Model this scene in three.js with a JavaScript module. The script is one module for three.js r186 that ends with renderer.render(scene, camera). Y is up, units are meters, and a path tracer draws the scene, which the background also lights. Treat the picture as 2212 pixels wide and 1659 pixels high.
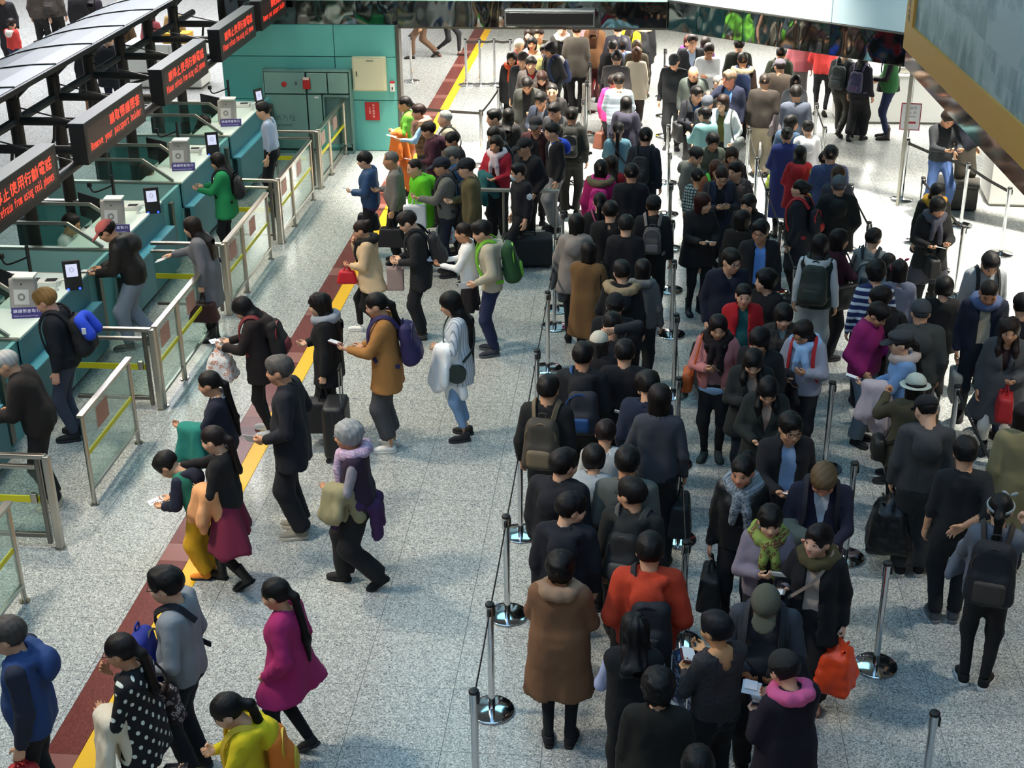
import * as THREE from 'three';
import { mergeGeometries } from 'three/addons/utils/BufferGeometryUtils.js';
import { RoundedBoxGeometry } from 'three/addons/geometries/RoundedBoxGeometry.js';
import { RectAreaLightUniformsLib } from 'three/addons/lights/RectAreaLightUniformsLib.js';

// An airport arrivals hall seen from an upper floor. +x right, -z away from the camera, metres.
RectAreaLightUniformsLib.init();
const scene = new THREE.Scene();
const camera = new THREE.PerspectiveCamera(30.64, 2212 / 1659, .1, 120);
camera.position.set(0, 6.9, 0); camera.rotation.set(-.43563, .09502, -.01157, 'YXZ');
const renderer = new THREE.WebGLRenderer({ antialias: true });
renderer.toneMapping = THREE.LinearToneMapping; renderer.toneMappingExposure = 1.0; renderer.shadowMap.enabled = true;
scene.background = new THREE.Color(.02, .025, .03);
// ---------------------------------------------------------------- the lamps of the hall: where they hang, how wide, how strong
const LAMPS = {
  sky: { at: [-2.5, 9.7, -6.5], size: [13, 10], color: [.32, .64, 1], power: .78 },                                        // blue daylight panels over the open floor
  cyan: { at: [-.8, 9.8, -20.6], size: [7, 5], color: [.25, .82, 1.05], power: 1.1 },                                      // bright skylight mirrored in the chrome bases
  low: { y: 2.7, size: [1.5, 1.5], color: [1, .95, .88], power: 18, spots: [[-2.8, -27.2], [.8, -27.4], [4.6, -27.2], [8.2, -26], [-2.8, -32], [.8, -32], [4.6, -32]] },   // ceiling panels of the low bay behind the mirrored beam
  west: { at: [-13, 9.6, -33], size: [9, 9], color: [.97, .95, 1], power: 7 },                                            // bright ceiling over the area behind the booths
  down: { color: [1, .93, .81], r: 12, list: [[1.4, 9.3, -22.4, .9, -22.8, 1500, 23], [5.6, 9.3, -20.4, 5.8, -20.2, 1300, 26], [-2.6, 9.3, -22.8, -2.2, -23, 1500, 22], [7.4, 9.3, -16, 5.6, -15.6, 900, 22], [7, 9.3, -10.5, 4.6, -11, 110, 30]] },
  warm: { color: [1, .87, .68], r: 26, list: [[-7, 8.8, -8.5, -2.6, -8.8, 165, 33], [-7, 8.8, -13, -2.8, -13, 165, 33], [-7, 8.8, -17.5, -3.2, -17.5, 150, 33], [-7, 8.8, -22, -4, -21.6, 120, 30]] },
  window: { at: [-2, 8.6, 4.7], size: [15, 2.4], color: [.86, .94, 1], power: 1.1 },                                          // daylight from the gallery windows behind the viewer
  desk: { color: [1, .92, .74], power: 24, size: [.06, 1.5] },
};
// ---------------------------------------------------------------- small maths
const V = (x, y, z) => new THREE.Vector3(x, y, z);
const R = (d) => d * Math.PI / 180;
const clamp = (x, a, b) => x < a ? a : x > b ? b : x;
const lerp = (a, b, t) => a + (b - a) * t;
function rng(seed) { let s = seed >>> 0; return () => { s = (s + 0x6d2b79f5) | 0; let t = Math.imul(s ^ (s >>> 15), 1 | s); t = (t + Math.imul(t ^ (t >>> 7), 61 | t)) ^ t; return ((t ^ (t >>> 14)) >>> 0) / 4294967296; }; }
function hash3(i, j, k) { let h = Math.imul(i, 374761393) + Math.imul(j, 668265263) + Math.imul(k, 2147483647 ^ 0x5bd1e995); h = Math.imul(h ^ (h >>> 13), 1274126177); return ((h ^ (h >>> 16)) >>> 0) / 4294967296; }
function noise3(x, y, z) {           // value noise, -1..1
  const i = Math.floor(x), j = Math.floor(y), k = Math.floor(z); let u = x - i, v = y - j, w = z - k;
  u = u * u * (3 - 2 * u); v = v * v * (3 - 2 * v); w = w * w * (3 - 2 * w);
  const a = lerp(lerp(hash3(i, j, k), hash3(i + 1, j, k), u), lerp(hash3(i, j + 1, k), hash3(i + 1, j + 1, k), u), v);
  const b = lerp(lerp(hash3(i, j, k + 1), hash3(i + 1, j, k + 1), u), lerp(hash3(i, j + 1, k + 1), hash3(i + 1, j + 1, k + 1), u), v);
  return lerp(a, b, w) * 2 - 1;
}
// ---------------------------------------------------------------- distance fields and surface nets
// a primitive is a tapered capsule or an ellipsoid, alone or in a flattened frame; a field joins groups of them smoothly
function cone(a, b, r1, r2, o = {}) { return { t: 0, ax: a.x, ay: a.y, az: a.z, bx: b.x - a.x, by: b.y - a.y, bz: b.z - a.z, l2: Math.max(1e-9, a.distanceToSquared(b)), r1, r2, len: a.distanceTo(b), ...o }; }
function ell(c, rx, ry, rz, m) { return { t: 1, c, rx, ry, rz, m: m ? m.elements : null, rm: Math.min(rx, ry, rz) }; }
function rbox(c, hx, hy, hz, r, m, tp) { return { t: 3, c, hx, hy, hz, r, m: m ? m.elements : null, tp: tp || 0 }; }
function flat(o, m, s, prim) { return { t: 2, o, m: m.elements, s, q: prim, g: s > 1 ? 1 / Math.sqrt(s) : 1 }; }   // prim given in the frame (o, m), its z squeezed by s
function pd(p, x, y, z) {
  if (p.t === 0) {
    const qx = x - p.ax, qy = y - p.ay, qz = z - p.az;
    const tt = (qx * p.bx + qy * p.by + qz * p.bz) / p.l2, t = tt < 0 ? 0 : tt > 1 ? 1 : tt;
    const dx = qx - p.bx * t, dy = qy - p.by * t, dz = qz - p.bz * t;
    let r = p.r1 + (p.r2 - p.r1) * t;
    if (p.rib) { const u = t * p.len / p.wl; const f = u - Math.floor(u); r += p.rib * (Math.sqrt(Math.max(0, 1 - (2 * f - 1) * (2 * f - 1))) - .6); }
    let d = Math.sqrt(dx * dx + dy * dy + dz * dz) - r;
    if (p.end) { const e = (tt - 1) * p.len; if (e > d) d = e; }
    if (p.beg) { const e = -tt * p.len; if (e > d) d = e; }
    return d;
  }
  if (p.t === 1) {
    let dx = x - p.c.x, dy = y - p.c.y, dz = z - p.c.z; const e = p.m;
    if (e) { const a = e[0] * dx + e[1] * dy + e[2] * dz, b = e[4] * dx + e[5] * dy + e[6] * dz, c = e[8] * dx + e[9] * dy + e[10] * dz; dx = a; dy = b; dz = c; }
    const k = Math.sqrt(dx * dx / (p.rx * p.rx) + dy * dy / (p.ry * p.ry) + dz * dz / (p.rz * p.rz));
    const g = Math.sqrt(dx * dx / (p.rx ** 4) + dy * dy / (p.ry ** 4) + dz * dz / (p.rz ** 4));
    return g < 1e-6 ? -p.rm : k * (k - 1) / g;
  }
  if (p.t === 3) {
    let dx = x - p.c.x, dy = y - p.c.y, dz = z - p.c.z; const e = p.m;
    if (e) { const a = e[0] * dx + e[1] * dy + e[2] * dz, b = e[4] * dx + e[5] * dy + e[6] * dz, c = e[8] * dx + e[9] * dy + e[10] * dz; dx = a; dy = b; dz = c; }
    const tp = p.tp ? 1 - p.tp * clamp(dy / p.hy, -1, 1) : 1;
    const qx = Math.abs(dx) - p.hx * tp + p.r, qy = Math.abs(dy) - p.hy + p.r, qz = Math.abs(dz) - p.hz * tp + p.r;
    return Math.hypot(Math.max(qx, 0), Math.max(qy, 0), Math.max(qz, 0)) + Math.min(0, Math.max(qx, qy, qz)) - p.r;
  }
  const dx = x - p.o.x, dy = y - p.o.y, dz = z - p.o.z, e = p.m;
  return pd(p.q, e[0] * dx + e[1] * dy + e[2] * dz, e[4] * dx + e[5] * dy + e[6] * dz, (e[8] * dx + e[9] * dy + e[10] * dz) * p.s) * p.g;
}
function smin(a, b, k) { const h = k - Math.abs(a - b); return h > 0 ? Math.min(a, b) - h * h / (4 * k) : Math.min(a, b); }
// field: { g: [{ p: [prims], k, cut: [fn] }], k, cut: [fn], disp: fn }
function fieldMesh(f, cell, box) {
  const [x0, y0, z0] = box.min.toArray(), nx = Math.ceil((box.max.x - x0) / cell) + 1, ny = Math.ceil((box.max.y - y0) / cell) + 1, nz = Math.ceil((box.max.z - z0) / cell) + 1;
  const G = new Float32Array(nx * ny * nz).fill(1), B = 6, rad = B * cell * .5 * 1.75, slack = 1.7, kk = f.k || .02;
  const sx = 1, sy = nx, sz = nx * ny, act = f.g.map((g) => ({ p: [], k: g.k, cut: g.cut })), marks = [];
  for (let bz = 0; bz < nz; bz += B) for (let by = 0; by < ny; by += B) for (let bx = 0; bx < nx; bx += B) {
    const X = x0 + (bx + B / 2) * cell, Y = y0 + (by + B / 2) * cell, Z = z0 + (bz + B / 2) * cell;
    let near = 1e9, any = false;
    for (let i = 0; i < f.g.length; i++) for (const p of f.g[i].p) { p.d = pd(p, X, Y, Z); if (p.d < near) near = p.d; }
    if (near > rad * slack + kk + .03) continue;
    const lim = Math.max(near, 0) + rad * slack * 2 + .05;
    for (let i = 0; i < f.g.length; i++) { act[i].p.length = 0; for (const p of f.g[i].p) if (p.d < lim) { act[i].p.push(p); any = true; } }
    if (!any) continue;
    marks.push(bx, by, bz);
    const ex = Math.min(bx + B, nx), ey = Math.min(by + B, ny), ez = Math.min(bz + B, nz);
    for (let k = bz; k < ez; k++) for (let j = by; j < ey; j++) for (let i = bx; i < ex; i++) {
      const x = x0 + i * cell, y = y0 + j * cell, z = z0 + k * cell; let D = 1e9;
      for (const g of act) {
        if (!g.p.length) continue;
        let d = 1e9; for (const p of g.p) d = smin(d, pd(p, x, y, z), g.k);
        if (g.cut) for (const c of g.cut) { const e = c(x, y, z); if (e > d) d = e; }
        D = smin(D, d, kk);
      }
      if (f.cut) for (const c of f.cut) { const e = c(x, y, z); if (e > D) D = e; }
      if (f.disp && D < .05 && D > -.05) D += f.disp(x, y, z);
      G[i + j * sy + k * sz] = D;
    }
  }
  const id = new Int32Array(nx * ny * nz).fill(-1), pos = [], idx = [];
  const E = [[0, 1], [0, 2], [0, 4], [1, 3], [1, 5], [2, 3], [2, 6], [3, 7], [4, 5], [4, 6], [5, 7], [6, 7]], c8 = new Float32Array(8);
  const off = [0, sx, sy, sx + sy, sz, sx + sz, sy + sz, sx + sy + sz];
  for (let m = 0; m < marks.length; m += 3) {
    const bx = Math.max(0, marks[m] - 1), by = Math.max(0, marks[m + 1] - 1), bz = Math.max(0, marks[m + 2] - 1);
    for (let k = bz; k < Math.min(marks[m + 2] + B, nz - 1); k++) for (let j = by; j < Math.min(marks[m + 1] + B, ny - 1); j++) for (let i = bx; i < Math.min(marks[m] + B, nx - 1); i++) {
      const o = i + j * sy + k * sz; if (id[o] >= 0) continue; let mask = 0;
      for (let q = 0; q < 8; q++) { c8[q] = G[o + off[q]]; if (c8[q] < 0) mask |= 1 << q; }
      if (mask === 0 || mask === 255) continue;
      let n = 0, px = 0, py = 0, pz = 0;
      for (const [a, b] of E) if (((mask >> a) ^ (mask >> b)) & 1) {
        const t = c8[a] / (c8[a] - c8[b]); n++;
        px += (a & 1) + t * ((b & 1) - (a & 1)); py += ((a >> 1) & 1) + t * (((b >> 1) & 1) - ((a >> 1) & 1)); pz += (a >> 2) + t * ((b >> 2) - (a >> 2));
      }
      id[o] = pos.length / 3; pos.push(x0 + (i + px / n) * cell, y0 + (j + py / n) * cell, z0 + (k + pz / n) * cell);
    }
  }
  for (let k = 1; k < nz - 1; k++) for (let j = 1; j < ny - 1; j++) for (let i = 1; i < nx - 1; i++) {
    const o = i + j * sy + k * sz; if (id[o] < 0) continue; const s0 = G[o] < 0;
    const quad = (a, b, c, d, flip) => { if (a < 0 || b < 0 || c < 0 || d < 0) return; flip ? idx.push(a, c, b, a, d, c) : idx.push(a, b, c, a, c, d); };
    if (s0 !== G[o + sx] < 0) quad(id[o], id[o - sy], id[o - sy - sz], id[o - sz], s0);
    if (s0 !== G[o + sy] < 0) quad(id[o], id[o - sz], id[o - sz - sx], id[o - sx], s0);
    if (s0 !== G[o + sz] < 0) quad(id[o], id[o - sx], id[o - sx - sy], id[o - sy], s0);
  }
  const g = new THREE.BufferGeometry();
  g.setAttribute('position', new THREE.BufferAttribute(new Float32Array(pos), 3));
  g.setIndex(new THREE.BufferAttribute(new Uint32Array(idx), 1));
  g.computeVertexNormals();
  return g;
}
function boxOf(f, pad) {                                   // bounds of all primitives of a field
  const b = new THREE.Box3();
  const add = (p, T) => {
    if (p.t === 2) { const m = new THREE.Matrix4().fromArray(p.m); m.setPosition(p.o); m.multiply(new THREE.Matrix4().makeScale(1, 1, 1 / p.s)); add(p.q, m); return; }
    const pts = p.t === 3 ? [[p.c.clone(), Math.hypot(p.hx, p.hy, p.hz) * (1 + Math.abs(p.tp) * .5)]] : p.t === 0 ? [[V(p.ax, p.ay, p.az), p.r1], [V(p.ax + p.bx, p.ay + p.by, p.az + p.bz), p.r2]] : [[p.c.clone(), Math.max(p.rx, p.ry, p.rz)]];
    for (const [v, r] of pts) { if (T) v.applyMatrix4(T); b.expandByPoint(v.clone().addScalar(r)); b.expandByPoint(v.clone().addScalar(-r)); }
  };
  for (const g of f.g) for (const p of g.p) add(p);
  return b.expandByScalar(pad);
}
function planarUV(g, s = 1) {                              // uv in metres: across and up
  const p = g.attributes.position, u = new Float32Array(p.count * 2);
  for (let i = 0; i < p.count; i++) { u[2 * i] = (p.getX(i) + p.getZ(i) * .73) * s; u[2 * i + 1] = (p.getY(i) + p.getZ(i) * .15) * s; }
  g.setAttribute('uv', new THREE.BufferAttribute(u, 2)); return g;
}
function solid(f, cell, pad = .03) { const g = fieldMesh(f, cell, boxOf(f, pad + cell * 2)); return planarUV(g); }
// ---------------------------------------------------------------- materials for cloth, skin, hair
const matCache = new Map();
function std(color, rough = .9, o = {}) {
  const key = color + '|' + rough + '|' + JSON.stringify(o);
  if (!matCache.has(key)) matCache.set(key, new THREE.MeshStandardMaterial({ color, roughness: rough, ...o }));
  return matCache.get(key);
}
const patCache = new Map();
function patterned(kind, a, b) {                           // printed and woven fabrics, 256 px to a repeat
  const key = kind + a + b; if (patCache.has(key)) return patCache.get(key);
  const c = document.createElement('canvas'); c.width = c.height = 256; const g = c.getContext('2d'), r = rng(kind.length * 77 + a.length);
  g.fillStyle = a; g.fillRect(0, 0, 256, 256); g.fillStyle = b; g.strokeStyle = b; let rep = 4;
  const dot = (x, y, s) => { for (const i of [-256, 0, 256]) for (const j of [-256, 0, 256]) { g.beginPath(); g.arc(x + i, y + j, s, 0, 7); g.fill(); } };
  if (kind === 'dots') { rep = 9; for (const [x, y] of [[64, 64], [192, 192]]) dot(x, y, 36); }
  if (kind === 'stripes') { rep = 12; g.fillRect(0, 0, 256, 100); }
  if (kind === 'bands') { rep = 5; g.fillRect(0, 20, 256, 50); g.globalAlpha = .5; g.fillRect(0, 120, 256, 26); g.fillRect(0, 190, 256, 12); }
  if (kind === 'thin') { rep = 25; g.fillRect(0, 0, 70, 256); }
  if (kind === 'plaid') { rep = 7; g.globalAlpha = .45; g.fillRect(0, 0, 256, 70); g.fillRect(0, 0, 70, 256); g.globalAlpha = .8; g.fillRect(0, 150, 256, 14); g.fillRect(150, 0, 14, 256); }
  if (kind === 'floral') { rep = 4; for (let i = 0; i < 34; i++) { const x = r() * 256, y = r() * 256, s = 5 + r() * 9; for (let q = 0; q < 5; q++) dot(x + Math.cos(q * 1.257) * s, y + Math.sin(q * 1.257) * s, s * .55); } }
  if (kind === 'mottle') { rep = 5; g.globalAlpha = .4; for (let i = 0; i < 260; i++) dot(r() * 256, r() * 256, 3 + r() * 9); }
  if (kind === 'net') { rep = 22; g.fillRect(0, 0, 256, 90); g.fillRect(0, 0, 90, 256); }
  if (kind === 'heather') { rep = 6; g.globalAlpha = .35; for (let i = 0; i < 900; i++) { const x = r() * 256, y = r() * 256; g.fillRect(x, y, 14 + r() * 26, 3); } }
  const t = new THREE.CanvasTexture(c); t.colorSpace = THREE.SRGBColorSpace; t.wrapS = t.wrapT = THREE.RepeatWrapping; t.repeat.set(rep, rep);
  const m = new THREE.MeshStandardMaterial({ map: t, roughness: .9 }); patCache.set(key, m); return m;
}
const SKIN = new THREE.MeshPhysicalMaterial({ vertexColors: true, roughness: .55, specularIntensity: .35 });
const hairMats = new Map();
let strands = null;
function hairMat(color) {
  if (hairMats.has(color)) return hairMats.get(color);
  if (!strands) {
    const c = document.createElement('canvas'); c.width = c.height = 128; const g = c.getContext('2d'), r = rng(5); g.fillStyle = '#c8c8c8'; g.fillRect(0, 0, 128, 128);
    for (let i = 0; i < 300; i++) { const q = Math.floor(110 + r() * 145); g.strokeStyle = `rgb(${q},${q},${q})`; g.globalAlpha = .5; g.lineWidth = 1 + r() * 2; const x = r() * 128; g.beginPath(); g.moveTo(x, -5); g.bezierCurveTo(x + r() * 14 - 7, 40, x + r() * 14 - 7, 90, x + r() * 8 - 4, 133); g.stroke(); }
    strands = new THREE.CanvasTexture(c); strands.colorSpace = THREE.SRGBColorSpace; strands.wrapS = strands.wrapT = THREE.RepeatWrapping; strands.repeat.set(6, 2.5);
  }
  const m = new THREE.MeshPhysicalMaterial({ color: new THREE.Color(color).multiplyScalar(1.5), map: strands, roughness: .5, specularIntensity: .55, bumpMap: strands, bumpScale: .0012 }); hairMats.set(color, m); return m;
}
// ---------------------------------------------------------------- naming
const taken = new Map();
function numbered(name) { const n = taken.get(name) || 0; taken.set(name, n + 1); return n ? name + '_' + String(n).padStart(3, '0') : name; }
const allLabels = new Map();
function tag(o, label, category, group, kind) {
  o.userData = { label }; if (category) o.userData.category = category; if (group) o.userData.group = group; if (kind) o.userData.kind = kind;
  return o;
}
function thing(name, label, category, x = 0, y = 0, z = 0, turn = 0, group) {
  const o = new THREE.Group(); o.name = numbered(name); scene.add(o); o.position.set(x, y, z); o.rotation.y = turn; return tag(o, label, category, group);
}
function part(name, geometry, material, parent, m) {
  const o = new THREE.Mesh(geometry, material); o.name = numbered(name); o.castShadow = o.receiveShadow = true;
  if (m) m.decompose(o.position, o.quaternion, o.scale);
  parent.add(o); return o;
}
// ---------------------------------------------------------------- heads and hands, made once per size of cell
const bucket = (c) => c < .0098 ? .0088 : c < .0125 ? .0112 : c < .018 ? .0145 : .019;
const protos = new Map();
function once(key, make) { if (!protos.has(key)) protos.set(key, make()); return protos.get(key); }
function masked(g, n) { g.setAttribute('mask', new THREE.BufferAttribute(new Float32Array(g.attributes.position.count).fill(n), 1)); return g; }
function joinMasked(list) {
  let nv = 0, ni = 0; for (const g of list) { nv += g.attributes.position.count; ni += g.index.count; }
  const p = new Float32Array(nv * 3), n = new Float32Array(nv * 3), k = new Float32Array(nv), ix = new Uint32Array(ni); let a = 0, b = 0;
  for (const g of list) { p.set(g.attributes.position.array, a * 3); n.set(g.attributes.normal.array, a * 3); k.set(g.attributes.mask.array, a); for (let i = 0; i < g.index.count; i++) ix[b + i] = g.index.array[i] + a; a += g.attributes.position.count; b += g.index.count; }
  const o = new THREE.BufferGeometry(); o.setAttribute('position', new THREE.BufferAttribute(p, 3)); o.setAttribute('normal', new THREE.BufferAttribute(n, 3)); o.setAttribute('mask', new THREE.BufferAttribute(k, 1)); o.setIndex(new THREE.BufferAttribute(ix, 1)); return o;
}
function ballAt(x, y, z, rx, ry, rz, mask, w = 10, h = 7) { const g = new THREE.SphereGeometry(1, w, h); g.scale(rx, ry, rz); g.translate(x, y, z); g.deleteAttribute('uv'); return masked(g, mask); }
function headGeo(sex, cell) {
  cell = bucket(cell);
  return once('head' + sex + cell, () => {
    const m = sex === 'm', c = sex === 'c', jw = m ? .063 : .058, nr = m ? .056 : .047;
    const f = { k: .02, g: [
      { k: .03, p: [ell(V(0, .03, -.012), .077, .088, .098), ell(V(0, -.035, .016), jw, c ? .074 : .082, .074), ell(V(0, c ? -.085 : -.096, .056), .022, .02, .02), ell(V(.041, -.028, .054), .028, .028, .028), ell(V(-.041, -.028, .054), .028, .028, .028), cone(V(0, -.07, -.022), V(0, -.2, -.04), nr, nr + .006)] },
      { k: .008, p: [cone(V(0, .014, .083), V(0, -.03, .104), .009, .0135), ell(V(.0125, -.033, .096), .009, .008, .010), ell(V(-.0125, -.033, .096), .009, .008, .010), cone(V(.014, .024, .079), V(.046, .022, .064), .009, .008), cone(V(-.014, .024, .079), V(-.046, .022, .064), .009, .008), cone(V(.02, -.062, .078), V(-.02, -.062, .078), .011, .011)] },
      { k: .01, p: [ell(V(.079, -.006, -.012), .011, .032, .021), ell(V(-.079, -.006, -.012), .011, .032, .021)] }],
      cut: [(x, y, z) => { const d = Math.hypot((Math.abs(x) - .031) / 1.5, y - .004, z - .103); return .0165 - d; }] };
    const g = fieldMesh(f, cell, new THREE.Box3(V(-.11, -.22, -.14), V(.11, .14, .14)));
    masked(g, 0); const p = g.attributes.position, k = g.attributes.mask;
    for (let i = 0; i < p.count; i++) { const x = Math.abs(p.getX(i)), y = p.getY(i), z = p.getZ(i); if (y < -.01 && y > -.06 && x > .025 && x < .06 && z > .04) k.setX(i, 5); }
    const add = [], lo = cell > .012, nw = lo ? 6 : 10, nh = lo ? 4 : 7;
    for (const s of [-1, 1]) {
      add.push(ballAt(s * .031, .003, .0785, .0165, .0078, .011, 3, nw, nh), ballAt(s * .031, .003, .0855, .0068, .0068, .0055, 4, nw, nh), ballAt(s * .0315, .0095, .0825, .018, .0028, .0085, 2, nw, nh), ballAt(s * .032, .0265, .078, .0185, .0042, .009, 2, nw, nh));
    }
    add.push(ballAt(0, -.058, .0895, .021, .0048, .006, 1, nw, nh), ballAt(0, -.0665, .089, .0175, .0056, .006, 1, nw, nh));
    return joinMasked([g, ...add]);
  });
}
function handGeo(pose, cell) {
  cell = { .0088: .0078, .0112: .0095, .0145: .0115, .019: .0128 }[bucket(cell)]; const fr = cell > .011 ? 1.25 : 1;
  return once('hand' + pose + cell, () => {
    const P = [], curl = { relaxed: [18, 32, 20], grip: [72, 88, 40], pinch: [38, 44, 22], flat: [6, 8, 4] }[pose];
    const palm = { k: .016, p: [] };
    palm.p.push(cone(V(.022, .012, 0), V(.026, .082, 0), .0155, .014), cone(V(0, .01, 0), V(.003, .086, 0), .016, .0145), cone(V(-.02, .014, 0), V(-.026, .078, 0), .0155, .0135), cone(V(0, -.035, 0), V(0, .01, 0), .025, .02));
    const fx = [.028, .0095, -.0095, -.0275], fl = [.071, .08, .074, .057];
    for (let i = 0; i < 4; i++) {
      let a = 0, p = V(fx[i], .084 - (i === 3 ? .008 : 0), 0); const seg = [.45, .31, .24], g = { k: .004, p: [] };
      for (let s = 0; s < 3; s++) { a += R(curl[s] * (1 + (i - 1.5) * .06)); const q = p.clone().add(V((i - 1.5) * -.0015, Math.cos(a) * fl[i] * seg[s], Math.sin(a) * fl[i] * seg[s])); g.p.push(cone(p, q, (.0094 - s * .0009) * fr, (.0088 - s * .0009) * fr)); p = q; }
      P.push(g);
    }
    const b = V(.026, .02, .008), c = pose === 'grip' ? V(.045, .05, .026) : V(.054, .05, .018), d = pose === 'grip' ? V(.025, .075, .05) : pose === 'pinch' ? V(.04, .085, .042) : V(.062, .083, .026);
    P.push({ k: .008, p: [cone(b, c, .015, .0115), cone(c, d, .0112, .0085)] });
    return masked(fieldMesh({ k: .007, g: [palm, ...P] }, cell, new THREE.Box3(V(-.06, -.07, -.04), V(.09, .19, .13))), 0);
  });
}
function shoeGeo(kind, lod) {                              // ankle at (0, .09, -.02), toe along +z, sole at y = 0
  return once('shoe' + kind + lod, () => {
    const c = [.0135, .02, .028][lod], boot = kind === 'boot', flatS = kind === 'loafer';
    const p = [cone(V(0, .045, -.03), V(0, .036, .09), .04, .04), ell(V(0, .03, .125), .045, flatS ? .028 : .034, .062)];
    if (!flatS) p.push(cone(V(0, .05, -.022), V(0, boot ? .24 : .105, -.022), .045, boot ? .054 : .046, { end: 1 }));
    else p.push(cone(V(0, .045, -.03), V(0, .065, -.03), .04, .037, { end: 1 }));
    const g = solid({ k: .02, g: [{ k: .025, p }], cut: [(x, y) => .012 - y, ...(flatS ? [(x, y, z) => .032 - Math.hypot(x, (y - .09) * .8, (z - .01) * .55)] : [])] }, c);
    const s = new THREE.Shape(); s.moveTo(-.036, -.06); s.bezierCurveTo(-.03, -.085, .03, -.085, .036, -.06); s.bezierCurveTo(.036, 0, .05, .06, .049, .12); s.bezierCurveTo(.045, .2, -.045, .2, -.049, .12); s.bezierCurveTo(-.05, .06, -.036, 0, -.036, -.06);
    const e = new THREE.ExtrudeGeometry(s, { depth: kind === 'sneaker' ? .022 : .012, bevelEnabled: true, bevelSize: .003, bevelThickness: .003, bevelSegments: 1, curveSegments: lod ? 4 : 7 }); e.rotateX(Math.PI / 2); e.scale(1, 1, 1); e.translate(0, kind === 'sneaker' ? .026 : .016, 0);
    return [g, e];
  });
}
// ---------------------------------------------------------------- a person
const ARM = {                                              // wrist in the chest's frame (left side), palm direction, elbow pole, hand
  d: [.235, -.125, .04, V(-1, 0, .15), V(.3, 0, -1), 'relaxed'], q: [.25, -.13, .02, V(-1, 0, .1), V(.3, 0, -1), 'grip'], k: [.205, -.045, .09, V(-1, 0, 0), V(.45, 0, -1), 'grip'],
  h: [.105, .1, .25, V(-.25, .9, -.2), V(.6, -.6, -.5), 'pinch'], p: [.075, .19, .25, V(-.3, .6, -.7), V(.6, -.8, -.3), 'pinch'], c: [-.04, .12, .185, V(0, -.1, -1), V(.9, -.5, -.3), 'grip'],
  s: [.135, .26, .12, V(-.2, 0, -1), V(.5, -1, -.2), 'grip'], f: [.03, .37, .2, V(-.2, .1, -1), V(.5, -1, .2), 'relaxed'], r: [.13, .22, .47, V(0, -1, 0), V(.5, -1, 0), 'flat'], g: [.11, .16, .36, V(-.2, .8, 0), V(.6, -1, -.2), 'pinch'],
  b: [.045, .585, -.15, V(-.2, .1, 1), V(1, .35, .1), 'relaxed'], l: [.26, -.09, -.19, V(-1, 0, 0), V(.3, .3, -1), 'grip'], o: [.05, .085, .215, V(0, 1, 0), V(.9, -.6, -.4), 'relaxed'],
  u: [.2, .36, .36, V(-.3, 0, -1), V(.8, -1, 0), 'grip'], w: [.18, .01, .02, V(-1, 0, 0), V(1, 0, -.4), 'grip'], v: [.02, .02, -.17, V(0, 0, -1), V(.7, -.2, -.8), 'relaxed'], x: [.2, .02, .18, V(-.8, .3, 0), V(.6, -.3, -.9), 'pinch'] };
const TORSO = { shirt: .010, sweater: .016, hoodie: .022, jacket: .026, suit: .022, coat: .030, down: .034, leather: .022, vest: .026, dress: .014, cardigan: .02 };
const HEM = { waist: .97, hip: .85, thigh: .70, knee: .5, calf: .33 };
const LEG = { trousers: [.016, .020, .028], jeans: [.010, .012, .016], slim: [.007, .006, .006], wide: [.018, .035, .05], leggings: [.004, .004, .004], baggy: [.022, .034, .034] };
const people = [];
function ik(S, T, l1, l2, pole) {
  const d = T.clone().sub(S); let L = d.length(); const M = (l1 + l2) * .995; if (L > M) { d.multiplyScalar(M / L); L = M; T = S.clone().add(d); }
  d.normalize(); const a = (l1 * l1 - l2 * l2 + L * L) / (2 * L), h = Math.sqrt(Math.max(0, l1 * l1 - a * a));
  const n = pole.clone().sub(d.clone().multiplyScalar(pole.dot(d))).normalize();
  return [S.clone().addScaledVector(d, a).addScaledVector(n, h), T];
}
function basis(x, y, z, p) { return new THREE.Matrix4().makeBasis(x, y, z).setPosition(p); }
const toks = (s) => (s || '').split(' ').filter(Boolean);
function opts(list) { const o = {}; for (const t of list) { const [a, b] = t.split(':'); o[a] = b === undefined ? true : b; } return o; }

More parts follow.
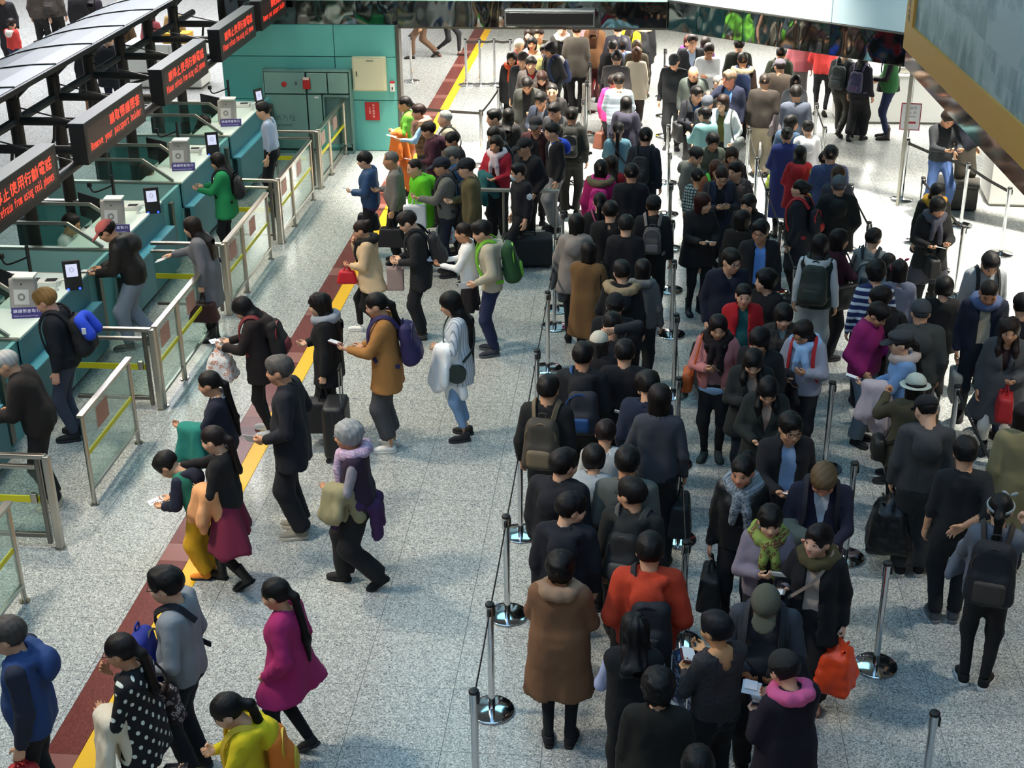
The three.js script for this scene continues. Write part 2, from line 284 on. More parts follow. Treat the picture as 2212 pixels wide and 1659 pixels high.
function person(sp) {
  const seed = people.length * 131 + 7, rnd = rng(seed), sex = sp.s, adult = sex !== 'c', fem = sex === 'f', k = sp.h / 1.7;
  const D = Math.hypot(sp.x, 6.9, sp.z), lod = D < 13.5 ? 0 : D < 19 ? 1 : 2, cell = clamp(D * .00175, .017, .037), hcell = D * .00095;
  const w = (fem ? .9 : 1) * (sp.fat ? 1 + sp.fat * .12 : 1), fat = sp.fat || 0, A = sp.pose || 'stand', hs = adult ? lerp(.97, 1, clamp((sp.h - 1.5) / .3, 0, 1)) * (fem ? .97 : 1) : lerp(.86, .95, clamp((sp.h - 1) / .4, 0, 1));
  // --- legs
  let hipY = .9 * k; const feet = [], sit = A === 'sit'; const stride = (sp.step || (A === 'walk' || A === 'walk2' ? .3 : 0)) * k, sw = A === 'walk2' ? -1 : 1;
  for (const s of [1, -1]) {                               // left foot first (+x)
    const f = { s, x: s * (.075 + (stride ? 0 : .02 * rnd())) * k, z: (stride ? s * sw * stride : (rnd() - .5) * .08 * k), yaw: s * R(6 + rnd() * 10), lift: 0 };
    if (stride && s * sw < 0) f.lift = R(32); feet.push(f);
  }
  if (stride) hipY -= stride * stride * .75 / k;
  const hipC = V(0, sit ? .47 : hipY, sit ? -.02 : 0);
  const fs = (fem ? .93 : 1) * k;
  for (const f of feet) {
    if (sit) { f.m = new THREE.Matrix4().makeRotationY(f.yaw); f.m.setPosition(f.s * .1 * k, 0, .42 * k); }
    else { f.m = new THREE.Matrix4().makeRotationY(f.yaw).multiply(new THREE.Matrix4().makeTranslation(0, 0, .12 * fs).multiply(new THREE.Matrix4().makeRotationX(f.lift)).multiply(new THREE.Matrix4().makeTranslation(0, 0, -.12 * fs))); f.m.setPosition(f.m.elements[12] + f.x, f.m.elements[13] + (f.lift ? .004 : 0), f.m.elements[14] + f.z); }
    f.m.scale(V(fs, fs, fs)); f.ankle = V(0, .085, -.022).applyMatrix4(f.m); f.hip = hipC.clone().add(V(f.s * .082 * k * w, 0, 0));
    [f.knee, f.ankle] = ik(f.hip, f.ankle, .43 * k, .415 * k, V(f.s * .12, 0, 1).applyAxisAngle(V(0, 1, 0), f.yaw * .5));
  }
  // --- chest, neck and head frames
  const lean = R(sp.lean ?? (rnd() * 4)), U = new THREE.Matrix4().makeRotationFromEuler(new THREE.Euler(lean, R(sp.twist || 0), R(sp.tilt || 0), 'YXZ'));
  const uo = hipC.clone().add(V(0, .09 * k, 0)); U.setPosition(uo);
  const up = (x, y, z) => V(x * k, y * k, z * k).applyMatrix4(U), Ui = U.clone().invert(), e = Ui.elements, ik1 = 1 / k;
  const inU = (x, y, z) => [(e[0] * x + e[4] * y + e[8] * z + e[12]) * ik1, (e[1] * x + e[5] * y + e[9] * z + e[13]) * ik1, (e[2] * x + e[6] * y + e[10] * z + e[14]) * ik1];
  const HR = new THREE.Matrix4().extractRotation(U).multiply(new THREE.Matrix4().makeRotationFromEuler(new THREE.Euler(R(sp.nod ?? 4) - lean * .55, R(sp.turn || 0), R(sp.roll || 0), 'YXZ')));
  const pivot = up(0, .488, .012), hk = hs * 1.1 * (adult ? lerp(1, k, .5) : 1), H = HR.clone().scale(V(hk, hk, hk)); H.setPosition(pivot.clone().add(V(0, .086, .026).multiplyScalar(hk).applyMatrix4(HR)));
  const Hi = H.clone().invert();
  // --- arms
  const arms = [], code = sp.arms || 'dd';                // two letters: left, right
  for (const [i, s] of [[0, 1], [1, -1]]) {
    const a = ARM[code[i]] || ARM.d, j = (q) => (rnd() - .5) * q, S = up(s * .166 * w, .387, -.012), T = up(s * (a[0] + j(.02)), a[1] + j(.02), a[2] + fat * .03 + j(.02));
    const pole = V(a[4].x * s, a[4].y, a[4].z).transformDirection(U), n = V(a[3].x * s, a[3].y, a[3].z).transformDirection(U);
    const [E, W] = ik(S, T, .285 * k, .25 * k, pole), dir = W.clone().sub(E).normalize(); n.addScaledVector(dir, -n.dot(dir)).normalize();
    const hand = basis(V(0, 0, 0).crossVectors(dir, n).multiplyScalar(1), dir, n, W), hsz = (fem ? .9 : 1) * lerp(1, k, .8) * (s);
    arms.push({ s, S, E, W, n, dir, pose: a[5], m: hand.clone().scale(V(hsz, Math.abs(hsz), Math.abs(hsz))).multiply(new THREE.Matrix4().makeScale(s > 0 ? -1 : -1, 1, 1)), palm: W.clone().addScaledVector(dir, .085 * k).addScaledVector(n, .032 * k) });
  }
  for (const a of arms) { const sc = (fem ? .9 : 1) * lerp(1, k, .8), x = V(0, 0, 0).crossVectors(a.dir, a.n).multiplyScalar(a.s > 0 ? -1 : 1); a.m = basis(x, a.dir, a.n, a.W).scale(V(sc, sc, sc)); }
  const torso = (t, rib) => {
    const o = rib ? { rib: .015, wl: .078 } : {}, p = [];
    for (const s of [1, -1]) {
      p.push(cone(up(s * .066 * w, -.01, 0), up(s * .078 * w, .3, 0), (.09 + fat * .022) * k + t, (fem ? .098 : .106) * k + t, o));
      p.push(cone(up(s * .06, .355, -.012), up(s * .15 * w, .382, -.014), .064 * k + t * .8, .05 * k + t * .7), cone(up(0, .425, -.016), up(s * .11, .385, -.014), .05 * k + t * .6, .052 * k + t * .6));
      p.push(cone(hipC.clone().add(V(s * .07 * k * w, -.03 * k, -.005)), hipC.clone().add(V(s * .066 * k * w, .12 * k, 0)), (.104 + fat * .012) * k + t, (.094 + fat * .02) * k + t));
      if (fem && !fat && adult) p.push(ell(up(s * .062, .255, .068), .062 * k + t, .062 * k + t, .056 * k + t));
    }
    if (fat) p.push(ell(up(0, .07, .045), .15 * k + t, .14 * k + t, (.1 + fat * .04) * k + t));
    return p;
  };
  const armPrims = (t, tw, upto, rib) => {
    const p = [], o = rib ? { rib: .013, wl: .072 } : {}, g = fem ? .88 : 1;
    for (const a of arms) {
      if (upto === 'short') { p.push(cone(a.S, a.S.clone().lerp(a.E, .72), .056 * k * g + t, .05 * k * g + t + .008, { end: 1 })); continue; }
      p.push(cone(a.S, a.E, .052 * k * g + t, .041 * k * g + t * .9, o));
      const end = upto === 'three' ? a.E.clone().lerp(a.W, .45) : a.W.clone().addScaledVector(a.dir, .012);
      p.push(cone(a.E, end, .041 * k * g + t * .9, .03 * k * g + tw, { ...o, end: 1 }));
    }
    return p;
  };
  const hx = sp.lean > 4 && !sp.ft ? H.elements[12] : 0, hz = sp.lean > 4 && !sp.ft ? H.elements[14] : 0, fr = R(sp.f);   // a bent person keeps the head where it was placed
  const root = thing('person', sp.d, 'person', sp.x - hx * Math.cos(fr) - hz * Math.sin(fr), sp.y || 0, sp.z + hx * Math.sin(fr) - hz * Math.cos(fr), fr);
  const info = { sp, k, w, root, up, U, inU, H, arms, feet, hipC, pivot, lod, cell, fat, torso, fem, thick: .03, rnd, lean };
  people.push(info);
  // --- body: face, neck, hands and what is under the clothes, one mesh
  const skin = new THREE.Color(sp.skin || ['#d9a98a', '#cf9d7c', '#dcae90', '#c99473'][people.length % 4]), hairC = new THREE.Color(sp.hair ? toks(sp.hair)[1] : '#15110f');
  const bare = sp.bare || '', bodyF = { k: .03, g: [{ k: .05, p: torso(-.012) }, { k: .02, p: armPrims(bare.includes('a') ? 0 : -.01, 0) }, { k: .03, p: feet.flatMap((f) => [cone(f.hip, f.knee, .085 * k, .056 * k), cone(f.knee, f.ankle, .056 * k, .037 * k)]) }, { k: .02, p: [cone(up(0, .4, -.02), pivot, .05 * k, .046 * k)] }] };
  const bodyG = masked(fieldMesh(bodyF, bare ? cell * 1.2 : clamp(cell * 2.8, .048, .06), boxOf(bodyF, .1)), 0);
  const pieces = [[bodyG, null], [headGeo(sex, hcell), H], ...arms.map((a) => [handGeo(sp.fist || a.pose, hcell), a.m])];
  let nv = 0, ni = 0; for (const [g] of pieces) { nv += g.attributes.position.count; ni += g.index.count; }
  const P = new Float32Array(nv * 3), N = new Float32Array(nv * 3), C = new Float32Array(nv * 3), I = new Uint32Array(ni), v = V(), nm = new THREE.Matrix3(); let vo = 0, io = 0;
  const lip = skin.clone().lerp(new THREE.Color(fem ? '#a8323c' : '#9a4f46'), fem ? .7 : .45), brow = hairC.clone().lerp(skin, .12), pal = [skin, lip, brow, new THREE.Color('#d8d2cc'), new THREE.Color('#120c0a'), skin.clone().lerp(new THREE.Color('#c2604a'), .16)];
  for (const [g, m] of pieces) {
    const gp = g.attributes.position, gn = g.attributes.normal, gk = g.attributes.mask, flip = m && m.determinant() < 0; if (m) nm.getNormalMatrix(m);
    for (let i = 0; i < gp.count; i++) {
      v.fromBufferAttribute(gp, i); if (m) v.applyMatrix4(m); v.toArray(P, (vo + i) * 3); v.fromBufferAttribute(gn, i); if (m) v.applyMatrix3(nm).normalize(); v.toArray(N, (vo + i) * 3); pal[gk.getX(i)].toArray(C, (vo + i) * 3);
    }
    for (let i = 0; i < g.index.count; i += 3) { const a = g.index.array; I[io + i] = a[i] + vo; I[io + i + 1] = a[i + (flip ? 2 : 1)] + vo; I[io + i + 2] = a[i + (flip ? 1 : 2)] + vo; }
    vo += gp.count; io += g.index.count;
  }
  const bg = new THREE.BufferGeometry(); bg.setAttribute('position', new THREE.BufferAttribute(P, 3)); bg.setAttribute('normal', new THREE.BufferAttribute(N, 3)); bg.setAttribute('color', new THREE.BufferAttribute(C, 3)); bg.setIndex(new THREE.BufferAttribute(I, 1));
  part('body', bg, SKIN, root);
  // --- cloth folds
  const ox = rnd() * 40, oy = rnd() * 40, fold = (amp) => (x, y, z) => amp * (noise3(x * 9 + ox, y * 5.5 + oy, z * 9) * .9 + (1 - Math.abs(noise3(x * 19, y * 12 + ox, z * 19 + oy)) * 2) * .45);
  const neckHole = (r, y0 = .38) => { const a = up(0, y0, -.012), b = pivot.clone().addScaledVector(up(0, 1, 0).sub(up(0, 0, 0)).normalize(), .1), q = cone(a, b, r, r); return (x, y, z) => -pd(q, x, y, z); };
  const clothMat = (col, o, type) => o.pat ? patterned(o.pat, col, o.pc || '#ffffff') : std(col, type === 'leather' ? .42 : type === 'down' ? .6 : .92);
  // --- top
  const tt = toks(sp.top), type = tt[0], tcol = tt[1], len = tt[2] || 'hip', to = opts(tt.slice(3)), t0 = (TORSO[type] ?? .02) * (to.big ? 1.5 : 1), hem = (sit ? hipC.y / k - .02 : HEM[len] ?? .85), puff = type === 'down' && !to.flat;
  info.thick = t0; info.hem = hem * k;
  const wedge = (w0, w1, y0) => (x, y, z) => { const q = inU(x, y, z), h = clamp((q[1] - y0) / (.43 - y0), 0, 1), ww = lerp(w0, w1, h); return -Math.max(Math.abs(q[0]) - ww, .02 - q[2], y0 - q[1]) * k; };
  const T = { k: .02, g: [], cut: [], disp: fold(type === 'shirt' || type === 'dress' ? .006 : puff ? .003 : .0095) };
  const tp = torso(t0, puff), flare = (to.flare ? +to.flare : fem ? .03 : .018) + (stride ? .04 : 0);
  if (hem < .84 && !sit) for (const s of [1, -1]) tp.push(cone(hipC.clone().add(V(s * .068 * k * w, .1 * k, 0)), V(s * (.08 + flare) * k * w, (hem - .04) * k, stride ? s * sw * stride * .3 : 0), (.1 + fat * .02) * k + t0, (.108 + flare) * k + t0, puff ? { rib: .014, wl: .08 } : {}));
  const tg = { k: .06, p: tp, cut: [] };
  if (to.open) tg.cut.push(wedge(.075, .05, -.5)); else if (to.v) tg.cut.push(wedge(.002, .062, .1)); else if (to.zip) tg.cut.push(wedge(.002, .05, .3));
  tg.cut.push(neckHole(to.scoop ? .085 : to.turtle ? .045 : .06, to.scoop ? .36 : .39)); T.g.push(tg);
  const collarRing = (r0, r1, y0, y1, th) => ({ k: .01, p: [cone(up(0, y0, -.014), up(0, y1, .006), r0 * k, r1 * k, { end: 1 })], cut: [(() => { const q = cone(up(0, y0 - .03, -.014), up(0, y1 + .05, .01), (r0 - th) * k, (r1 - th) * k); return (x, y, z) => -pd(q, x, y, z); })(), ...(to.open || to.v || to.zip ? [wedge(.03, .055, .2)] : [])] });
  if (to.turtle) T.g.push(collarRing(.068, .062, .4, .485, .012)); if (to.stand) T.g.push(collarRing(.086, .076, .39, .47, .014));
  const ring = [[.1, .425, .055], [.128, .428, -.02], [.105, .415, -.09], [.05, .402, -.135], [0, .396, -.148]], chain = (pts, r0, r1) => { const p = []; for (const s of [1, -1]) for (let i = 0; i + 1 < pts.length; i++) p.push(cone(up(s * pts[i][0], pts[i][1], pts[i][2]), up(s * pts[i + 1][0], pts[i + 1][1], pts[i + 1][2]), lerp(r0, r1, i / (pts.length - 1)) * k, lerp(r0, r1, (i + 1) / (pts.length - 1)) * k)); return p; };
  const hoodP = () => [...chain(ring, .034, .05), ell(up(0, .325, -.15 - t0), .125 * k, .115 * k, .07 * k, U)];
  if (to.hood && !to.hc) T.g.push({ k: .03, p: hoodP() });
  const sl = type === 'vest' ? null : { k: .02, p: armPrims(t0 * .95, t0 * (puff ? .7 : .75), to.ss ? 'short' : to.tq ? 'three' : '', puff) };
  const hemY = hem * k; T.cut.push((x, y) => hemY - y);
  if (sl && !to.slv) T.g.push(sl);
  part(({ down: 'down_jacket', suit: 'suit_jacket', leather: 'leather_jacket' })[type] || type, solid(T, cell), clothMat(tcol, to, type), root);
  if (sl && to.slv) part('sleeve', solid({ k: .01, g: [sl], disp: T.disp }, cell), std(to.slv, .85), root);
  if (to.vs) part('shirt', solid({ k: .02, g: [{ k: .03, p: armPrims(.012, .01) }], disp: T.disp }, cell), clothMat(to.vs, { pat: to.vp, pc: to.vc }), root);   // sleeves of what is worn under a vest
  const inner = to.open || to.v || to.zip;
  if (inner && inner !== true) {
    const f = { k: .02, g: [{ k: .05, p: torso(.004), cut: [neckHole(.056)] }], cut: [(x, y, z) => { const q = inU(x, y, z); return Math.max(-.0 - q[2], -.14 - q[1]) * k; }] };
    part('shirt', solid(f, cell), clothMat(inner, { pat: to.ip, pc: to.ic }), root);
  }
  if (to.collar) part('collar', solid({ k: .01, g: [collarRing(.073, .062, .4, .468, .01)] }, cell * .8), std(to.collar, .85), root);
  if (to.hood && to.hc) part('hood', solid({ k: .03, g: [{ k: .03, p: hoodP() }], disp: fold(.006) }, cell), std(to.hc, .9), root);
  if (to.fur) part('fur_trim', solid({ k: .02, g: [{ k: .02, p: chain(ring.map(([a, b, c]) => [a * 1.25, b + .015, c * 1.2]), .045, .055) }], disp: (x, y, z) => .013 * noise3(x * 55, y * 55, z * 55) }, cell * .8), std(to.fur, 1), root);
  if (to.badge) { const a = arms[+to.side || 0], c = a.S.clone().lerp(a.E, .45), out = V(a.s, .1, .1).transformDirection(U).normalize(), b = new THREE.ConeGeometry(.05, .012, 6).rotateX(Math.PI / 2); b.applyQuaternion(new THREE.Quaternion().setFromUnitVectors(V(0, 0, 1), out)); b.translate(c.x + out.x * .085 * k, c.y + out.y * .085 * k, c.z + out.z * .085 * k); part('badge', b, std(to.badge, .6), root); }
  if (to.belt) part('belt', solid({ k: .02, g: [{ k: .06, p: torso(t0 + .008) }], cut: [(x, y, z) => { const q = inU(x, y, z); return (Math.abs(q[1] - .03) - .022) * k; }] }, cell), std(to.belt, .5), root);
  if (to.stripe) part('hem_band', solid({ k: .02, g: [{ k: .06, p: torso(t0 + .004) }], cut: [(x, y) => Math.abs(y - hemY - .03) - .03] }, cell), std(to.stripe, .9), root);
  if (to.lower) part('shirt_tail', solid({ k: .02, g: [{ k: .06, p: torso(t0 * .8) }], cut: [(x, y) => Math.abs(y - hemY + .02 * k) - .06 * k], disp: fold(.006) }, cell), std(to.lower, .9), root);
  // --- bottom
  const bt = toks(sp.bot || 'trousers #111116'), bk = bt[0], bcol = bt[1], bo = opts(bt.slice(2));
  if (bk === 'skirt') {
    const sh = HEM[bo.len || 'knee'] * k, fl = bo.flare ? +bo.flare : .06, p = [];
    for (const s of [1, -1]) p.push(cone(hipC.clone().add(V(s * .066 * k * w, .1 * k, 0)), V(s * (.085 + fl) * k, sh - .03, stride ? s * sw * stride * .35 : 0), .094 * k, (.11 + fl) * k));
    const n = 9; part('skirt', solid({ k: .02, g: [{ k: .06, p }], cut: [(x, y) => sh - y], disp: (x, y, z) => .012 * Math.sin(Math.atan2(z, x) * n) * clamp((hipC.y - y) / .3, 0, 1) }, cell), clothMat(bcol, bo), root);
  }
  const lk = bk === 'skirt' ? (bo.legs ? 'leggings' : null) : bk, lcol = bk === 'skirt' ? bo.legs : bcol;
  if (lk && LEG[lk]) {
    const l = LEG[lk], p = [], crop = bo.crop ? .78 : bk === 'skirt' ? 1 : .985;
    for (const f of feet) p.push(cone(f.hip, f.knee, .09 * k + l[0], .058 * k + l[1]), cone(f.knee, f.knee.clone().lerp(f.ankle, crop), .058 * k + l[1], .04 * k + l[2], { end: 1 }));
    for (const s of [1, -1]) p.push(cone(hipC.clone().add(V(s * .066 * k * w, -.02 * k, -.006)), hipC.clone().add(V(s * .062 * k * w, .09 * k, 0)), .1 * k + l[0], .092 * k + l[0]));
    part(({ jeans: 'jeans', leggings: 'leggings' })[lk] || 'trousers', solid({ k: .03, g: [{ k: .045, p }], cut: [(x, y) => y - hipC.y - .12 * k], disp: lk === 'leggings' ? null : fold(.009) }, cell * (sp.hid ? 1.7 : sp.x > -.9 ? 1.3 : 1.1)), clothMat(lcol, bo), root);
  }
  // --- shoes
  const st = toks(sp.shoes || 'sneaker #141418 #2a2a2e');
  if (!sit) for (const f of feet) { const [g, s] = shoeGeo(st[0], lod), o = part('shoe', g, std(st[1], st[0] === 'sneaker' ? .8 : .4), root, f.m); part('sole', s, std(st[2] || '#1a1a1c', .8), o); }
  headwear(info, hcell, skin);
  return info;
}
function headwear(q, hcell, skin) {
  const { sp, root, H, k } = q, [style, hcol] = toks(sp.hair || 'short #14110f'), c = bucket(hcell) * 1.35, Hi = H.clone().invert(), toH = (x, y, z) => q.up(x, y, z).applyMatrix4(Hi), cover = sp.hat && !sp.hat.startsWith('cap');
  const cap = (t) => ell(V(0, .034, -.014), .077 + t, .088 + t * .9, .098 + t), cuts = [], p = [], r = rng(people.length * 17 + 3), ph = r() * 9;
  const face = (cy, ry, rx = .069, rz = .085, cz = .098) => cuts.push((x, y, z) => { const kx = Math.sqrt((x / rx) ** 2 + ((y - cy) / ry) ** 2 + ((z - cz) / rz) ** 2); return (1 - kx) * Math.min(rx, ry, rz); });
  const ears = () => cuts.push((x, y, z) => .034 - Math.hypot((Math.abs(x) - .09) * .8, (y + .02) * .8, z - .004)), nape = (y0, sl = .3) => cuts.push((x, y, z) => (y0 - z * sl) - y);
  let lump = .0025, freq = 26, g2 = [];
  switch (style) {
    case 'bald': p.push(cap(.0035)); cuts.push((x, y, z) => y - .045 + Math.max(0, z) * .5, (x, y, z) => z - .02); ears(); nape(-.06); lump = .001; break;
    case 'buzz': p.push(cap(.006)); face(-.045, .1); ears(); nape(-.055); lump = .001; break;
    case 'thin': p.push(cap(.007)); face(-.03, .115, .072, .1); ears(); nape(-.06); lump = .002; break;
    case 'fringe': p.push(cap(.02)); face(-.07, .093); ears(); nape(-.075); lump = .004; break;
    case 'bowl': p.push(cap(.024), ell(V(.05, -.02, -.02), .04, .06, .065), ell(V(-.05, -.02, -.02), .04, .06, .065)); face(-.07, .09, .06); nape(-.08, .1); break;
    case 'perm': p.push(cap(.03), ell(V(0, -.02, -.05), .085, .07, .07)); face(-.055, .1, .064); nape(-.09, .2); lump = .011; freq = 0; break;
    case 'bob': p.push(cap(.018)); for (const s of [1, -1]) p.push(cone(V(s * .058, .02, -.012), V(s * .062, -.105, -.004), .034, .028)); p.push(cone(V(0, 0, -.055), V(0, -.1, -.06), .062, .05), cone(V(.03, 0, -.05), V(.045, -.105, -.04), .05, .04), cone(V(-.03, 0, -.05), V(-.045, -.105, -.04), .05, .04)); face(-.06, .105, .057, .12, .115); nape(-.13, 0); break;
    case 'long': case 'wavy': case 'frontlong': {
      p.push(cap(.017)); for (const s of [1, -1]) p.push(cone(V(s * .056, .02, -.016), V(s * .062, -.09, -.02), .034, .036)); p.push(cone(V(0, 0, -.05), V(0, -.1, -.065), .066, .06));
      const L = sp.hl || .3, zz = -.105 - q.thick * .9, b0 = V(0, -.11, -.065), b1 = toH(0, .36, zz), b2 = toH(0, .43 - L, zz - .005);
      for (const s of [-1, 0, 1]) { const o = V(s * .045, 0, 0), t1 = b1.clone().add(o), t2 = b2.clone().add(V(s * .05, 0, .01)); g2.push(cone(b0.clone().add(o), t1, .052, .042), cone(t1, t2, .042, .022)); }
      if (style === 'frontlong') for (const s of [-1, 1]) { const f1 = toH(s * .085, .38, .075 + q.thick), f2 = toH(s * .08, .4 - L * .8, .115 + q.thick); g2.push(cone(V(s * .066, -.08, .005), f1, .034, .034), cone(f1, f2, .034, .016)); }
      face(-.06, .11, .056, .12, .115); if (style === 'wavy') { lump = .008; freq = 14; } break;
    }
    case 'pony': case 'bun': {
      p.push(cap(.011)); face(-.05, .102); ears(); nape(-.07);
      if (style === 'bun') g2.push(ell(V(0, .07, -.125), .042, .04, .036));
      else { const b2 = toH(0, .3 - (sp.hl || .2) * .3, -.135 - q.thick), b3 = toH(0, .3 - (sp.hl || .2), -.15 - q.thick); g2.push(ell(V(0, .0, -.112), .026, .026, .022), cone(V(0, .005, -.12), V(0, -.03, -.145), .02, .03), cone(V(0, -.03, -.145), b2, .03, .032), cone(b2, b3, .032, .012)); }
      break;
    }
    default: p.push(cap(.018)); p.push(ell(V(0, .075, .03), .068, .05, .068)); face(-.048, .1); ears(); nape(-.062); lump = .0032;
  }
  if (sp.hat) cuts.push((x, y, z) => y - (.048 + z * -.12));
  const grp = [{ k: .02, p, cut: cuts }]; if (g2.length) grp.push({ k: .03, p: g2 });
  const f = { k: .02, g: grp, disp: (x, y, z) => freq ? lump * Math.sin(Math.atan2(x, z) * freq + ph + 3 * noise3(x * 12, y * 8, z * 12)) + lump * .6 * noise3(x * 40, y * 14 + ph, z * 40) : lump * noise3(x * 42 + ph, y * 42, z * 42) };
  part('hair', hairUV(fieldMesh(f, c, boxOf(f, .02))), hairMat(hcol || '#14110f'), root, H);
  if (style === 'pony') part('hair_tie', once('tie', () => new THREE.TorusGeometry(.022, .008, 8, 14)), std(sp.tie || '#22222a', .7), root, H.clone().multiply(new THREE.Matrix4().makeTranslation(0, .005, -.122)));
  if (sp.hat) {
    const [kind, col, mark] = toks(sp.hat), b = bucket(hcell);
    const g = once('hat' + kind + b, () => {
      const low = kind === 'beanie' ? .012 : .03, P = [ell(V(0, kind === 'bucket' ? .05 : .046, -.012), .093, kind === 'beanie' ? .094 : .08, .112)], G = [{ k: .01, p: P, cut: [(x, y, z) => low - z * .14 - y] }];
      if (kind === 'newsboy') P.push(ell(V(0, .085, -.005), .112, .045, .125));
      if (kind === 'cap' || kind === 'newsboy') G.push({ k: .006, p: [flat(V(0, .022, .1), new THREE.Matrix4().makeRotationX(-Math.PI / 2 + .28), b < .01 ? 4 : 1.9, ell(V(0, -.02, 0), .078, .085, .03))], cut: [(x, y, z) => .05 - z] });
      if (kind === 'bucket') G.push({ k: .01, p: [flat(V(0, .016, -.006), new THREE.Matrix4().makeRotationX(-Math.PI / 2), 4.5, ell(V(0, 0, 0), .142, .158, .09))], cut: [(x, y, z) => .062 - Math.hypot(x, (y - .0) * 1.2, z + .01)] });
      const f = { k: .008, g: G, disp: kind === 'beanie' ? (x, y, z) => .002 * Math.sin(Math.atan2(x, z) * 30) : null };
      return solid(f, b);
    });
    const hm = part(({ cap: 'cap', newsboy: 'cap', bucket: 'bucket_hat', beanie: 'beanie' })[kind], g, std(col, .9), root, H);
    if (mark) { const e = new THREE.Mesh(once('badge', () => new THREE.SphereGeometry(1, 10, 6).scale(.02, .014, .006)), std(mark, .6)); e.name = numbered('cap_badge'); e.position.set(0, .075, .085); e.rotation.x = -.5; hm.add(e); }
  }
  if (sp.glasses) part('glasses', once('glasses', () => { const a = []; for (const s of [1, -1]) { const t = new THREE.TorusGeometry(.021, .0022, 5, 16); t.scale(1.1, .8, 1); t.translate(s * .031, .002, .099); a.push(t); const b = new THREE.BoxGeometry(.0025, .004, .1); b.translate(s * .066, .006, .05); b.rotateY(0); a.push(b); } const n = new THREE.BoxGeometry(.018, .003, .003); n.translate(0, .006, .1); a.push(n); return mergeGeometries(a.map((g) => g.index ? g.toNonIndexed() : g)); }), std('#1b1512', .35), root, H);
  if (sp.mask) part('face_mask', once('mask' + bucket(hcell), () => solid({ k: .01, g: [{ k: .02, p: [ell(V(0, -.05, .034), .062, .066, .074), ell(V(0, -.035, .088), .03, .03, .028)] }], cut: [(x, y, z) => y + .014 - Math.abs(x) * .12, (x, y, z) => -.112 - y, (x, y, z) => .03 - z] }, bucket(hcell))), std(sp.mask, .9), root, H);
  if (sp.tieband) part('hair_band', once('band', () => { const t = new THREE.TorusGeometry(.097, .008, 7, 24); t.scale(.95, 1.1, 1.8); t.rotateX(Math.PI / 2 - .35); t.translate(0, .04, -.012); const w = [-1, 1].map((e) => new THREE.SphereGeometry(.02, 8, 6).scale(1.5, .7, .5).rotateZ(e * .5).translate(-.05 + e * .03, .118, .05)); return mergeGeometries([t, ...w].map((g) => g.toNonIndexed())); }), std(sp.tieband, .8), root, H);
  if (sp.scarf) {
    const [col, pat, pc, ends] = toks(sp.scarf), tk = q.thick, z0 = .075 + tk, P = [], ring = [[0, .41, .085 + tk * .6], [.075, .425, .06 + tk * .5], [.11 + tk * .4, .44, -.01], [.075, .45, -.085 - tk * .5], [0, .45, -.105 - tk * .5]];
    for (const s of [1, -1]) for (let i = 0; i < 4; i++) P.push(cone(q.up(s * ring[i][0], ring[i][1], ring[i][2]), q.up(s * ring[i + 1][0], ring[i + 1][1], ring[i + 1][2]), (.046 + tk * .25) * k, (.046 + tk * .25) * k));
    if (ends !== 'none') for (const [s, y] of [[.05, .1], [-.045, .16]]) P.push(cone(q.up(s * .6, .4, z0 + .03), q.up(s, .28, z0 + .055), .042 * k, .04 * k), cone(q.up(s, .28, z0 + .055), q.up(s * 1.3, y, z0 + .04), .04 * k, .034 * k));
    part('scarf', solid({ k: .02, g: [{ k: .015, p: P }], disp: (x, y, z) => .007 * noise3(x * 24, y * 30, z * 24) }, q.cell * .85), pat && pat !== '-' ? patterned(pat, col, pc) : std(col, .95), root);
  }
}
function hairUV(g) {
  const p = g.attributes.position, u = new Float32Array(p.count * 2);
  for (let i = 0; i < p.count; i++) { u[2 * i] = p.getX(i) * 3 + p.getZ(i) * 3; u[2 * i + 1] = p.getY(i) * 1.5; }
  g.setAttribute('uv', new THREE.BufferAttribute(u, 2)); return g;
}
// ---------------------------------------------------------------- bags, papers and coats: things that people carry
function ribbon(pts, normalAt, width, thick, closed = false, n = 0) {
  const c = new THREE.CatmullRomCurve3(pts, closed, 'catmullrom', .5), N = n || pts.length * 5, pos = [], idx = [];
  for (let i = 0; i <= N; i++) {
    const t = i / N, p = c.getPointAt(t), d = c.getTangentAt(t), nn = normalAt(p, t).clone(); nn.addScaledVector(d, -nn.dot(d)).normalize(); const b = V().crossVectors(d, nn);
    for (const [u, v] of [[-1, -1], [1, -1], [1, 1], [-1, 1]]) { const q = p.clone().addScaledVector(b, u * width / 2).addScaledVector(nn, v * thick / 2); pos.push(q.x, q.y, q.z); }
    if (i) for (let q = 0; q < 4; q++) { const a = (i - 1) * 4 + q, e = (i - 1) * 4 + (q + 1) % 4; idx.push(a, e, a + 4, e, e + 4, a + 4); }
  }
  if (!closed) { const l = N * 4; idx.push(0, 2, 1, 0, 3, 2, l, l + 1, l + 2, l, l + 2, l + 3); }
  const g = new THREE.BufferGeometry(); g.setAttribute('position', new THREE.BufferAttribute(new Float32Array(pos), 3)); g.setIndex(idx);
  const f = g.toNonIndexed(); f.computeVertexNormals(); return planarUV(f);
}
function tube(pts, r, seg = 6, closed = false, n = 0) { return new THREE.TubeGeometry(new THREE.CatmullRomCurve3(pts, closed, 'catmullrom', .5), n || pts.length * 5, r, seg, closed); }
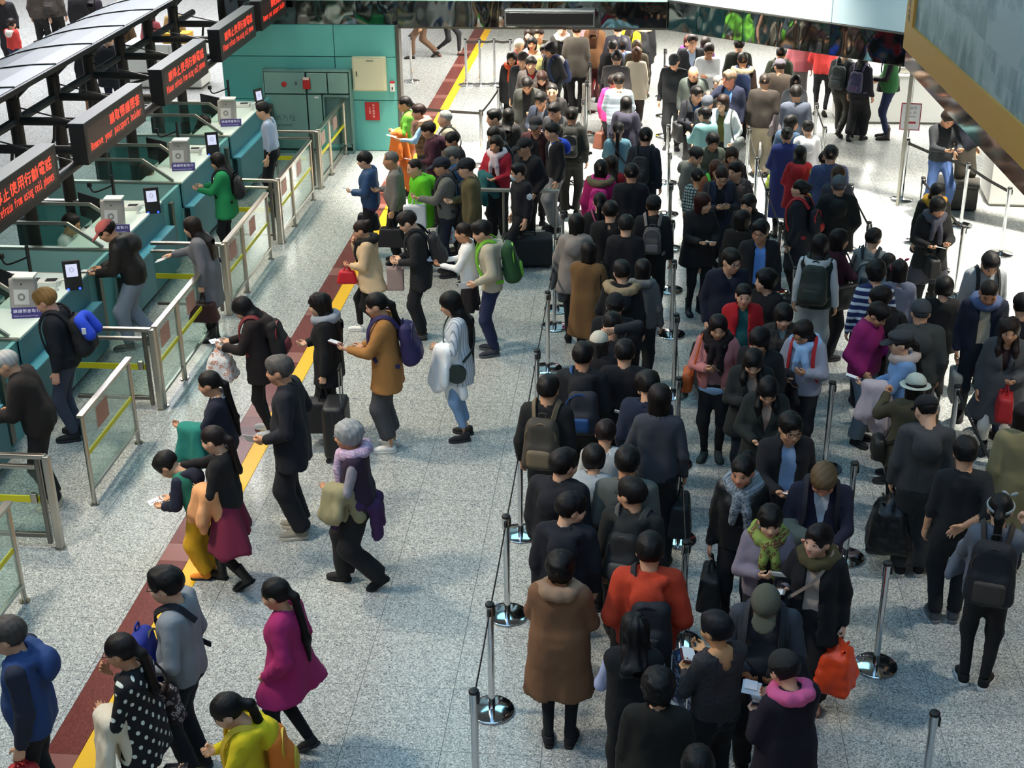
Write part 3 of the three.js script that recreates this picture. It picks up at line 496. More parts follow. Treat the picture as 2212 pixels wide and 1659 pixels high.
function owned(q, name, label, category, pieces, group) {  // pieces: [name, geometry, material, label] in the owner's frame
  const b = new THREE.Box3(); for (const [, g] of pieces) { g.computeBoundingBox(); b.union(g.boundingBox); }
  const base = V((b.min.x + b.max.x) / 2, b.min.y, (b.min.z + b.max.z) / 2); q.root.updateMatrixWorld(true);
  const w = base.clone().applyMatrix4(q.root.matrixWorld), o = thing(name, label, category, w.x, w.y, w.z, q.root.rotation.y, group);
  for (const [n, g, m, l] of pieces) { const p = part(n, g, m, o); p.position.set(-base.x, -base.y, -base.z); if (l) p.userData.label = l; }
  return o;
}
const cloth = (c, rough = .8) => c.includes('/') ? patterned(c.split('/')[1], c.split('/')[0], c.split('/')[2]) : std(c, rough);
function carry(q, kind, col, text, x1, x2) {
  const { k, up, sp, cell } = q, th = q.thick + q.fat * .03, who = sp.w || 'someone', cc = clamp(cell * 1.0, .015, .03), fold = (a, f = 16) => (x, y, z) => a * noise3(x * f + 3, y * f, z * f);
  const axis = (p) => { const i = q.inU(p.x, p.y, p.z), c = up(0, clamp(i[1], -.1, .36), -.01); return p.clone().sub(c).normalize(); }, M = (rx = 0, rz = 0) => new THREE.Matrix4().extractRotation(q.U).multiply(new THREE.Matrix4().makeRotationFromEuler(new THREE.Euler(rx, 0, rz)));
  const arm = (s) => q.arms.find((a) => a.s === (s === 'L' ? 1 : -1));
  if (kind === 'backpack' || kind === 'sling' || kind === 'daypack' || kind === 'front') {
    const big = kind === 'daypack' ? .8 : +(x2 || 1), dz = .075 * big, cy = kind === 'sling' ? .14 : kind === 'front' ? .02 : .18, cz = kind === 'front' ? .15 + th + dz : -.125 - th - dz, c = up(kind === 'sling' ? -.03 : kind === 'front' ? .04 : 0, cy, cz), m = M(.1);
    const body = solid({ k: .03, g: [{ k: .03, p: [rbox(c, .145 * big * k, .215 * big * k, dz * 1.05 * k, .07 * big * k, m, .12), rbox(up(0, cy - .08 * big, cz - dz * .9), .115 * big * k, .1 * big * k, .045 * k, .035 * k, m)] }], disp: fold(.007) }, cc);
    const pcs = [['bag_body', body, cloth(col, .75)]];
    pcs.push(['pocket', solid({ k: .01, g: [{ k: .01, p: [rbox(up(0, cy - .09 * big, cz - dz * 1.35), .1 * big * k, .075 * big * k, .03 * k, .025 * k, m)] }] }, cc), cloth(x1 || col, .7)]);
    pcs.push(['zip', ribbon([[-.12, -.02], [-.11, .12], [0, .19], [.11, .12], [.12, -.02]].map(([a, b]) => up(a * big, cy + b * big, cz - dz * .55)), (p) => axis(p), .012, .02), std(x1 ? x1.split('/')[0] : '#2b2b2e', .6)]);
    pcs.push(['handle', tube([[-.03, .2], [-.03, .24], [.03, .24], [.03, .2]].map(([a, b]) => up(a, cy + b * big, cz + dz * .6)), .008, 6), cloth(col)]);
    const sides = kind === 'sling' || kind === 'front' ? [0] : [1, -1];
    for (const s of sides) {
      const L = s ? [[.07, .36, -.135], [.09, .462, -.06], [.1, .462, .04], [.105, .36, .118], [.115, .2, .125], [.15, .06, .075], [.16, .0, -.03], [.12, -.02, -.13]] : [[.07, .36, -.14], [.085, .465, -.03], [.06, .4, .1], [-.02, .24, .13], [-.12, .1, .1], [-.165, .05, 0], [-.12, .02, -.14]];
      const off = th * .7 + .004; pcs.push(['strap', ribbon(L.map(([a, b, c2]) => { const p = up((s || 1) * a, b, c2); return p.addScaledVector(axis(p), off); }), axis, .042 * k, .012), cloth(x1 && kind !== 'daypack' ? x1 : col)]);
    }
    return owned(q, 'backpack', text + ' worn by ' + who, 'backpack', pcs);
  }
  if (kind === 'shoulder' || kind === 'cross') {           // x1: side the bag hangs on, x2: shape
    const s = x1 === 'L' ? 1 : -1, rd = x2 === 'round', hx = rd ? .03 : .06, hw = rd ? .09 : x2 === 'big' ? .19 : .14, hh = rd ? .09 : x2 === 'big' ? .16 : .11, c = up(s * (.2 + th + hx), rd ? -.12 : -.06, x2 === 'back' ? -.1 : .03), m = M(0, 0);
    const body = rd ? (() => { const g = new THREE.CylinderGeometry(.1, .1, .06, 28, 1).rotateZ(Math.PI / 2); g.translate(c.x, c.y, c.z); return g; })() : solid({ k: .02, g: [{ k: .02, p: [rbox(c, hx * k, hh * k, hw * k, .04 * k, m, .1)] }], disp: fold(.009) }, cc);
    const sh = kind === 'cross' ? -s : s, pt = kind === 'cross' ? [[s * .2, .0, .05], [s * .1, .15, .13], [sh * .03, .34, .115], [sh * .085, .462, -.01], [sh * .02, .33, -.13], [s * .1, .12, -.13], [s * .2, 0, -.04]] : [[s * .2, .02, .1], [s * .165, .25, .125], [s * .12, .455, .02], [s * .165, .25, -.12], [s * .2, .02, -.06]];
    const st = ribbon(pt.map(([a, b, d]) => { const p = up(a, b, d); return p.addScaledVector(axis(p), th + .012); }), axis, .026 * k, .008);
    return owned(q, rd ? 'round_bag' : 'shoulder_bag', text + ' on the shoulder of ' + who, 'bag', [['bag_body', body, cloth(col, .55)], ['strap', st, cloth(col.split('/')[0], .6)]]);
  }
  if (['hand', 'plastic', 'tote', 'sack', 'paperbag'].includes(kind)) {
    const a = arm(x1 || 'L'), p = a.palm, sc = +(x2 || 1) * k, pl = kind === 'plastic' || kind === 'sack';
    const hw = (kind === 'paperbag' ? .12 : .16) * sc, hh = (kind === 'hand' ? .12 : kind === 'tote' ? .17 : .17) * sc, hd = (pl ? .11 : kind === 'hand' ? .075 : .055) * sc, top = pl ? .07 : .13, c = p.clone().add(V(0, -top * sc - hh, 0));
    const mm = new THREE.Matrix4().makeRotationY(Math.PI / 2);
    const g = pl ? { k: .05, p: [rbox(c, hw * .82, hh * .8, hd, .06, mm, .25), cone(p.clone().add(V(0, -.03, 0)), c.clone().add(V(0, hh * .5, 0)), .022, hd * .8)] } : { k: .02, p: [rbox(c, hw, hh, hd, kind === 'paperbag' ? .012 : .03, mm, kind === 'hand' ? .15 : 0)] };
    const pcs = [['bag_body', solid({ k: .03, g: [g], disp: fold(pl ? .014 : .006, pl ? 22 : 12) }, clamp(cc, .012, .02)), cloth(col, pl ? .45 : .6)]];
    for (const s of [1, -1]) pcs.push(['handle', tube([V(s * hd * .5, 0, -hw * .4), V(s * hd * .25, hh * .45 + top * .4, -hw * .2), V(0, 0, 0), V(s * hd * .25, hh * .45 + top * .4, hw * .2), V(s * hd * .5, 0, hw * .4)].map((v, i) => i === 2 ? p.clone() : c.clone().add(v).add(V(0, i === 0 || i === 4 ? hh * .95 : hh * .3, 0))), pl ? .012 : .008, 5), cloth(col.split('/')[0], .6)]);
    return owned(q, ({ hand: 'handbag', plastic: 'plastic_bag', tote: 'tote_bag', sack: 'carrier_bag', paperbag: 'paper_bag' })[kind], text + ' held by ' + who, 'bag', pcs);
  }
  if (kind === 'coat') {                                    // a coat over the forearm; x1: arm, x2: length
    const a = arm(x1 || 'L'), L = +(x2 || .36) * k, d = a.dir.clone().setY(0).normalize(), z = V(-d.z, 0, d.x), r = .036 * k + .022, p = [cone(a.E.clone().lerp(a.W, .15), a.E.clone().lerp(a.W, .95), r + .012, r + .006)], rr = rng(Math.round(L * 1000) + people.length);
    for (const s of [1, -1]) for (let i = 0; i < 5; i++) { const t = .12 + i * .2, top = a.E.clone().lerp(a.W, t).addScaledVector(z, s * r * .7), l = L * (s > 0 ? .85 + rr() * .3 : .6 + rr() * .35), bot = top.clone().addScaledVector(z, s * (.025 + rr() * .05)).addScaledVector(d, (t - .5) * .1 + (rr() - .5) * .05).add(V(0, -l, 0)); p.push(cone(top, bot, .034 * k, (.036 + rr() * .022) * k)); }
    const f = { k: .04, g: [{ k: .055, p }], disp: (x, y, z2) => .012 * noise3(x * 14, y * 6, z2 * 14) + .007 * noise3(x * 32, y * 13, z2 * 32) };
    return owned(q, 'coat', text + ' over the arm of ' + who, 'coat', [['cloth', solid(f, cc), cloth(col, .95)]]);
  }
  if (kind === 'tied') {                                    // jacket tied round the waist
    const f = { k: .03, g: [{ k: .03, p: [1, -1].flatMap((s) => [cone(q.hipC.clone().add(V(s * .08, .09, .12)), q.hipC.clone().add(V(s * .16, .06, 0)), .04, .055), cone(q.hipC.clone().add(V(s * .16, .06, 0)), q.hipC.clone().add(V(s * .07, .0, -.15)), .055, .06), cone(q.hipC.clone().add(V(s * .1, 0, -.14)), q.hipC.clone().add(V(s * .12, -.26, -.16)), .06, .05), cone(q.hipC.clone().add(V(s * .03, .07, .17)), q.hipC.clone().add(V(s * .06, -.2, .22)), .036, .044)]) }], disp: fold(.012, 20) };
    return owned(q, 'jacket', text + ' round the waist of ' + who, 'jacket', [['cloth', solid(f, cc), cloth(col, .9)]]);
  }
  if (kind === 'suitcase') {                                // x1: where it stands beside the owner, x,z in the owner's frame
    const [x, z, h] = (x1 || '.35,-.2,.55').split(',').map(Number), hh = h * .5, y = hh + .05, pcs = [], c = V(x, y, z);
    pcs.push(['shell', solid({ k: .01, g: [{ k: .01, p: [rbox(c, h * .34, hh, h * .2, .05)] }], disp: x2 === 'rib' ? (px) => .006 * Math.sin((px - x) * 70) : null }, cc), std(col, .5)]);
    for (const s of [1, -1]) { pcs.push(['handle_rod', new THREE.CylinderGeometry(.008, .008, .4, 8).translate(x + s * .07, 2 * hh + .22, z - h * .12), std('#9a9a9c', .3, { metalness: .9 })]); for (const t of [1, -1]) pcs.push(['wheel', new THREE.CylinderGeometry(.028, .028, .026, 12).rotateZ(Math.PI / 2).translate(x + s * h * .27, .028, z + t * h * .13), std('#151515', .6)]); }
    pcs.push(['handle', new THREE.CapsuleGeometry(.016, .14, 4, 8).rotateZ(Math.PI / 2).translate(x, 2 * hh + .43, z - h * .12), std('#1a1a1c', .6)], ['zip', new RoundedBoxGeometry(h * .69, h * .92, .012, 2, .005).translate(x, y, z + .0), std('#2c2c2e', .5)]);
    return owned(q, 'suitcase', text + ' standing beside ' + who, 'suitcase', pcs);
  }
  if (kind === 'pillow') {                                  // a neck pillow strapped on a backpack
    const c = up(0, .27, -.3 - th), g = solid({ k: .02, g: [{ k: .02, p: [cone(up(-.09, .33, -.27 - th), up(-.1, .2, -.33 - th), .062, .066), cone(up(.09, .33, -.27 - th), up(.1, .2, -.33 - th), .062, .066), cone(up(-.08, .36, -.24 - th), up(.08, .36, -.24 - th), .055, .055)] }] }, cc);
    const t = new RoundedBoxGeometry(.012, .07, .045, 1, .004); t.translate(c.x + .165, c.y, c.z - .0);
    return owned(q, 'neck_pillow', text + ' strapped to the backpack of ' + who, 'pillow', [['cushion', g, cloth(col, .95)], ['care_tag', t, std('#e8e8e6', .8)]]);
  }
  if (kind === 'umbrella') {                                // folded, hooked over the arm
    const a = arm(x1 || 'R'), p = a.E.clone().lerp(a.W, .5).add(V(0, .03, 0)), d = V(.25 * a.s, -1, -.25).normalize(), tip = p.clone().addScaledVector(d, .72);
    return owned(q, 'umbrella', text + ' hanging beside ' + who, 'umbrella', [['canopy', solid({ k: .01, g: [{ k: .01, p: [cone(p.clone().addScaledVector(d, .12), p.clone().addScaledVector(d, .6), .042, .018)] }], disp: (x, y, z) => .006 * Math.sin(Math.atan2(x - p.x, z - p.z) * 5) }, .014), cloth(col)], ['shaft', bar(p, tip, .006, 6), M.steel], ['handle', tube([p.clone().addScaledVector(d, .1), p.clone(), p.clone().add(V(0, .09, .01)), p.clone().add(V(-.05, .12, .01)), p.clone().add(V(-.09, .07, .01))], .012, 7), std('#e2e0d4', .5)]]);
  }
  // small flat things in a hand: paper, passport, phone, card
  const a = arm(x1 || 'R'), p = a.palm.clone().addScaledVector(a.dir, .03 * k).addScaledVector(a.n, -.008), d = a.dir.clone(), n = a.n.clone(), u = V().crossVectors(d, n).normalize();
  const m = basis(u, d, n, p).multiply(new THREE.Matrix4().makeRotationFromEuler(new THREE.Euler(kind === 'phone' ? -.15 : .2, 0, .25)));
  const plate = (w, h, t, x, y, z, ry = 0) => { const g = new RoundedBoxGeometry(w, h, t, 1, Math.min(t * .45, .004)); g.rotateY(ry); g.translate(x, y, z); g.applyMatrix4(m); return g; };
  if (kind === 'phone') return owned(q, 'mobile_phone', text + ' held by ' + who, 'phone', [['case', plate(.074, .15, .01, 0, .03, .012), std(col, .4)], ['screen', plate(.066, .136, .002, 0, .03, .0185), std('#0a0d12', .12)]]);
  if (kind === 'passport') return owned(q, 'passport', text + ' held by ' + who, 'passport', [['cover', plate(.095, .13, .008, 0, .03, .014), std(col, .5)], ['page', plate(.09, .125, .003, .012, .045, .021), std('#e6e8ea', .8)]]);
  return owned(q, 'paper', text + ' held by ' + who, 'paper', [['sheet', plate(.11 * +(x2 || 1), .16 * +(x2 || 1), .003, 0, .05, .012), std(col, .85)], ['slip', plate(.075 * +(x2 || 1), .11 * +(x2 || 1), .003, .02, .06, .017, .06), std('#f2f4f5', .85)]]);
}
// ---------------------------------------------------------------- the setting
const box = (w, h, d, x, y, z) => new THREE.BoxGeometry(w, h, d).translate(x, y, z);
const rb = (w, h, d, x, y, z, r = .008, s = 1) => new RoundedBoxGeometry(w, h, d, s, Math.min(r, w * .49, h * .49, d * .49)).translate(x, y, z);
const cyl = (r, h, x, y, z, n = 16, r2 = r) => new THREE.CylinderGeometry(r2, r, h, n).translate(x, y, z);
function bar(a, b, r, n = 10) { const d = b.clone().sub(a), g = new THREE.CylinderGeometry(r, r, d.length(), n); g.applyQuaternion(new THREE.Quaternion().setFromUnitVectors(V(0, 1, 0), d.clone().normalize())); return g.translate((a.x + b.x) / 2, (a.y + b.y) / 2, (a.z + b.z) / 2); }
const flatbar = (a, b, w, t) => { const d = b.clone().sub(a), g = new RoundedBoxGeometry(w, d.length(), t, 1, .004); g.applyQuaternion(new THREE.Quaternion().setFromUnitVectors(V(0, 1, 0), d.clone().normalize())); return g.translate((a.x + b.x) / 2, (a.y + b.y) / 2, (a.z + b.z) / 2); };
function structure(name, label) { const o = new THREE.Group(); o.name = numbered(name); scene.add(o); return tag(o, label, null, null, 'structure'); }
function canvasTex(w, h, draw, srgb = true) { const c = document.createElement('canvas'); c.width = w; c.height = h; draw(c.getContext('2d'), w, h); const t = new THREE.CanvasTexture(c); if (srgb) t.colorSpace = THREE.SRGBColorSpace; return t; }
const M = {
  steel: std('#b9b4aa', .28, { metalness: 1 }), steelDark: std('#7d7a74', .35, { metalness: 1 }), chrome: std('#d6d8da', .09, { metalness: 1 }), black: std('#141414', .5), darkSteel: std('#2f2926', .45, { metalness: .35 }),
  teal: std('#66aaa8', .5), tealDark: std('#4f828a', .5), tealPale: std('#9cc6bd', .6), ledge: std('#4f93a3', .3), counter: std('#e4efe6', .3), trim: std('#a9a79c', .35, { metalness: .8 }), grey: std('#8f8b88', .6), white: std('#dcdcd6', .6),
  yellow: std('#d9cf1c', .55), gold: std('#e6a444', .5), belt: std('#3b3733', .9), purple: std('#3a2f78', .5), red: std('#b3201f', .5),
};
const glass = new THREE.MeshPhysicalMaterial({ color: '#e6f2ee', transmission: 1, thickness: 0, roughness: .03, ior: 1.5, specularIntensity: 1 });
const smoked = new THREE.MeshPhysicalMaterial({ color: '#8a7a74', transmission: 1, thickness: 0, roughness: .06, ior: 1.5 });
// CJK characters as strokes on a 6 x 6 grid (no font here has them)
const HAN = { yan: '0,1 2.5,1|.3,2.2 2.2,2.2|.3,3.2 2.2,3.2|.3,4.3 2.2,4.3 2.2,6 .3,6 .3,4.3', ren: '1.2,0 0,2.4|.8,1.4 .8,6.3',
  qing: 'yan|3,1 6.3,1|3,2 6.3,2|3,3 6.4,3|4.7,0 4.7,3|3.6,4 3.6,6.3|3.6,4 6,4 6,6.3|3.6,5 6,5', ting: 'ren|2,1 6.3,1|4.2,0 4.2,1|3,2 5.4,2 5.4,3.1 3,3.1 3,2|2,4.6 2,4 6.4,4 6.4,4.6|3,5 6,5|4.5,5 4.5,6.4', zhi: '3,.6 3,6|3,3 5.4,3|1.2,3 1.2,6|0,6.2 6.2,6.2',
  shi: 'ren|2,1 6.3,1|4.2,0 4.2,4|2.9,2 6,2 6,3.6 2.9,3.6 2.9,2|4.2,4 2,6.3|3,4.6 6.3,6.3', yong: '1,0 1,4.6 0,6.3|1,0 6,0 6,6.3|1,2.1 6,2.1|1,4.1 6,4.1|3.5,0 3.5,6.2', xing: '2,0 0,2|2,2.2 0,4.2|1.3,3.2 1.3,6.3|3,1 6.3,1|2.8,3 6.5,3|5,3 5,6.2 4,6.2',
  dong: '0,1 3,1|1.5,.2 1.5,6|.2,2 3,2 3,4 .2,4 .2,2|0,5 3,5|0,6.2 3.2,6|3.8,2 6.3,2 5.9,6.2|5,0 5,2.4 3.8,6.2', dian: '1,0 5.4,0|0,2.1 0,1 6.4,1 6.4,2.1|3.2,0 3.2,2.8|1,3 5.4,3 5.4,5.2 1,5.2 1,3|1,4 5.4,4|3.2,3 3.2,6.3 6.4,6.3', hua: 'yan|3.8,.7 6,.2|3,2 6.4,2|4.7,.5 4.7,4|3.6,4.1 6,4.1 6,6.2 3.6,6.2 3.6,4.1',
  hu: 'yan|3,.8 6.4,.8|4,.2 4,1.4|5.4,.2 5.4,1.4|3.6,1.8 3.6,4|3.6,2.2 6.3,2.2|3.6,3.1 6.2,3.1|3.6,4 6.4,4|4.9,1.7 4.9,4|3.3,4.8 6,4.8 3.4,6.4|4,5.2 6.3,6.4', zhao: '.4,.4 2.6,.4 2.6,3.8 .4,3.8 .4,.4|.4,2 2.6,2|3.4,.4 6.2,.4 5.8,2|4.6,.4 3.4,2|3.6,2.4 6,2.4 6,4 3.6,4 3.6,2.4|.4,6.3 1,5|2.4,5 2.6,6.3|4,5 4.3,6.3|5.6,5 6.3,6.3', tao: '.2,1 6.2,1|3.2,0 .4,2.8|3.4,1 6.2,2.8|2,2 2,4.9|2,2.6 5,2.6|2,3.7 5,3.7|.2,4.9 6.2,4.9|3,4.9 1.2,6.2 5.2,6.2', qu: '0,.2 3.3,.2|.6,.2 .6,5|2.6,.2 2.6,6.3|.6,1.8 2.6,1.8|.6,3.4 2.6,3.4|0,5 3.3,4.7|3.6,1.2 6.2,1.2 3.6,6.3|3.9,2.4 6.3,6.3',
  xiao: '.2,.6 1,1.4|0,2.6 .9,3.4|.1,6.2 1.2,4.2|4,0 4,2|2.6,.6 3,1.8|5.8,.4 5.2,1.8|2.4,2.4 2.4,6.3|2.4,2.4 6,2.4 6,6.3|2.4,3.7 6,3.7|2.4,5 6,5', fang: '3,0 3.4,.9|.2,1.4 6.2,1.4|2.8,1.4 2.6,3.4 .4,6.3|2.7,3 5.6,3 5.2,6.2 4.2,6.2', shuan: '0,1.4 2.6,1.4|1.4,0 1.4,6.3|1.3,2 0,4.2|4.4,0 2.8,2.4|4.4,0 6.4,2.4|3.4,3 5.8,3|3.3,4.5 5.9,4.5|2.9,6.2 6.4,6.2|4.6,3 4.6,6.2' };
function han(g, name, x, y, s) { for (const st of HAN[name].split('|')) { if (HAN[st]) { han(g, st, x, y, s); continue; } g.beginPath(); st.split(' ').forEach((p, i) => { const [a, b] = p.split(',').map(Number); i ? g.lineTo(x + a * s, y + b * s) : g.moveTo(x + a * s, y + b * s); }); g.stroke(); } }
function hanLine(g, names, x, y, s, w) { g.lineWidth = w; g.lineCap = 'round'; names.split(' ').forEach((n, i) => han(g, n, x + i * s * 8, y, s)); }

// --- floor: polished granite tiles, 0.75 m, with a maroon band and a yellow line
const granite = canvasTex(1024, 1024, (g) => {
  const r = rng(11); g.fillStyle = '#b3b6b2'; g.fillRect(0, 0, 1024, 1024);
  const cols = ['#8e9392', '#cfd1cc', '#747a7b', '#a49f95', '#c2c4bf', '#5d6466', '#9aa0a0', '#dadbd6'];
  for (let i = 0; i < 30000; i++) { const x = r() * 1024, y = r() * 1024, s = 2 + r() * r() * 7; g.fillStyle = cols[Math.floor(r() * r() * 8)]; g.globalAlpha = .5 + r() * .4; for (const ox of [0, x < 12 ? 1024 : x > 1012 ? -1024 : 0]) { g.beginPath(); g.ellipse(x + ox, y, s, s * (.5 + r() * .5), r() * 3, 0, 7); g.fill(); } }
  for (let i = 0; i < 9000; i++) { g.fillStyle = r() < .6 ? '#4d5356' : '#e2e3de'; g.globalAlpha = .75; const s = 1 + r() * 2.6; g.beginPath(); g.ellipse(r() * 1024, r() * 1024, s, s * .7, r() * 3, 0, 7); g.fill(); }
});
granite.wrapS = granite.wrapT = THREE.RepeatWrapping;
const stone = new THREE.MeshPhysicalMaterial({ map: granite, roughness: .24, specularIntensity: .75 });
const maroonTex = canvasTex(256, 256, (g) => { const r = rng(4); g.fillStyle = '#6b352f'; g.fillRect(0, 0, 256, 256); for (let i = 0; i < 3000; i++) { g.fillStyle = r() < .5 ? '#542a26' : '#7d433b'; g.globalAlpha = .5; const s = 1 + r() * 2.5; g.beginPath(); g.arc(r() * 256, r() * 256, s, 0, 7); g.fill(); } });
maroonTex.wrapS = maroonTex.wrapT = THREE.RepeatWrapping; const maroon = new THREE.MeshPhysicalMaterial({ map: maroonTex, roughness: .26, specularIntensity: .7 }), maroonPale = std('#86564e', .3);
const floor = structure('floor', 'polished speckled grey granite floor with a maroon band and a yellow line');
{
  part('grout', box(44, .3, 60, -4, -.162, -20), std('#70726e', .8), floor);
  const S = .75, g = .0035, rest = [], vars = [], rnd = rng(21), list = [];
  const tileGeo = (x0, x1, z0, z1, u, v) => { const b = new THREE.BoxGeometry(x1 - x0 - g, .02, z1 - z0 - g), p = b.attributes.position, n = b.attributes.normal, q = b.attributes.uv; for (let i = 0; i < p.count; i++) q.setXY(i, (n.getY(i) ? p.getX(i) : p.getX(i) + p.getY(i)) / 1.35 + u, (n.getY(i) ? p.getZ(i) : p.getY(i)) / 1.35 + v); return b; };
  for (let i = 0; i < 10; i++) vars.push(tileGeo(0, S, 0, S, rnd(), rnd()));
  const bandL = -4.31, bandR = -3.87;
  for (let i = -28; i < 15; i++) for (let j = 4; j < 62; j++) {
    let x0 = i * S - .6, x1 = x0 + S, z1 = -j * S, z0 = z1 - S;
    if (x0 > bandL - .01 && x1 < bandR + .01) continue; if (x0 < bandL && x1 > bandR) { list.push({ x0: bandR, x1, z0, z1, cx: (bandR + x1) / 2, cz: (z0 + z1) / 2, key: 1e3 + z0 }); x1 = bandL; } else if (x0 < bandL && x1 > bandL) x1 = bandL; else if (x0 < bandR && x1 > bandR && x0 > bandL - .01) x0 = bandR; else if (x0 >= bandL && x0 < bandR) x0 = bandR;
    if (x1 - x0 < .02) continue; const cx = (x0 + x1) / 2, cz = (z0 + z1) / 2, inV = cz < -7.4 && cx > cz * .42 - 1.6 && cx < -cz * .3 + .9 && cx > -6.6;
    list.push({ x0, x1, z0, z1, cx, cz, key: inV ? -cz + Math.abs(cx + 1) * .3 : 1e3 + Math.hypot(cx, cz) });
  }
  list.sort((a, b) => a.key - b.key);
  list.forEach((t, n) => {
    const whole = Math.abs(t.x1 - t.x0 - S) < 1e-6, gg = whole ? vars[Math.floor(rnd() * 10)] : tileGeo(0, t.x1 - t.x0, 0, S, rnd(), rnd()), y = -.0105 + (rnd() - .5) * .0012;
    if (n < 292) { const o = part('tile', gg, stone, floor); o.position.set(t.cx, y, t.cz); } else rest.push(gg.clone().translate(t.cx, y, t.cz));
  });
  const stuff = part('tile', mergeGeometries(rest), stone, floor); stuff.userData.kind = 'stuff';
  for (let z = -5; z > -40; z -= 1.5) {                     // maroon slabs with a paler piece between, and the line beside them
    const a = box(.264, .02, 1.2, -4.177, -.0102, z - .6), b = box(.264, .02, .3 - .004, -4.177, -.0104, z - 1.35); part('band_slab', a, maroon, floor); part('band_slab', b, maroonPale, floor);
  }
  part('yellow_line', rb(.17, .02, 36, -3.957, -.0096, -22, .003, 1), std('#e8b51c', .35), floor);
}
// --- shell of the hall
const shell = (name, label, w, h, d, x, y, z, m) => { const o = structure(name, label); part('panel', box(w, h, d, x, y, z), m || std('#9a9d9b', .9), o); return o; };
shell('wall_left', 'far left wall of the hall', .4, 12, 60, -24.2, 5.5, -20); shell('wall_right', 'right wall of the hall', .4, 12, 60, 13.2, 5.5, -20, std('#8b8d8c', .9)); shell('wall_far', 'far end wall of the hall', 38, 12, .4, -5.5, 5.5, -48, std('#d8d8d4', .9)); shell('wall_near', 'wall behind the viewer', 38, 12, .4, -5.5, 5.5, 5);
shell('ceiling', 'high dark ceiling of the hall', 38, .3, 54, -5.5, 10.2, -21.5, std('#77797a', .9));
shell('ceiling_low', 'low ceiling of the bay behind the mirrored beam', 20.4, .2, 22, 2.7, 2.95, -36.9, std('#dcdad4', .9));
shell('wall_upper', 'wall above the mirrored beam', 8.2, 7.2, .3, -3.6, 6.5, -25.05, std('#cfe0e6', .7));
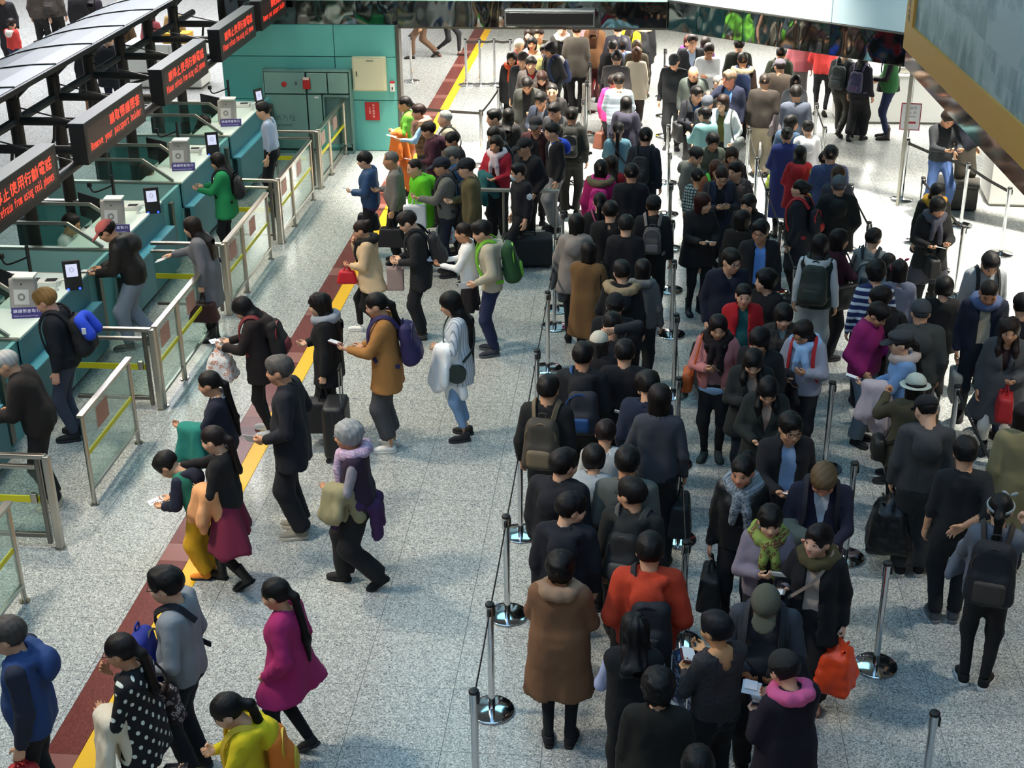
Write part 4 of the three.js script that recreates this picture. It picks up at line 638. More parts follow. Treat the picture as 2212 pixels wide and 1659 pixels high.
// --- teal end wall with panels, cabinet, electrical box, signs
const wallBack = structure('wall_back', 'teal panelled end wall of the booth row');
part('core', box(3.2, 2.27, .2, -5.91, 1.135, -24.76), M.tealDark, wallBack);
{
  const xs = [-7.5, -5.44, -4.33], ys = [0, .93, 1.7, 2.26];
  for (let i = 0; i < 2; i++) for (let j = 0; j < 3; j++) part('panel', rb(xs[i + 1] - xs[i] - .012, ys[j + 1] - ys[j] - .012, .05, (xs[i] + xs[i + 1]) / 2, (ys[j] + ys[j + 1]) / 2, -24.635, .006, 1), std(['#62b2a8', '#5faea5', '#66b6ac'][(i + j) % 3], .5), wallBack);
  part('edge_trim', rb(.06, 2.26, .28, -4.3, 1.13, -24.72, .006), M.steelDark, wallBack);
}
{
  const t = thing('electrical_box', 'beige metal electrical box on the teal end wall', 'box', -4.815, 1.12, -24.6);
  part('case', rb(.6, .6, .1, 0, .3, .05, .01), std('#c9c6a4', .55), t); const d = part('door', rb(.55, .55, .02, 0, .3, .105, .008), std('#cfcbaa', .5), t); part('latch', rb(.02, .09, .02, -.22, .31, .122, .005), M.steelDark, d); part('name_plate', rb(.13, .03, .006, .02, .54, .118, .002), std('#8d8a78', .5), d);
  const f = thing('fire_sign', 'square red sign with white characters on the teal wall', 'sign', -4.81, .57, -24.605);
  part('board', rb(.26, .33, .012, 0, .165, .006, .004), M.red, f); part('print', new THREE.PlaneGeometry(.25, .32).translate(0, .165, .0126), new THREE.MeshStandardMaterial({ roughness: .5, map: canvasTex(128, 160, (g) => { g.fillStyle = '#b3201f'; g.fillRect(0, 0, 128, 160); g.strokeStyle = '#f0dcd8'; ['xiao', 'fang', 'qing', 'yong', 'shi'].forEach((n, i) => { g.lineWidth = 2; han(g, n, 66, 14 + i * 26, 3); }); ['zhi', 'xing', 'dong', 'yong'].forEach((n, i) => han(g, n, 36, 40 + i * 17, 1.9)); }) }), f);
  const s = thing('wall_switch', 'small white switch box with a red top at the end of the teal wall', 'switch', -4.42, 1.1, -24.6); part('case', rb(.09, .15, .04, 0, .075, .02, .006), M.white, s); part('red_cap', rb(.09, .035, .042, 0, .165, .02, .006), M.red, s); part('button', rb(.02, .05, .02, 0, .06, .045, .004), M.black, s);
  const c = thing('hydrant_cabinet', 'grey green fire hydrant cabinet standing against the teal wall', 'cabinet', -5.93, 0, -24.48), gm = std('#6f918a', .5), gm2 = std('#76988f', .5);
  part('frame', (() => { const h = .05; return mergeGeometries([box(1.56, 1.5, .02, 0, .75, -.1), box(.02, 1.5, .2, -.78, .75, 0), box(.02, 1.5, .2, .78, .75, 0), box(1.56, .02, .2, 0, 1.49, 0), box(1.56, h, .2, 0, .025, 0)]); })(), gm, c);
  part('panel', rb(.74, .38, .02, -.39, 1.28, .1, .006), gm2, c); part('door', rb(.74, .98, .02, -.39, .58, .1, .006), gm2, c); part('door', rb(.36, .36, .02, .19, 1.28, .1, .006), gm2, c); part('door', rb(.36, .36, .02, .57, 1.28, .1, .006), gm2, c);
  part('door', rb(.25, .98, .02, .13, .58, .1, .006), gm2, c); part('alcove', mergeGeometries([box(.46, .04, .18, .52, .14, 0), box(.02, .95, .18, .285, .58, 0), box(.46, .04, .18, .52, 1.05, 0), box(.46, .92, .02, .52, .58, -.09)]), gm, c);
  part('alarm_button', new THREE.SphereGeometry(.05, 14, 8).scale(1, 1, .5).translate(-.4, 1.26, .115), M.red, c); part('bell_plate', rb(.04, .06, .02, -.18, 1.28, .115), M.steelDark, c); const p = part('phone_box', rb(.13, .2, .05, .02 - .01, 1.28, .125, .01), M.red, c); part('plate', rb(.11, .05, .006, .01, 1.37, .152, .002), std('#e9c7bd', .6), p);
  for (const x of [.08, .46]) part('knob', new THREE.SphereGeometry(.014, 8, 6).translate(x, 1.29, .115), M.steel, c); part('sticker', rb(.08, .03, .004, .17, 1.03, .112, .001), M.white, c);
  part('print', new THREE.PlaneGeometry(.5, .3).translate(-.4, .6, .1112), new THREE.MeshStandardMaterial({ roughness: .5, transparent: true, map: canvasTex(256, 154, (g) => { g.strokeStyle = '#49645f'; hanLine(g, 'xiao fang shuan', 16, 20, 8.5, 4); g.fillStyle = '#49645f'; g.font = 'bold 30px sans-serif'; g.fillText('HYDRANT', 40, 130); }) }), c);
  const e = thing('fire_extinguisher', 'red fire extinguisher standing in the alcove of the hydrant cabinet', 'extinguisher', -5.5, .17, -24.47); part('cylinder', new THREE.LatheGeometry([[0, 0], [.075, 0], [.08, .02], [.08, .4], [.06, .46], [.025, .49], [.025, .53], [0, .53]].map(([a, b]) => new THREE.Vector2(a, b)), 20), M.red, e); part('valve', rb(.04, .06, .05, 0, .55, 0), M.black, e); part('handle', rb(.02, .02, .13, 0, .59, .05), M.black, e); part('hose', tube([V(0, .55, .03), V(.09, .5, .06), V(.095, .25, .05), V(.085, .1, .04)], .011), M.black, e); part('label', new THREE.CylinderGeometry(.0808, .0808, .2, 16, 1, true, -.8, 1.6).translate(0, .25, 0), std('#d8c9c2', .6), e);
}
// --- mirrored beam over the end of the hall, and its angled wing with pale panels above
const beam = structure('beam_mirror', 'long bulkhead of rippled polished steel panels over the end of the hall');
const mirror = new THREE.MeshStandardMaterial({ color: '#8f9494', metalness: 1, roughness: .06 });
function ripple(w, h, seed) { const g = new THREE.BoxGeometry(w - .012, h, .03, Math.ceil(w / .05), Math.ceil(h / .05), 1), p = g.attributes.position; for (let i = 0; i < p.count; i++) p.setZ(i, p.getZ(i) + .011 * noise3(p.getX(i) * 2.6 + seed * 7.3, p.getY(i) * 2.2, seed) + .003 * noise3(p.getX(i) * 7 + seed, p.getY(i) * 4, 3)); g.computeVertexNormals(); return g; }
part('core', box(7.9, .5, .3, -3.55, 2.44, -24.84), M.steelDark, beam);
[-7.5, -6.08, -4.29, -2.51, -.74, .4].forEach((x, i, a) => { if (i) { const o = part('panel', ripple(x - a[i - 1], .44, i), mirror, beam); o.position.set((x + a[i - 1]) / 2, 2.45, -24.67); } });
part('edge_trim', rb(7.9, .03, .06, -3.55, 2.69, -24.66, .006), M.tealPale, beam);
{
  const a = V(.4, 0, -24.72), b = V(6.4, 0, -20.05), dx = b.clone().sub(a), L = dx.length(), ang = Math.atan2(-dx.z, dx.x), w = structure('beam_wing', 'angled wing of the bulkhead, rippled steel below pale blue panels');
  w.position.copy(a); w.rotation.y = ang; const pale = std('#d4eaf2', .45);
  part('core', box(L, 1.9, .25, L / 2, 3.13, -.16), M.steelDark, w);
  [0, 1.57, 3.23, 4.9, L].forEach((x, i, q) => { if (!i) return; const m = part('panel', ripple(x - q[i - 1], .47, i + 9), mirror, w); m.position.set((x + q[i - 1]) / 2, 2.435, 0); part('panel', rb(x - q[i - 1] - .012, 1.4, .03, (x + q[i - 1]) / 2, 3.4, 0, .006, 1), pale, w); });
  part('edge_trim', rb(L, .02, .05, L / 2, 2.685, .005, .005), M.steelDark, w); part('prop', rb(.05, 2.2, .05, 4.68, 1.1, -.02, .008), M.trim, w);
  const s = thing('display_box', 'unlit black display box hanging on the mirrored beam', 'display', -1.615, 2.27, -24.58); part('case', rb(1.56, .27, .14, 0, .135, 0, .01), std('#565a5a', .4, { metalness: .5 }), s); part('screen', rb(1.5, .2, .012, 0, .135, .072, .004), std('#0c0c0d', .35), s);
}
// --- hanging mural in a gold frame, with a smoked glass strip below
{
  const t = thing('mural', 'large landscape mural in a gold frame hanging at upper right', 'mural'), X = 3, zf = -16.43, zn = -7.5, yb = (z) => 3.59 + (z + 16.43) * .0368;
  const strip = (za, zb, lo, hi, x, th, m, n) => { const s = new THREE.Shape([[za, yb(za) + lo], [zb, yb(zb) + lo], [zb, yb(zb) + hi], [za, yb(za) + hi]].map(([a, b]) => new THREE.Vector2(-a, b))); const g = new THREE.ExtrudeGeometry(s, { depth: th, bevelEnabled: false }); g.rotateY(Math.PI / 2); g.translate(x, 0, 0); return part(n, g, m, t); };
  const art = canvasTex(1024, 512, (g) => { const r = rng(9); g.fillStyle = '#a9bdbb'; g.fillRect(0, 0, 1024, 512); for (let i = 0; i < 900; i++) { const x = r() * 1024, y = r() * 512, cl = noise3(x / 120, y / 90, 1); if (cl < -.15) continue; g.globalAlpha = .08 + r() * .2; g.fillStyle = ['#4f7a80', '#3f666e', '#6b9090', '#35565e'][Math.floor(r() * 4)]; const w = 6 + r() * 26, h = 14 + r() * 70; g.beginPath(); g.moveTo(x, y - h); g.quadraticCurveTo(x + w, y - h * .3, x + w * .7, y + h * .3); g.lineTo(x - w * .7, y + h * .3); g.quadraticCurveTo(x - w, y - h * .3, x, y - h); g.fill(); } g.globalAlpha = 1; for (let i = 0; i < 500; i++) { const x = r() * 1024, y = r() * 512; if (noise3(x / 120, y / 90, 1) < .05) continue; g.strokeStyle = '#2f4c54'; g.globalAlpha = .4; g.lineWidth = 1; g.beginPath(); g.moveTo(x, y); g.lineTo(x + r() * 4 - 2, y - 8 - r() * 18); g.stroke(); } });
  art.wrapS = art.wrapT = THREE.RepeatWrapping; const am = new THREE.MeshStandardMaterial({ map: art, roughness: .4 });
  const pic = strip(zf + .42, zn, .29, 2.2, X - .02, .03, am, 'painting'); const p = pic.geometry.attributes.position, uv = pic.geometry.attributes.uv; for (let i = 0; i < p.count; i++) uv.setXY(i, -p.getZ(i) / 9, p.getY(i) / 2.2);
  strip(zf, zn, 0, .29, X - .05, .1, M.gold, 'frame'); strip(zf, zf + .42, .29, 2.2, X - .05, .1, M.gold, 'frame'); strip(zf + .02, zn, -.21, 0, X - .015, .02, smoked, 'glass_strip');
  strip(zf, zn, 0, 2.2, X + .05, .04, M.darkSteel, 'backing');
  const pr = part('lettering', new THREE.PlaneGeometry(.26, .9).rotateY(-Math.PI / 2).translate(X - .0515, 4.35, zf + .2), new THREE.MeshStandardMaterial({ roughness: .5, transparent: true, map: canvasTex(64, 224, (g) => { g.strokeStyle = '#231a10'; ['qing', 'hu', 'zhao', 'tao', 'qu', 'dian'].forEach((n, i) => { g.lineWidth = 3.4; han(g, n, 16, 8 + i * 36, 4.6); }); }) }), t);
  for (const z of [-15.5, -11]) part('hanger', bar(V(X + .07, 5.7, z), V(X + .07, 10.1, z), .02, 8), M.darkSteel, t);
}
// --- canopy over the far side of the booths, carried by steel posts
{
  const t = thing('steel_gantry', 'dark steel gantry of posts and tubes over the inspection booths', 'gantry'), zs = []; for (let i = -3; i < 6; i++) zs.push(-16.84 - i * 1.3);
  const yA = 2.5, xA = -7.87, xB = -6.36;
  zs.forEach((z) => {
    part('post', bar(V(xA, 0, z), V(xA, 2.78, z), .085, 14), M.darkSteel, t); part('beam', bar(V(xA, yA, z), V(xB, yA, z), .055, 12), M.darkSteel, t);
    part('branch', bar(V(xA, 2.76, z), V(-7.62, 3.03, z + .3), .035, 8), M.darkSteel, t); part('branch', bar(V(xA, 2.76, z), V(-7.62, 3.03, z - .3), .035, 8), M.darkSteel, t); part('branch', bar(V(xA, 2.76, z), V(-8.5, 2.9, z), .035, 8), M.darkSteel, t);
    part('cable', bar(V(xA, 2.68, z - .02), V(xB, yA + .04, z + .62), .01, 6), M.steelDark, t); part('brace', tube([V(xA + .5, yA - .05, z), V(xA + .42, yA - .3, z), V(xA + .08, yA - .42, z)], .02), M.darkSteel, t);
  });
  part('tube', bar(V(xA, yA, -12.5), V(xA, yA, -24.4), .055, 12), M.darkSteel, t); part('tube', bar(V(xB, yA, -11.5), V(xB, yA, -24.4), .055, 12), M.darkSteel, t);
  const c = thing('canopy', 'long curved canopy of pale translucent panels behind the booths', 'canopy'), pr = [[-7.52, 3.05], [-7.85, 3.035], [-8.27, 2.985], [-8.6, 2.91], [-8.92, 2.8]], milk = new THREE.MeshPhysicalMaterial({ color: '#94a8b3', roughness: .35, transmission: .2, thickness: 0 });
  for (let i = -3; i < 7; i++) {
    const z0 = -16.19 - i * 1.3, sh = new THREE.Shape(); pr.forEach(([x, y], n) => n ? sh.lineTo(x, y) : sh.moveTo(x, y)); [...pr].reverse().forEach(([x, y]) => sh.lineTo(x, y + .03));
    part('panel', new THREE.ExtrudeGeometry(sh, { depth: 1.28, bevelEnabled: false }).translate(0, 0, z0 - 1.29), milk, c); part('joint', ribbon(pr.map(([x, y]) => V(x, y + .028, z0)), () => V(0, 1, 0), .025, .03), M.darkSteel, c);
  }
  part('edge_beam', rb(.05, .07, 13.2, -7.5, 3.04, -18.5, .01), M.darkSteel, c);
}
// --- LED message boards
const LED = [['qing ting zhi shi yong xing dong dian hua', 'Please refrain from using cell phones'], ['qing qu zhao hu zhao tao', 'Remove your passport holder']];
const ledLabel = ['nearest red LED message board, cut by the photo edge', 'second red LED board from the near end, above the seated officer', 'third red LED board, over the black haired masked officer', 'fourth red LED board, in front of the teal wall', 'farthest red LED board beside the mirrored beam'];
[-12.1, -14.92, -17.68, -20.36, -22.75].forEach((z, i) => {
  const L = i === 4 ? 1.7 : 2.0, t = thing('message_board', ledLabel[i], 'display', -6.2, 2.5, z - L / 2, 0, 'red LED message boards over the booths');
  part('case', rb(.18, .47, L, -.09, .235, 0, .008), std('#26211f', .5), t); part('lid', rb(.19, .012, L + .01, -.09, .474, 0, .004), std('#5b6060', .45), t);
  const tx = canvasTex(1024, 192, (g) => { g.fillStyle = '#120403'; g.fillRect(0, 0, 1024, 192); g.strokeStyle = g.fillStyle = '#ff3a22'; const [h, e] = LED[i === 0 || i === 2 || i === 3 ? 0 : 1]; const n = h.split(' ').length; hanLine(g, h + '', 1000 - n * 100, 8, 12.4, 10); g.font = 'bold 74px monospace'; const w = g.measureText(e).width; g.save(); g.translate(990, 172); g.scale(Math.min(1, 960 / w), 1); g.textAlign = 'right'; g.fillText(e, 0, 0); g.restore(); g.globalCompositeOperation = 'destination-out'; g.globalAlpha = .35; for (let y = 0; y < 192; y += 6) g.fillRect(0, y, 1024, 1.6); for (let x = 0; x < 1024; x += 6) g.fillRect(x, 0, 1.6, 192); g.globalCompositeOperation = 'destination-over'; g.globalAlpha = 1; g.fillStyle = '#120403'; g.fillRect(0, 0, 1024, 192); });
  part('screen', new THREE.PlaneGeometry(L * .92, .3).rotateY(Math.PI / 2).translate(.0015, .25, 0), new THREE.MeshStandardMaterial({ color: '#1a0a08', roughness: .4, emissive: '#ffffff', emissiveMap: tx, emissiveIntensity: 2.6 }), t);
  part('hanger', bar(V(-.16, .02, L * .3), V(-.16, -.02, L * .3), .03, 8), M.darkSteel, t);
});
// --- inspection booths
const BZ = [-10.41, -13.28, -16.15, -19.02, -21.6], bName = ['nearest inspection booth, mostly outside the frame', 'inspection booth facing the blond person with the blue neck pillow', 'inspection booth facing the person in the pink cap', 'inspection booth facing the person in the green coat', 'farthest inspection booth beside the teal end wall'];
const placard = new THREE.MeshStandardMaterial({ roughness: .5, map: canvasTex(256, 96, (g) => { g.fillStyle = '#3b3178'; g.fillRect(0, 0, 256, 96); g.strokeStyle = g.fillStyle = '#eeeaf5'; hanLine(g, 'qing hu zhao tao qu xing', 14, 14, 4.9, 3.4); g.font = '15px sans-serif'; g.fillText('Please remove passport holder', 14, 82); }) });
const disc = new THREE.MeshStandardMaterial({ roughness: .5, map: canvasTex(128, 128, (g) => { g.fillStyle = '#d9d7d3'; g.fillRect(0, 0, 128, 128); g.strokeStyle = '#8b8782'; g.lineWidth = 13; g.beginPath(); g.arc(64, 64, 26, 0, 7); g.stroke(); g.lineWidth = 3; for (let a = 0; a < 6.28; a += .26) { g.beginPath(); g.moveTo(64 + 14 * Math.cos(a), 64 + 14 * Math.sin(a)); g.lineTo(64 + 30 * Math.cos(a), 64 + 30 * Math.sin(a)); g.stroke(); } }) });
const scr = new THREE.MeshStandardMaterial({ color: '#101010', roughness: .3, emissive: '#ffffff', emissiveIntensity: .95, emissiveMap: canvasTex(64, 80, (g) => { g.fillStyle = '#dfe4ff'; g.fillRect(0, 0, 64, 80); g.strokeStyle = '#8a90a8'; g.lineWidth = 3; g.beginPath(); g.ellipse(32, 36, 10, 14, 0, 0, 7); g.stroke(); }) });
const blueLed = new THREE.MeshStandardMaterial({ color: '#0b1cff', emissive: '#2a4bff', emissiveIntensity: 4 });
BZ.forEach((zc, i) => {
  const L = i === 4 ? 2.3 : 2, t = thing('inspection_booth', bName[i], 'booth', -6.5, 0, zc, 0), zf = -L, wx = -2.1;             // local z: 0 at the near wall, -L at the far wall
  part('front_panel', box(.05, .36, L, -.08, .86, zf / 2), M.tealDark, t); part('ledge', rb(.2, .03, L, -.02, .69, zf / 2, .006), M.ledge, t); part('lower_panel', box(.06, .58, L, .05, .39, zf / 2), M.tealDark, t); part('plinth', box(.04, .1, L, -.02, .05, zf / 2), M.black, t);
  part('counter', rb(.62, .04, L - .04, -.37, 1.045, zf / 2, .01), M.counter, t); part('inner_desk', rb(.45, .03, L - .06, -.86, .78, zf / 2, .01), M.counter, t); part('desk_back', box(.02, .26, L - .06, -.66, .91, zf / 2), M.tealPale, t);
  for (const [z, n] of [[-.03, 'near_wall'], [zf + .03, 'far_wall']]) { const wl = part(n, box(2.0, 1.03, .06, -1.08, .515, z), n === 'near_wall' ? M.tealPale : M.teal, t); part('cap', rb(2.02, .035, .09, -1.08, 1.045, z, .008), M.trim, wl); }
  for (const z of [-.03, -.82]) {                           // glass screens with a sloping front rail
    const g = new THREE.Shape([[-2.0, 1.06], [-.2, 1.06], [-.62, 1.36], [-2.0, 1.36]].map(([a, b]) => new THREE.Vector2(a, b))), s = part('glass_screen', new THREE.ExtrudeGeometry(g, { depth: .01, bevelEnabled: false }).translate(0, 0, z - .005), glass, t);
    part('rail', flatbar(V(-2.02, 1.375, z), V(-.62, 1.375, z), .045, .03), M.trim, s); part('rail', flatbar(V(-.62, 1.38, z), V(-.19, 1.07, z), .045, .03), M.trim, s); part('stanchion', rb(.035, .33, .035, -1.98, 1.2, z, .005), M.trim, s);
  }
  part('aisle_panel', box(.05, 1.03, 2.87 - L, -.12, .515, zf - (2.87 - L) / 2), M.teal, t); part('post_strip', rb(.06, .86, .1, -.07, .5, zf - .34, .006), M.steelDark, t);
  // things on and behind the counter
  const zz = (z) => zc + z, at = (x) => -6.5 + x, who = ['nearest', 'second', 'third', 'fourth', 'farthest'][i];
  const mk = (n, l, c, x, y, z, r = 0) => thing(n, l + ' on the ' + who + ' booth counter', c, at(x), y, zz(z), r);
  if (i) {
    const d = mk('fingerprint_device', 'grey box device with a round lens', 'device', -.32, 1.065, -.78, R(4)); part('housing', rb(.3, .36, .1, 0, .19, 0, .02, 3).rotateX(-.2), std('#a9a39c', .5), d); part('lens_plate', new THREE.PlaneGeometry(.17, .17).translate(-.01, .16, .0515).rotateX(-.2), disc, d); part('top_lamp', rb(.24, .03, .17, .03, .39, -.07, .01), M.white, d); part('sensor', cyl(.009, .01, 0, 0, 0, 10).rotateX(Math.PI / 2).translate(0, .305, .052).rotateX(-.2), M.black, d); part('foot', rb(.26, .02, .24, 0, .01, -.02, .006), M.grey, d);
    const p = mk('placard', 'purple placard with white characters leaning below the lens device', 'sign', -.2, 1.065, -.56, R(10)); part('board', rb(.34, .12, .01, 0, .06, 0, .003).rotateX(-.3), M.purple, p); part('print', new THREE.PlaneGeometry(.33, .112).translate(0, .06, .0055).rotateX(-.3), placard, p); part('stand', box(.05, .02, .08, 0, .012, -.05), M.black, p);
    const m = mk('face_camera', 'black camera screen with two blue lights', 'camera', -.02, 1.065, zf + .52, R(i === 1 || i === 2 || i === 3 ? 20 : 60)); part('arm', mergeGeometries([cyl(.03, .02, -.2, .01, 0), bar(V(-.2, .02, 0), V(-.2, .1, 0), .014), bar(V(-.2, .1, 0), V(0, .14, -.03), .014)]), M.white, m); part('body', rb(.2, .36, .03, 0, .16, 0, .012).rotateX(-.12), M.black, m); part('screen', new THREE.PlaneGeometry(.13, .15).translate(0, .22, .0155).rotateX(-.12), scr, m); for (const s of [-1, 1]) part('blue_light', new THREE.SphereGeometry(.014, 10, 6).translate(s * .065, .0, .02).rotateX(-.12), blueLed, m);
    const k = mk('document_camera', 'black document camera on a post with a curved arm', 'camera', -.62, 1.065, zf + .3); part('base', rb(.16, .02, .12, 0, .01, 0, .006), M.black, k); part('post', cyl(.022, .42, 0, .23, 0, 12), M.black, k); part('arm', tube([V(0, .3, 0), V(-.14, .24, 0), V(-.28, .2, 0), V(-.33, .27, 0)], .012), M.black, k); part('head', rb(.06, .07, .06, -.33, .3, 0, .015), M.black, k);
    const sc = mk('passport_reader', 'white passport reader', 'scanner', -.36, 1.065, zf + .42, R(8)); part('case', rb(.26, .06, .14, 0, .03, 0, .012), M.white, sc); part('window', rb(.13, .004, .1, .03, .062, 0, .001), M.black, sc);
    const cp = mk('paper_stack', 'small stack of white forms', 'papers', -.46, 1.065, -1.1, R(15)); part('sheet', rb(.2, .012, .28, 0, .006, 0, .002), M.white, cp); part('sheet', rb(.2, .006, .28, 0, .015, 0, .002).rotateY(.2), std('#f4f4ee', .8), cp);
    const ch = thing('office_chair', 'black office chair inside the ' + who + ' booth', 'chair', at(-1.3), 0, zz(-.95), R(90)); part('seat', rb(.5, .08, .48, 0, .47, 0, .03), M.black, ch); part('backrest', rb(.52, .62, .07, 0, .86, -.27, .04, 3), std('#1d1d20', .7), ch); part('column', cyl(.03, .38, 0, .25, 0), M.steelDark, ch); for (let q = 0; q < 5; q++) part('foot', bar(V(0, .1, 0), V(.27 * Math.cos(q * 1.257), .05, .27 * Math.sin(q * 1.257)), .02, 8), M.black, ch);
    const mo = thing('monitor', 'black computer monitor inside the ' + who + ' booth', 'monitor', at(-.92), .795, zz(zf + .45), R(-35)); part('screen', rb(.5, .34, .03, 0, .3, 0, .012), M.black, mo); part('stand', rb(.06, .2, .04, 0, .1, -.03, .01), M.black, mo); part('base', rb(.24, .015, .18, 0, .008, -.02, .006), M.black, mo);
  }
});
// --- steel and glass barriers along the aisle, and the gates
const barLabel = ['lowest glass barrier at the left edge, cut by the frame', 'glass barrier nearest the camera standing alone on the aisle', 'glass barrier beside the person in jeans and pink cap', 'glass barrier beside the person in the grey coat', 'glass barrier beside the person in the green coat', 'farthest glass barrier ending near the teal wall'];
function barrier(label, z0, L, o = {}) {                    // runs from z0 away from the camera
  const x = -5.28, t = thing('glass_barrier', label, 'barrier', x, 0, z0 - L / 2), h = .97;
  for (const s of [1, -1]) { part('post', bar(V(0, 0, s * L / 2), V(0, h, s * L / 2), .024, 14), M.steel, t); part('foot', cyl(.05, .012, 0, .006, s * L / 2, 16, .045), M.steel, t); }
  part('top_rail', rb(.075, .03, L + .09, 0, h + .012, 0, .008), M.steel, t); part('bottom_rail', rb(.04, .03, L, 0, .17, 0, .006), M.steel, t);
  part('pane', rb(.01, h - .22, L - .07, 0, .19 + (h - .22) / 2, 0, .003, 1), glass, t); part('yellow_stripe', rb(.013, .05, L - .08, 0, .55, 0, .002, 1), M.yellow, t);
  part('sticker', rb(.0125, .22, .3, 0, .78, L * .12, .001, 1), new THREE.MeshPhysicalMaterial({ color: '#e0a592', transmission: .8, roughness: .6, thickness: 0 }), t);
  if (o.double) { part('post', bar(V(.0, 0, L / 2 - .1), V(0, h, L / 2 - .1), .02, 12), M.steel, t); }
  return t;
}
function gate(label, z, w) {
  const t = thing('steel_gate', label, 'gate', -5.3, 0, z), h = .98;
  part('post', rb(.07, h, .07, 0, h / 2, 0, .012), M.steel, t); part('post', rb(.045, .9, .05, -.09, .5, 0, .01), M.steelDark, t); part('foot', cyl(.055, .012, 0, .006, 0, 16), M.steel, t);
  part('top_rail', rb(w, .045, .06, -w / 2, h - .01, 0, .012), M.steel, t); part('middle_rail', rb(w - .1, .04, .05, -w / 2 - .06, h - .12, 0, .012), M.steel, t); part('bottom_rail', rb(w - .1, .045, .05, -w / 2 - .05, .14, 0, .01), M.steelDark, t);
  part('pane', rb(w - .12, .7, .01, -w / 2 - .05, .5, 0, .003, 1), glass, t); part('yellow_stripe', rb(w - .14, .07, .014, -w / 2 - .05, .52, 0, .002, 1), M.yellow, t); part('lock', rb(.06, .1, .05, -.16, .55, .03, .01), M.steel, t);
  return t;
}
barrier(barLabel[0], -8.2, 1.75); barrier(barLabel[1], -11.67, 1.32);
['behind the bent person at the left edge', 'behind the blond person with the backpack', 'behind the person in the grey coat', 'behind the person in the green coat', 'behind the officer in the pale shirt'].forEach((w, i) => gate('steel and glass gate ' + w, [-10.84, -13.82, -16.66, -19.48, -22.25][i], [.72, .95, .95, .95, .8][i]));
['near the pink cap person', 'near the grey coat person', 'near the green coat person', 'near the teal wall'].forEach((w, i) => { const z = [-13.9, -16.74, -19.56, -22.33][i]; barrier('short glass barrier joined to a gate, ' + w, z, .72); if (i < 3) barrier(barLabel[i + 2], z - .76, 1.3); else barrier(barLabel[5], z - .76, 1.25); });
// --- queue posts and belts
const stanchion = (() => {
  const t = new THREE.Group(); t.name = numbered('queue_post');
  part('base', new THREE.LatheGeometry([[0, 0], [.172, 0], [.176, .008], [.172, .022], [.1, .032], [.03, .04], [0, .04]].map(([a, b]) => new THREE.Vector2(a, b)), 36), M.chrome, t); part('pole', cyl(.027, .86, 0, .46, 0, 18), M.chrome, t); part('head', cyl(.034, .12, 0, .93, 0, 18), M.chrome, t); const c = part('cap', new THREE.LatheGeometry([[0, .012], [.03, .008], [.036, 0], [.036, -.016], [0, -.016]].map(([a, b]) => new THREE.Vector2(a, b)), 18), M.black, t); c.position.y = .99; part('belt_slot', rb(.02, .07, .05, .03, .93, 0, .004), M.black, t);
  return t;
})();
let firstPost = true; const posts = [];
function post(x, z, label, turn = 0) { const o = firstPost ? stanchion : stanchion.clone(); if (!firstPost) { o.name = numbered('queue_post'); } firstPost = false; scene.add(o); o.position.set(x, 0, z); o.rotation.y = turn; tag(o, label, 'queue post', 'chrome queue posts with belts'); posts.push(V(x, 0, z)); return V(x, .93, z); }
function belt(a, b, label, sag = .015, m = M.belt) {
  const d = b.clone().sub(a).setY(0).normalize().multiplyScalar(.034), p = a.clone().add(d), q = b.clone().sub(d), mid = p.clone().lerp(q, .5); mid.y -= sag; const c = p.clone().lerp(q, .5).setY(0), t = thing('queue_belt', label, 'belt', c.x, 0, c.z, 0, 'retractable queue belts'), n = V(d.z, 0, -d.x).normalize();
  const g = part('webbing', ribbon([p, mid, q].map((v) => v.clone().sub(c)), () => n, .048, .004, false, 8), m, t); part('clip', rb(.03, .055, .03, q.x - c.x, q.y, q.z - c.z, .005), M.black, t); return t;
}
const ord = ['first', 'second', 'third', 'fourth', 'fifth', 'sixth', 'seventh', 'eighth', 'ninth', 'tenth', 'eleventh', 'twelfth', 'thirteenth'];
function row(name, pts, skip = []) { let prev = null; pts.forEach(([x, z], i) => { const p = post(x, z, `chrome queue post, ${ord[i]} from the near end, ${name}`, 0); if (prev && !skip.includes(i)) belt(prev, p, `dark queue belt running to the ${ord[i]} post of the ${name}`); prev = p; }); }
// ---------------------------------------------------------------- the people: place, height, facing, clothes, pose, label and what they carry
function P(x, z, h, f, s, hair, top, bot, arms, o, d, ...bags) {
  const q = person({ x, z, h, f, s, hair, top, bot, arms, d, ...o }); for (const b of bags) carry(q, ...b); return q;
}
const BK = '#15110f', DB = '#241812', BR = '#4a2c1c', GY = '#8d8b88', WH = '#c9c7c2';
// --- left: at the booths and in the aisle
P(-5.88, -11.57, 1.72, -80, 'm', 'thin ' + WH, 'jacket #1d1613 hip big', 'trousers #1c1a1a', 'gh', { lean: 16, nod: 14, shoes: 'sneaker #b9ad98 #cfc8ba', w: 'the bent white haired person' }, 'bent white haired person in dark jacket at left edge by the gate');
P(-5.98, -13.07, 1.74, -88, 'm', 'short #a57b45', 'jacket #15171f hip stand', 'jeans #3a4052', 'ds', { ft: 1, lean: 6, nod: 16, skin: '#dda48a', shoes: 'sneaker #16161a #22222a', w: 'the blond person at the second booth' }, 'blond person in navy jacket and jeans at booth counter', ['backpack', '#131318', 'black backpack'], ['pillow', '#2548c8', 'bright blue neck pillow']);
P(-6.34, -15.50, 1.74, -80, 'm', 'short ' + DB, 'down #1c1512 hip hood', 'baggy #7f8896', 'gg', { lean: 20, nod: 24, hat: 'cap #c4625c', step: .16, shoes: 'sneaker #555550 #77756e', w: 'the person in the pink cap' }, 'person in pink cap and dark down jacket leaning to booth counter', ['passport', '#24304a', 'dark passport', 'L']);
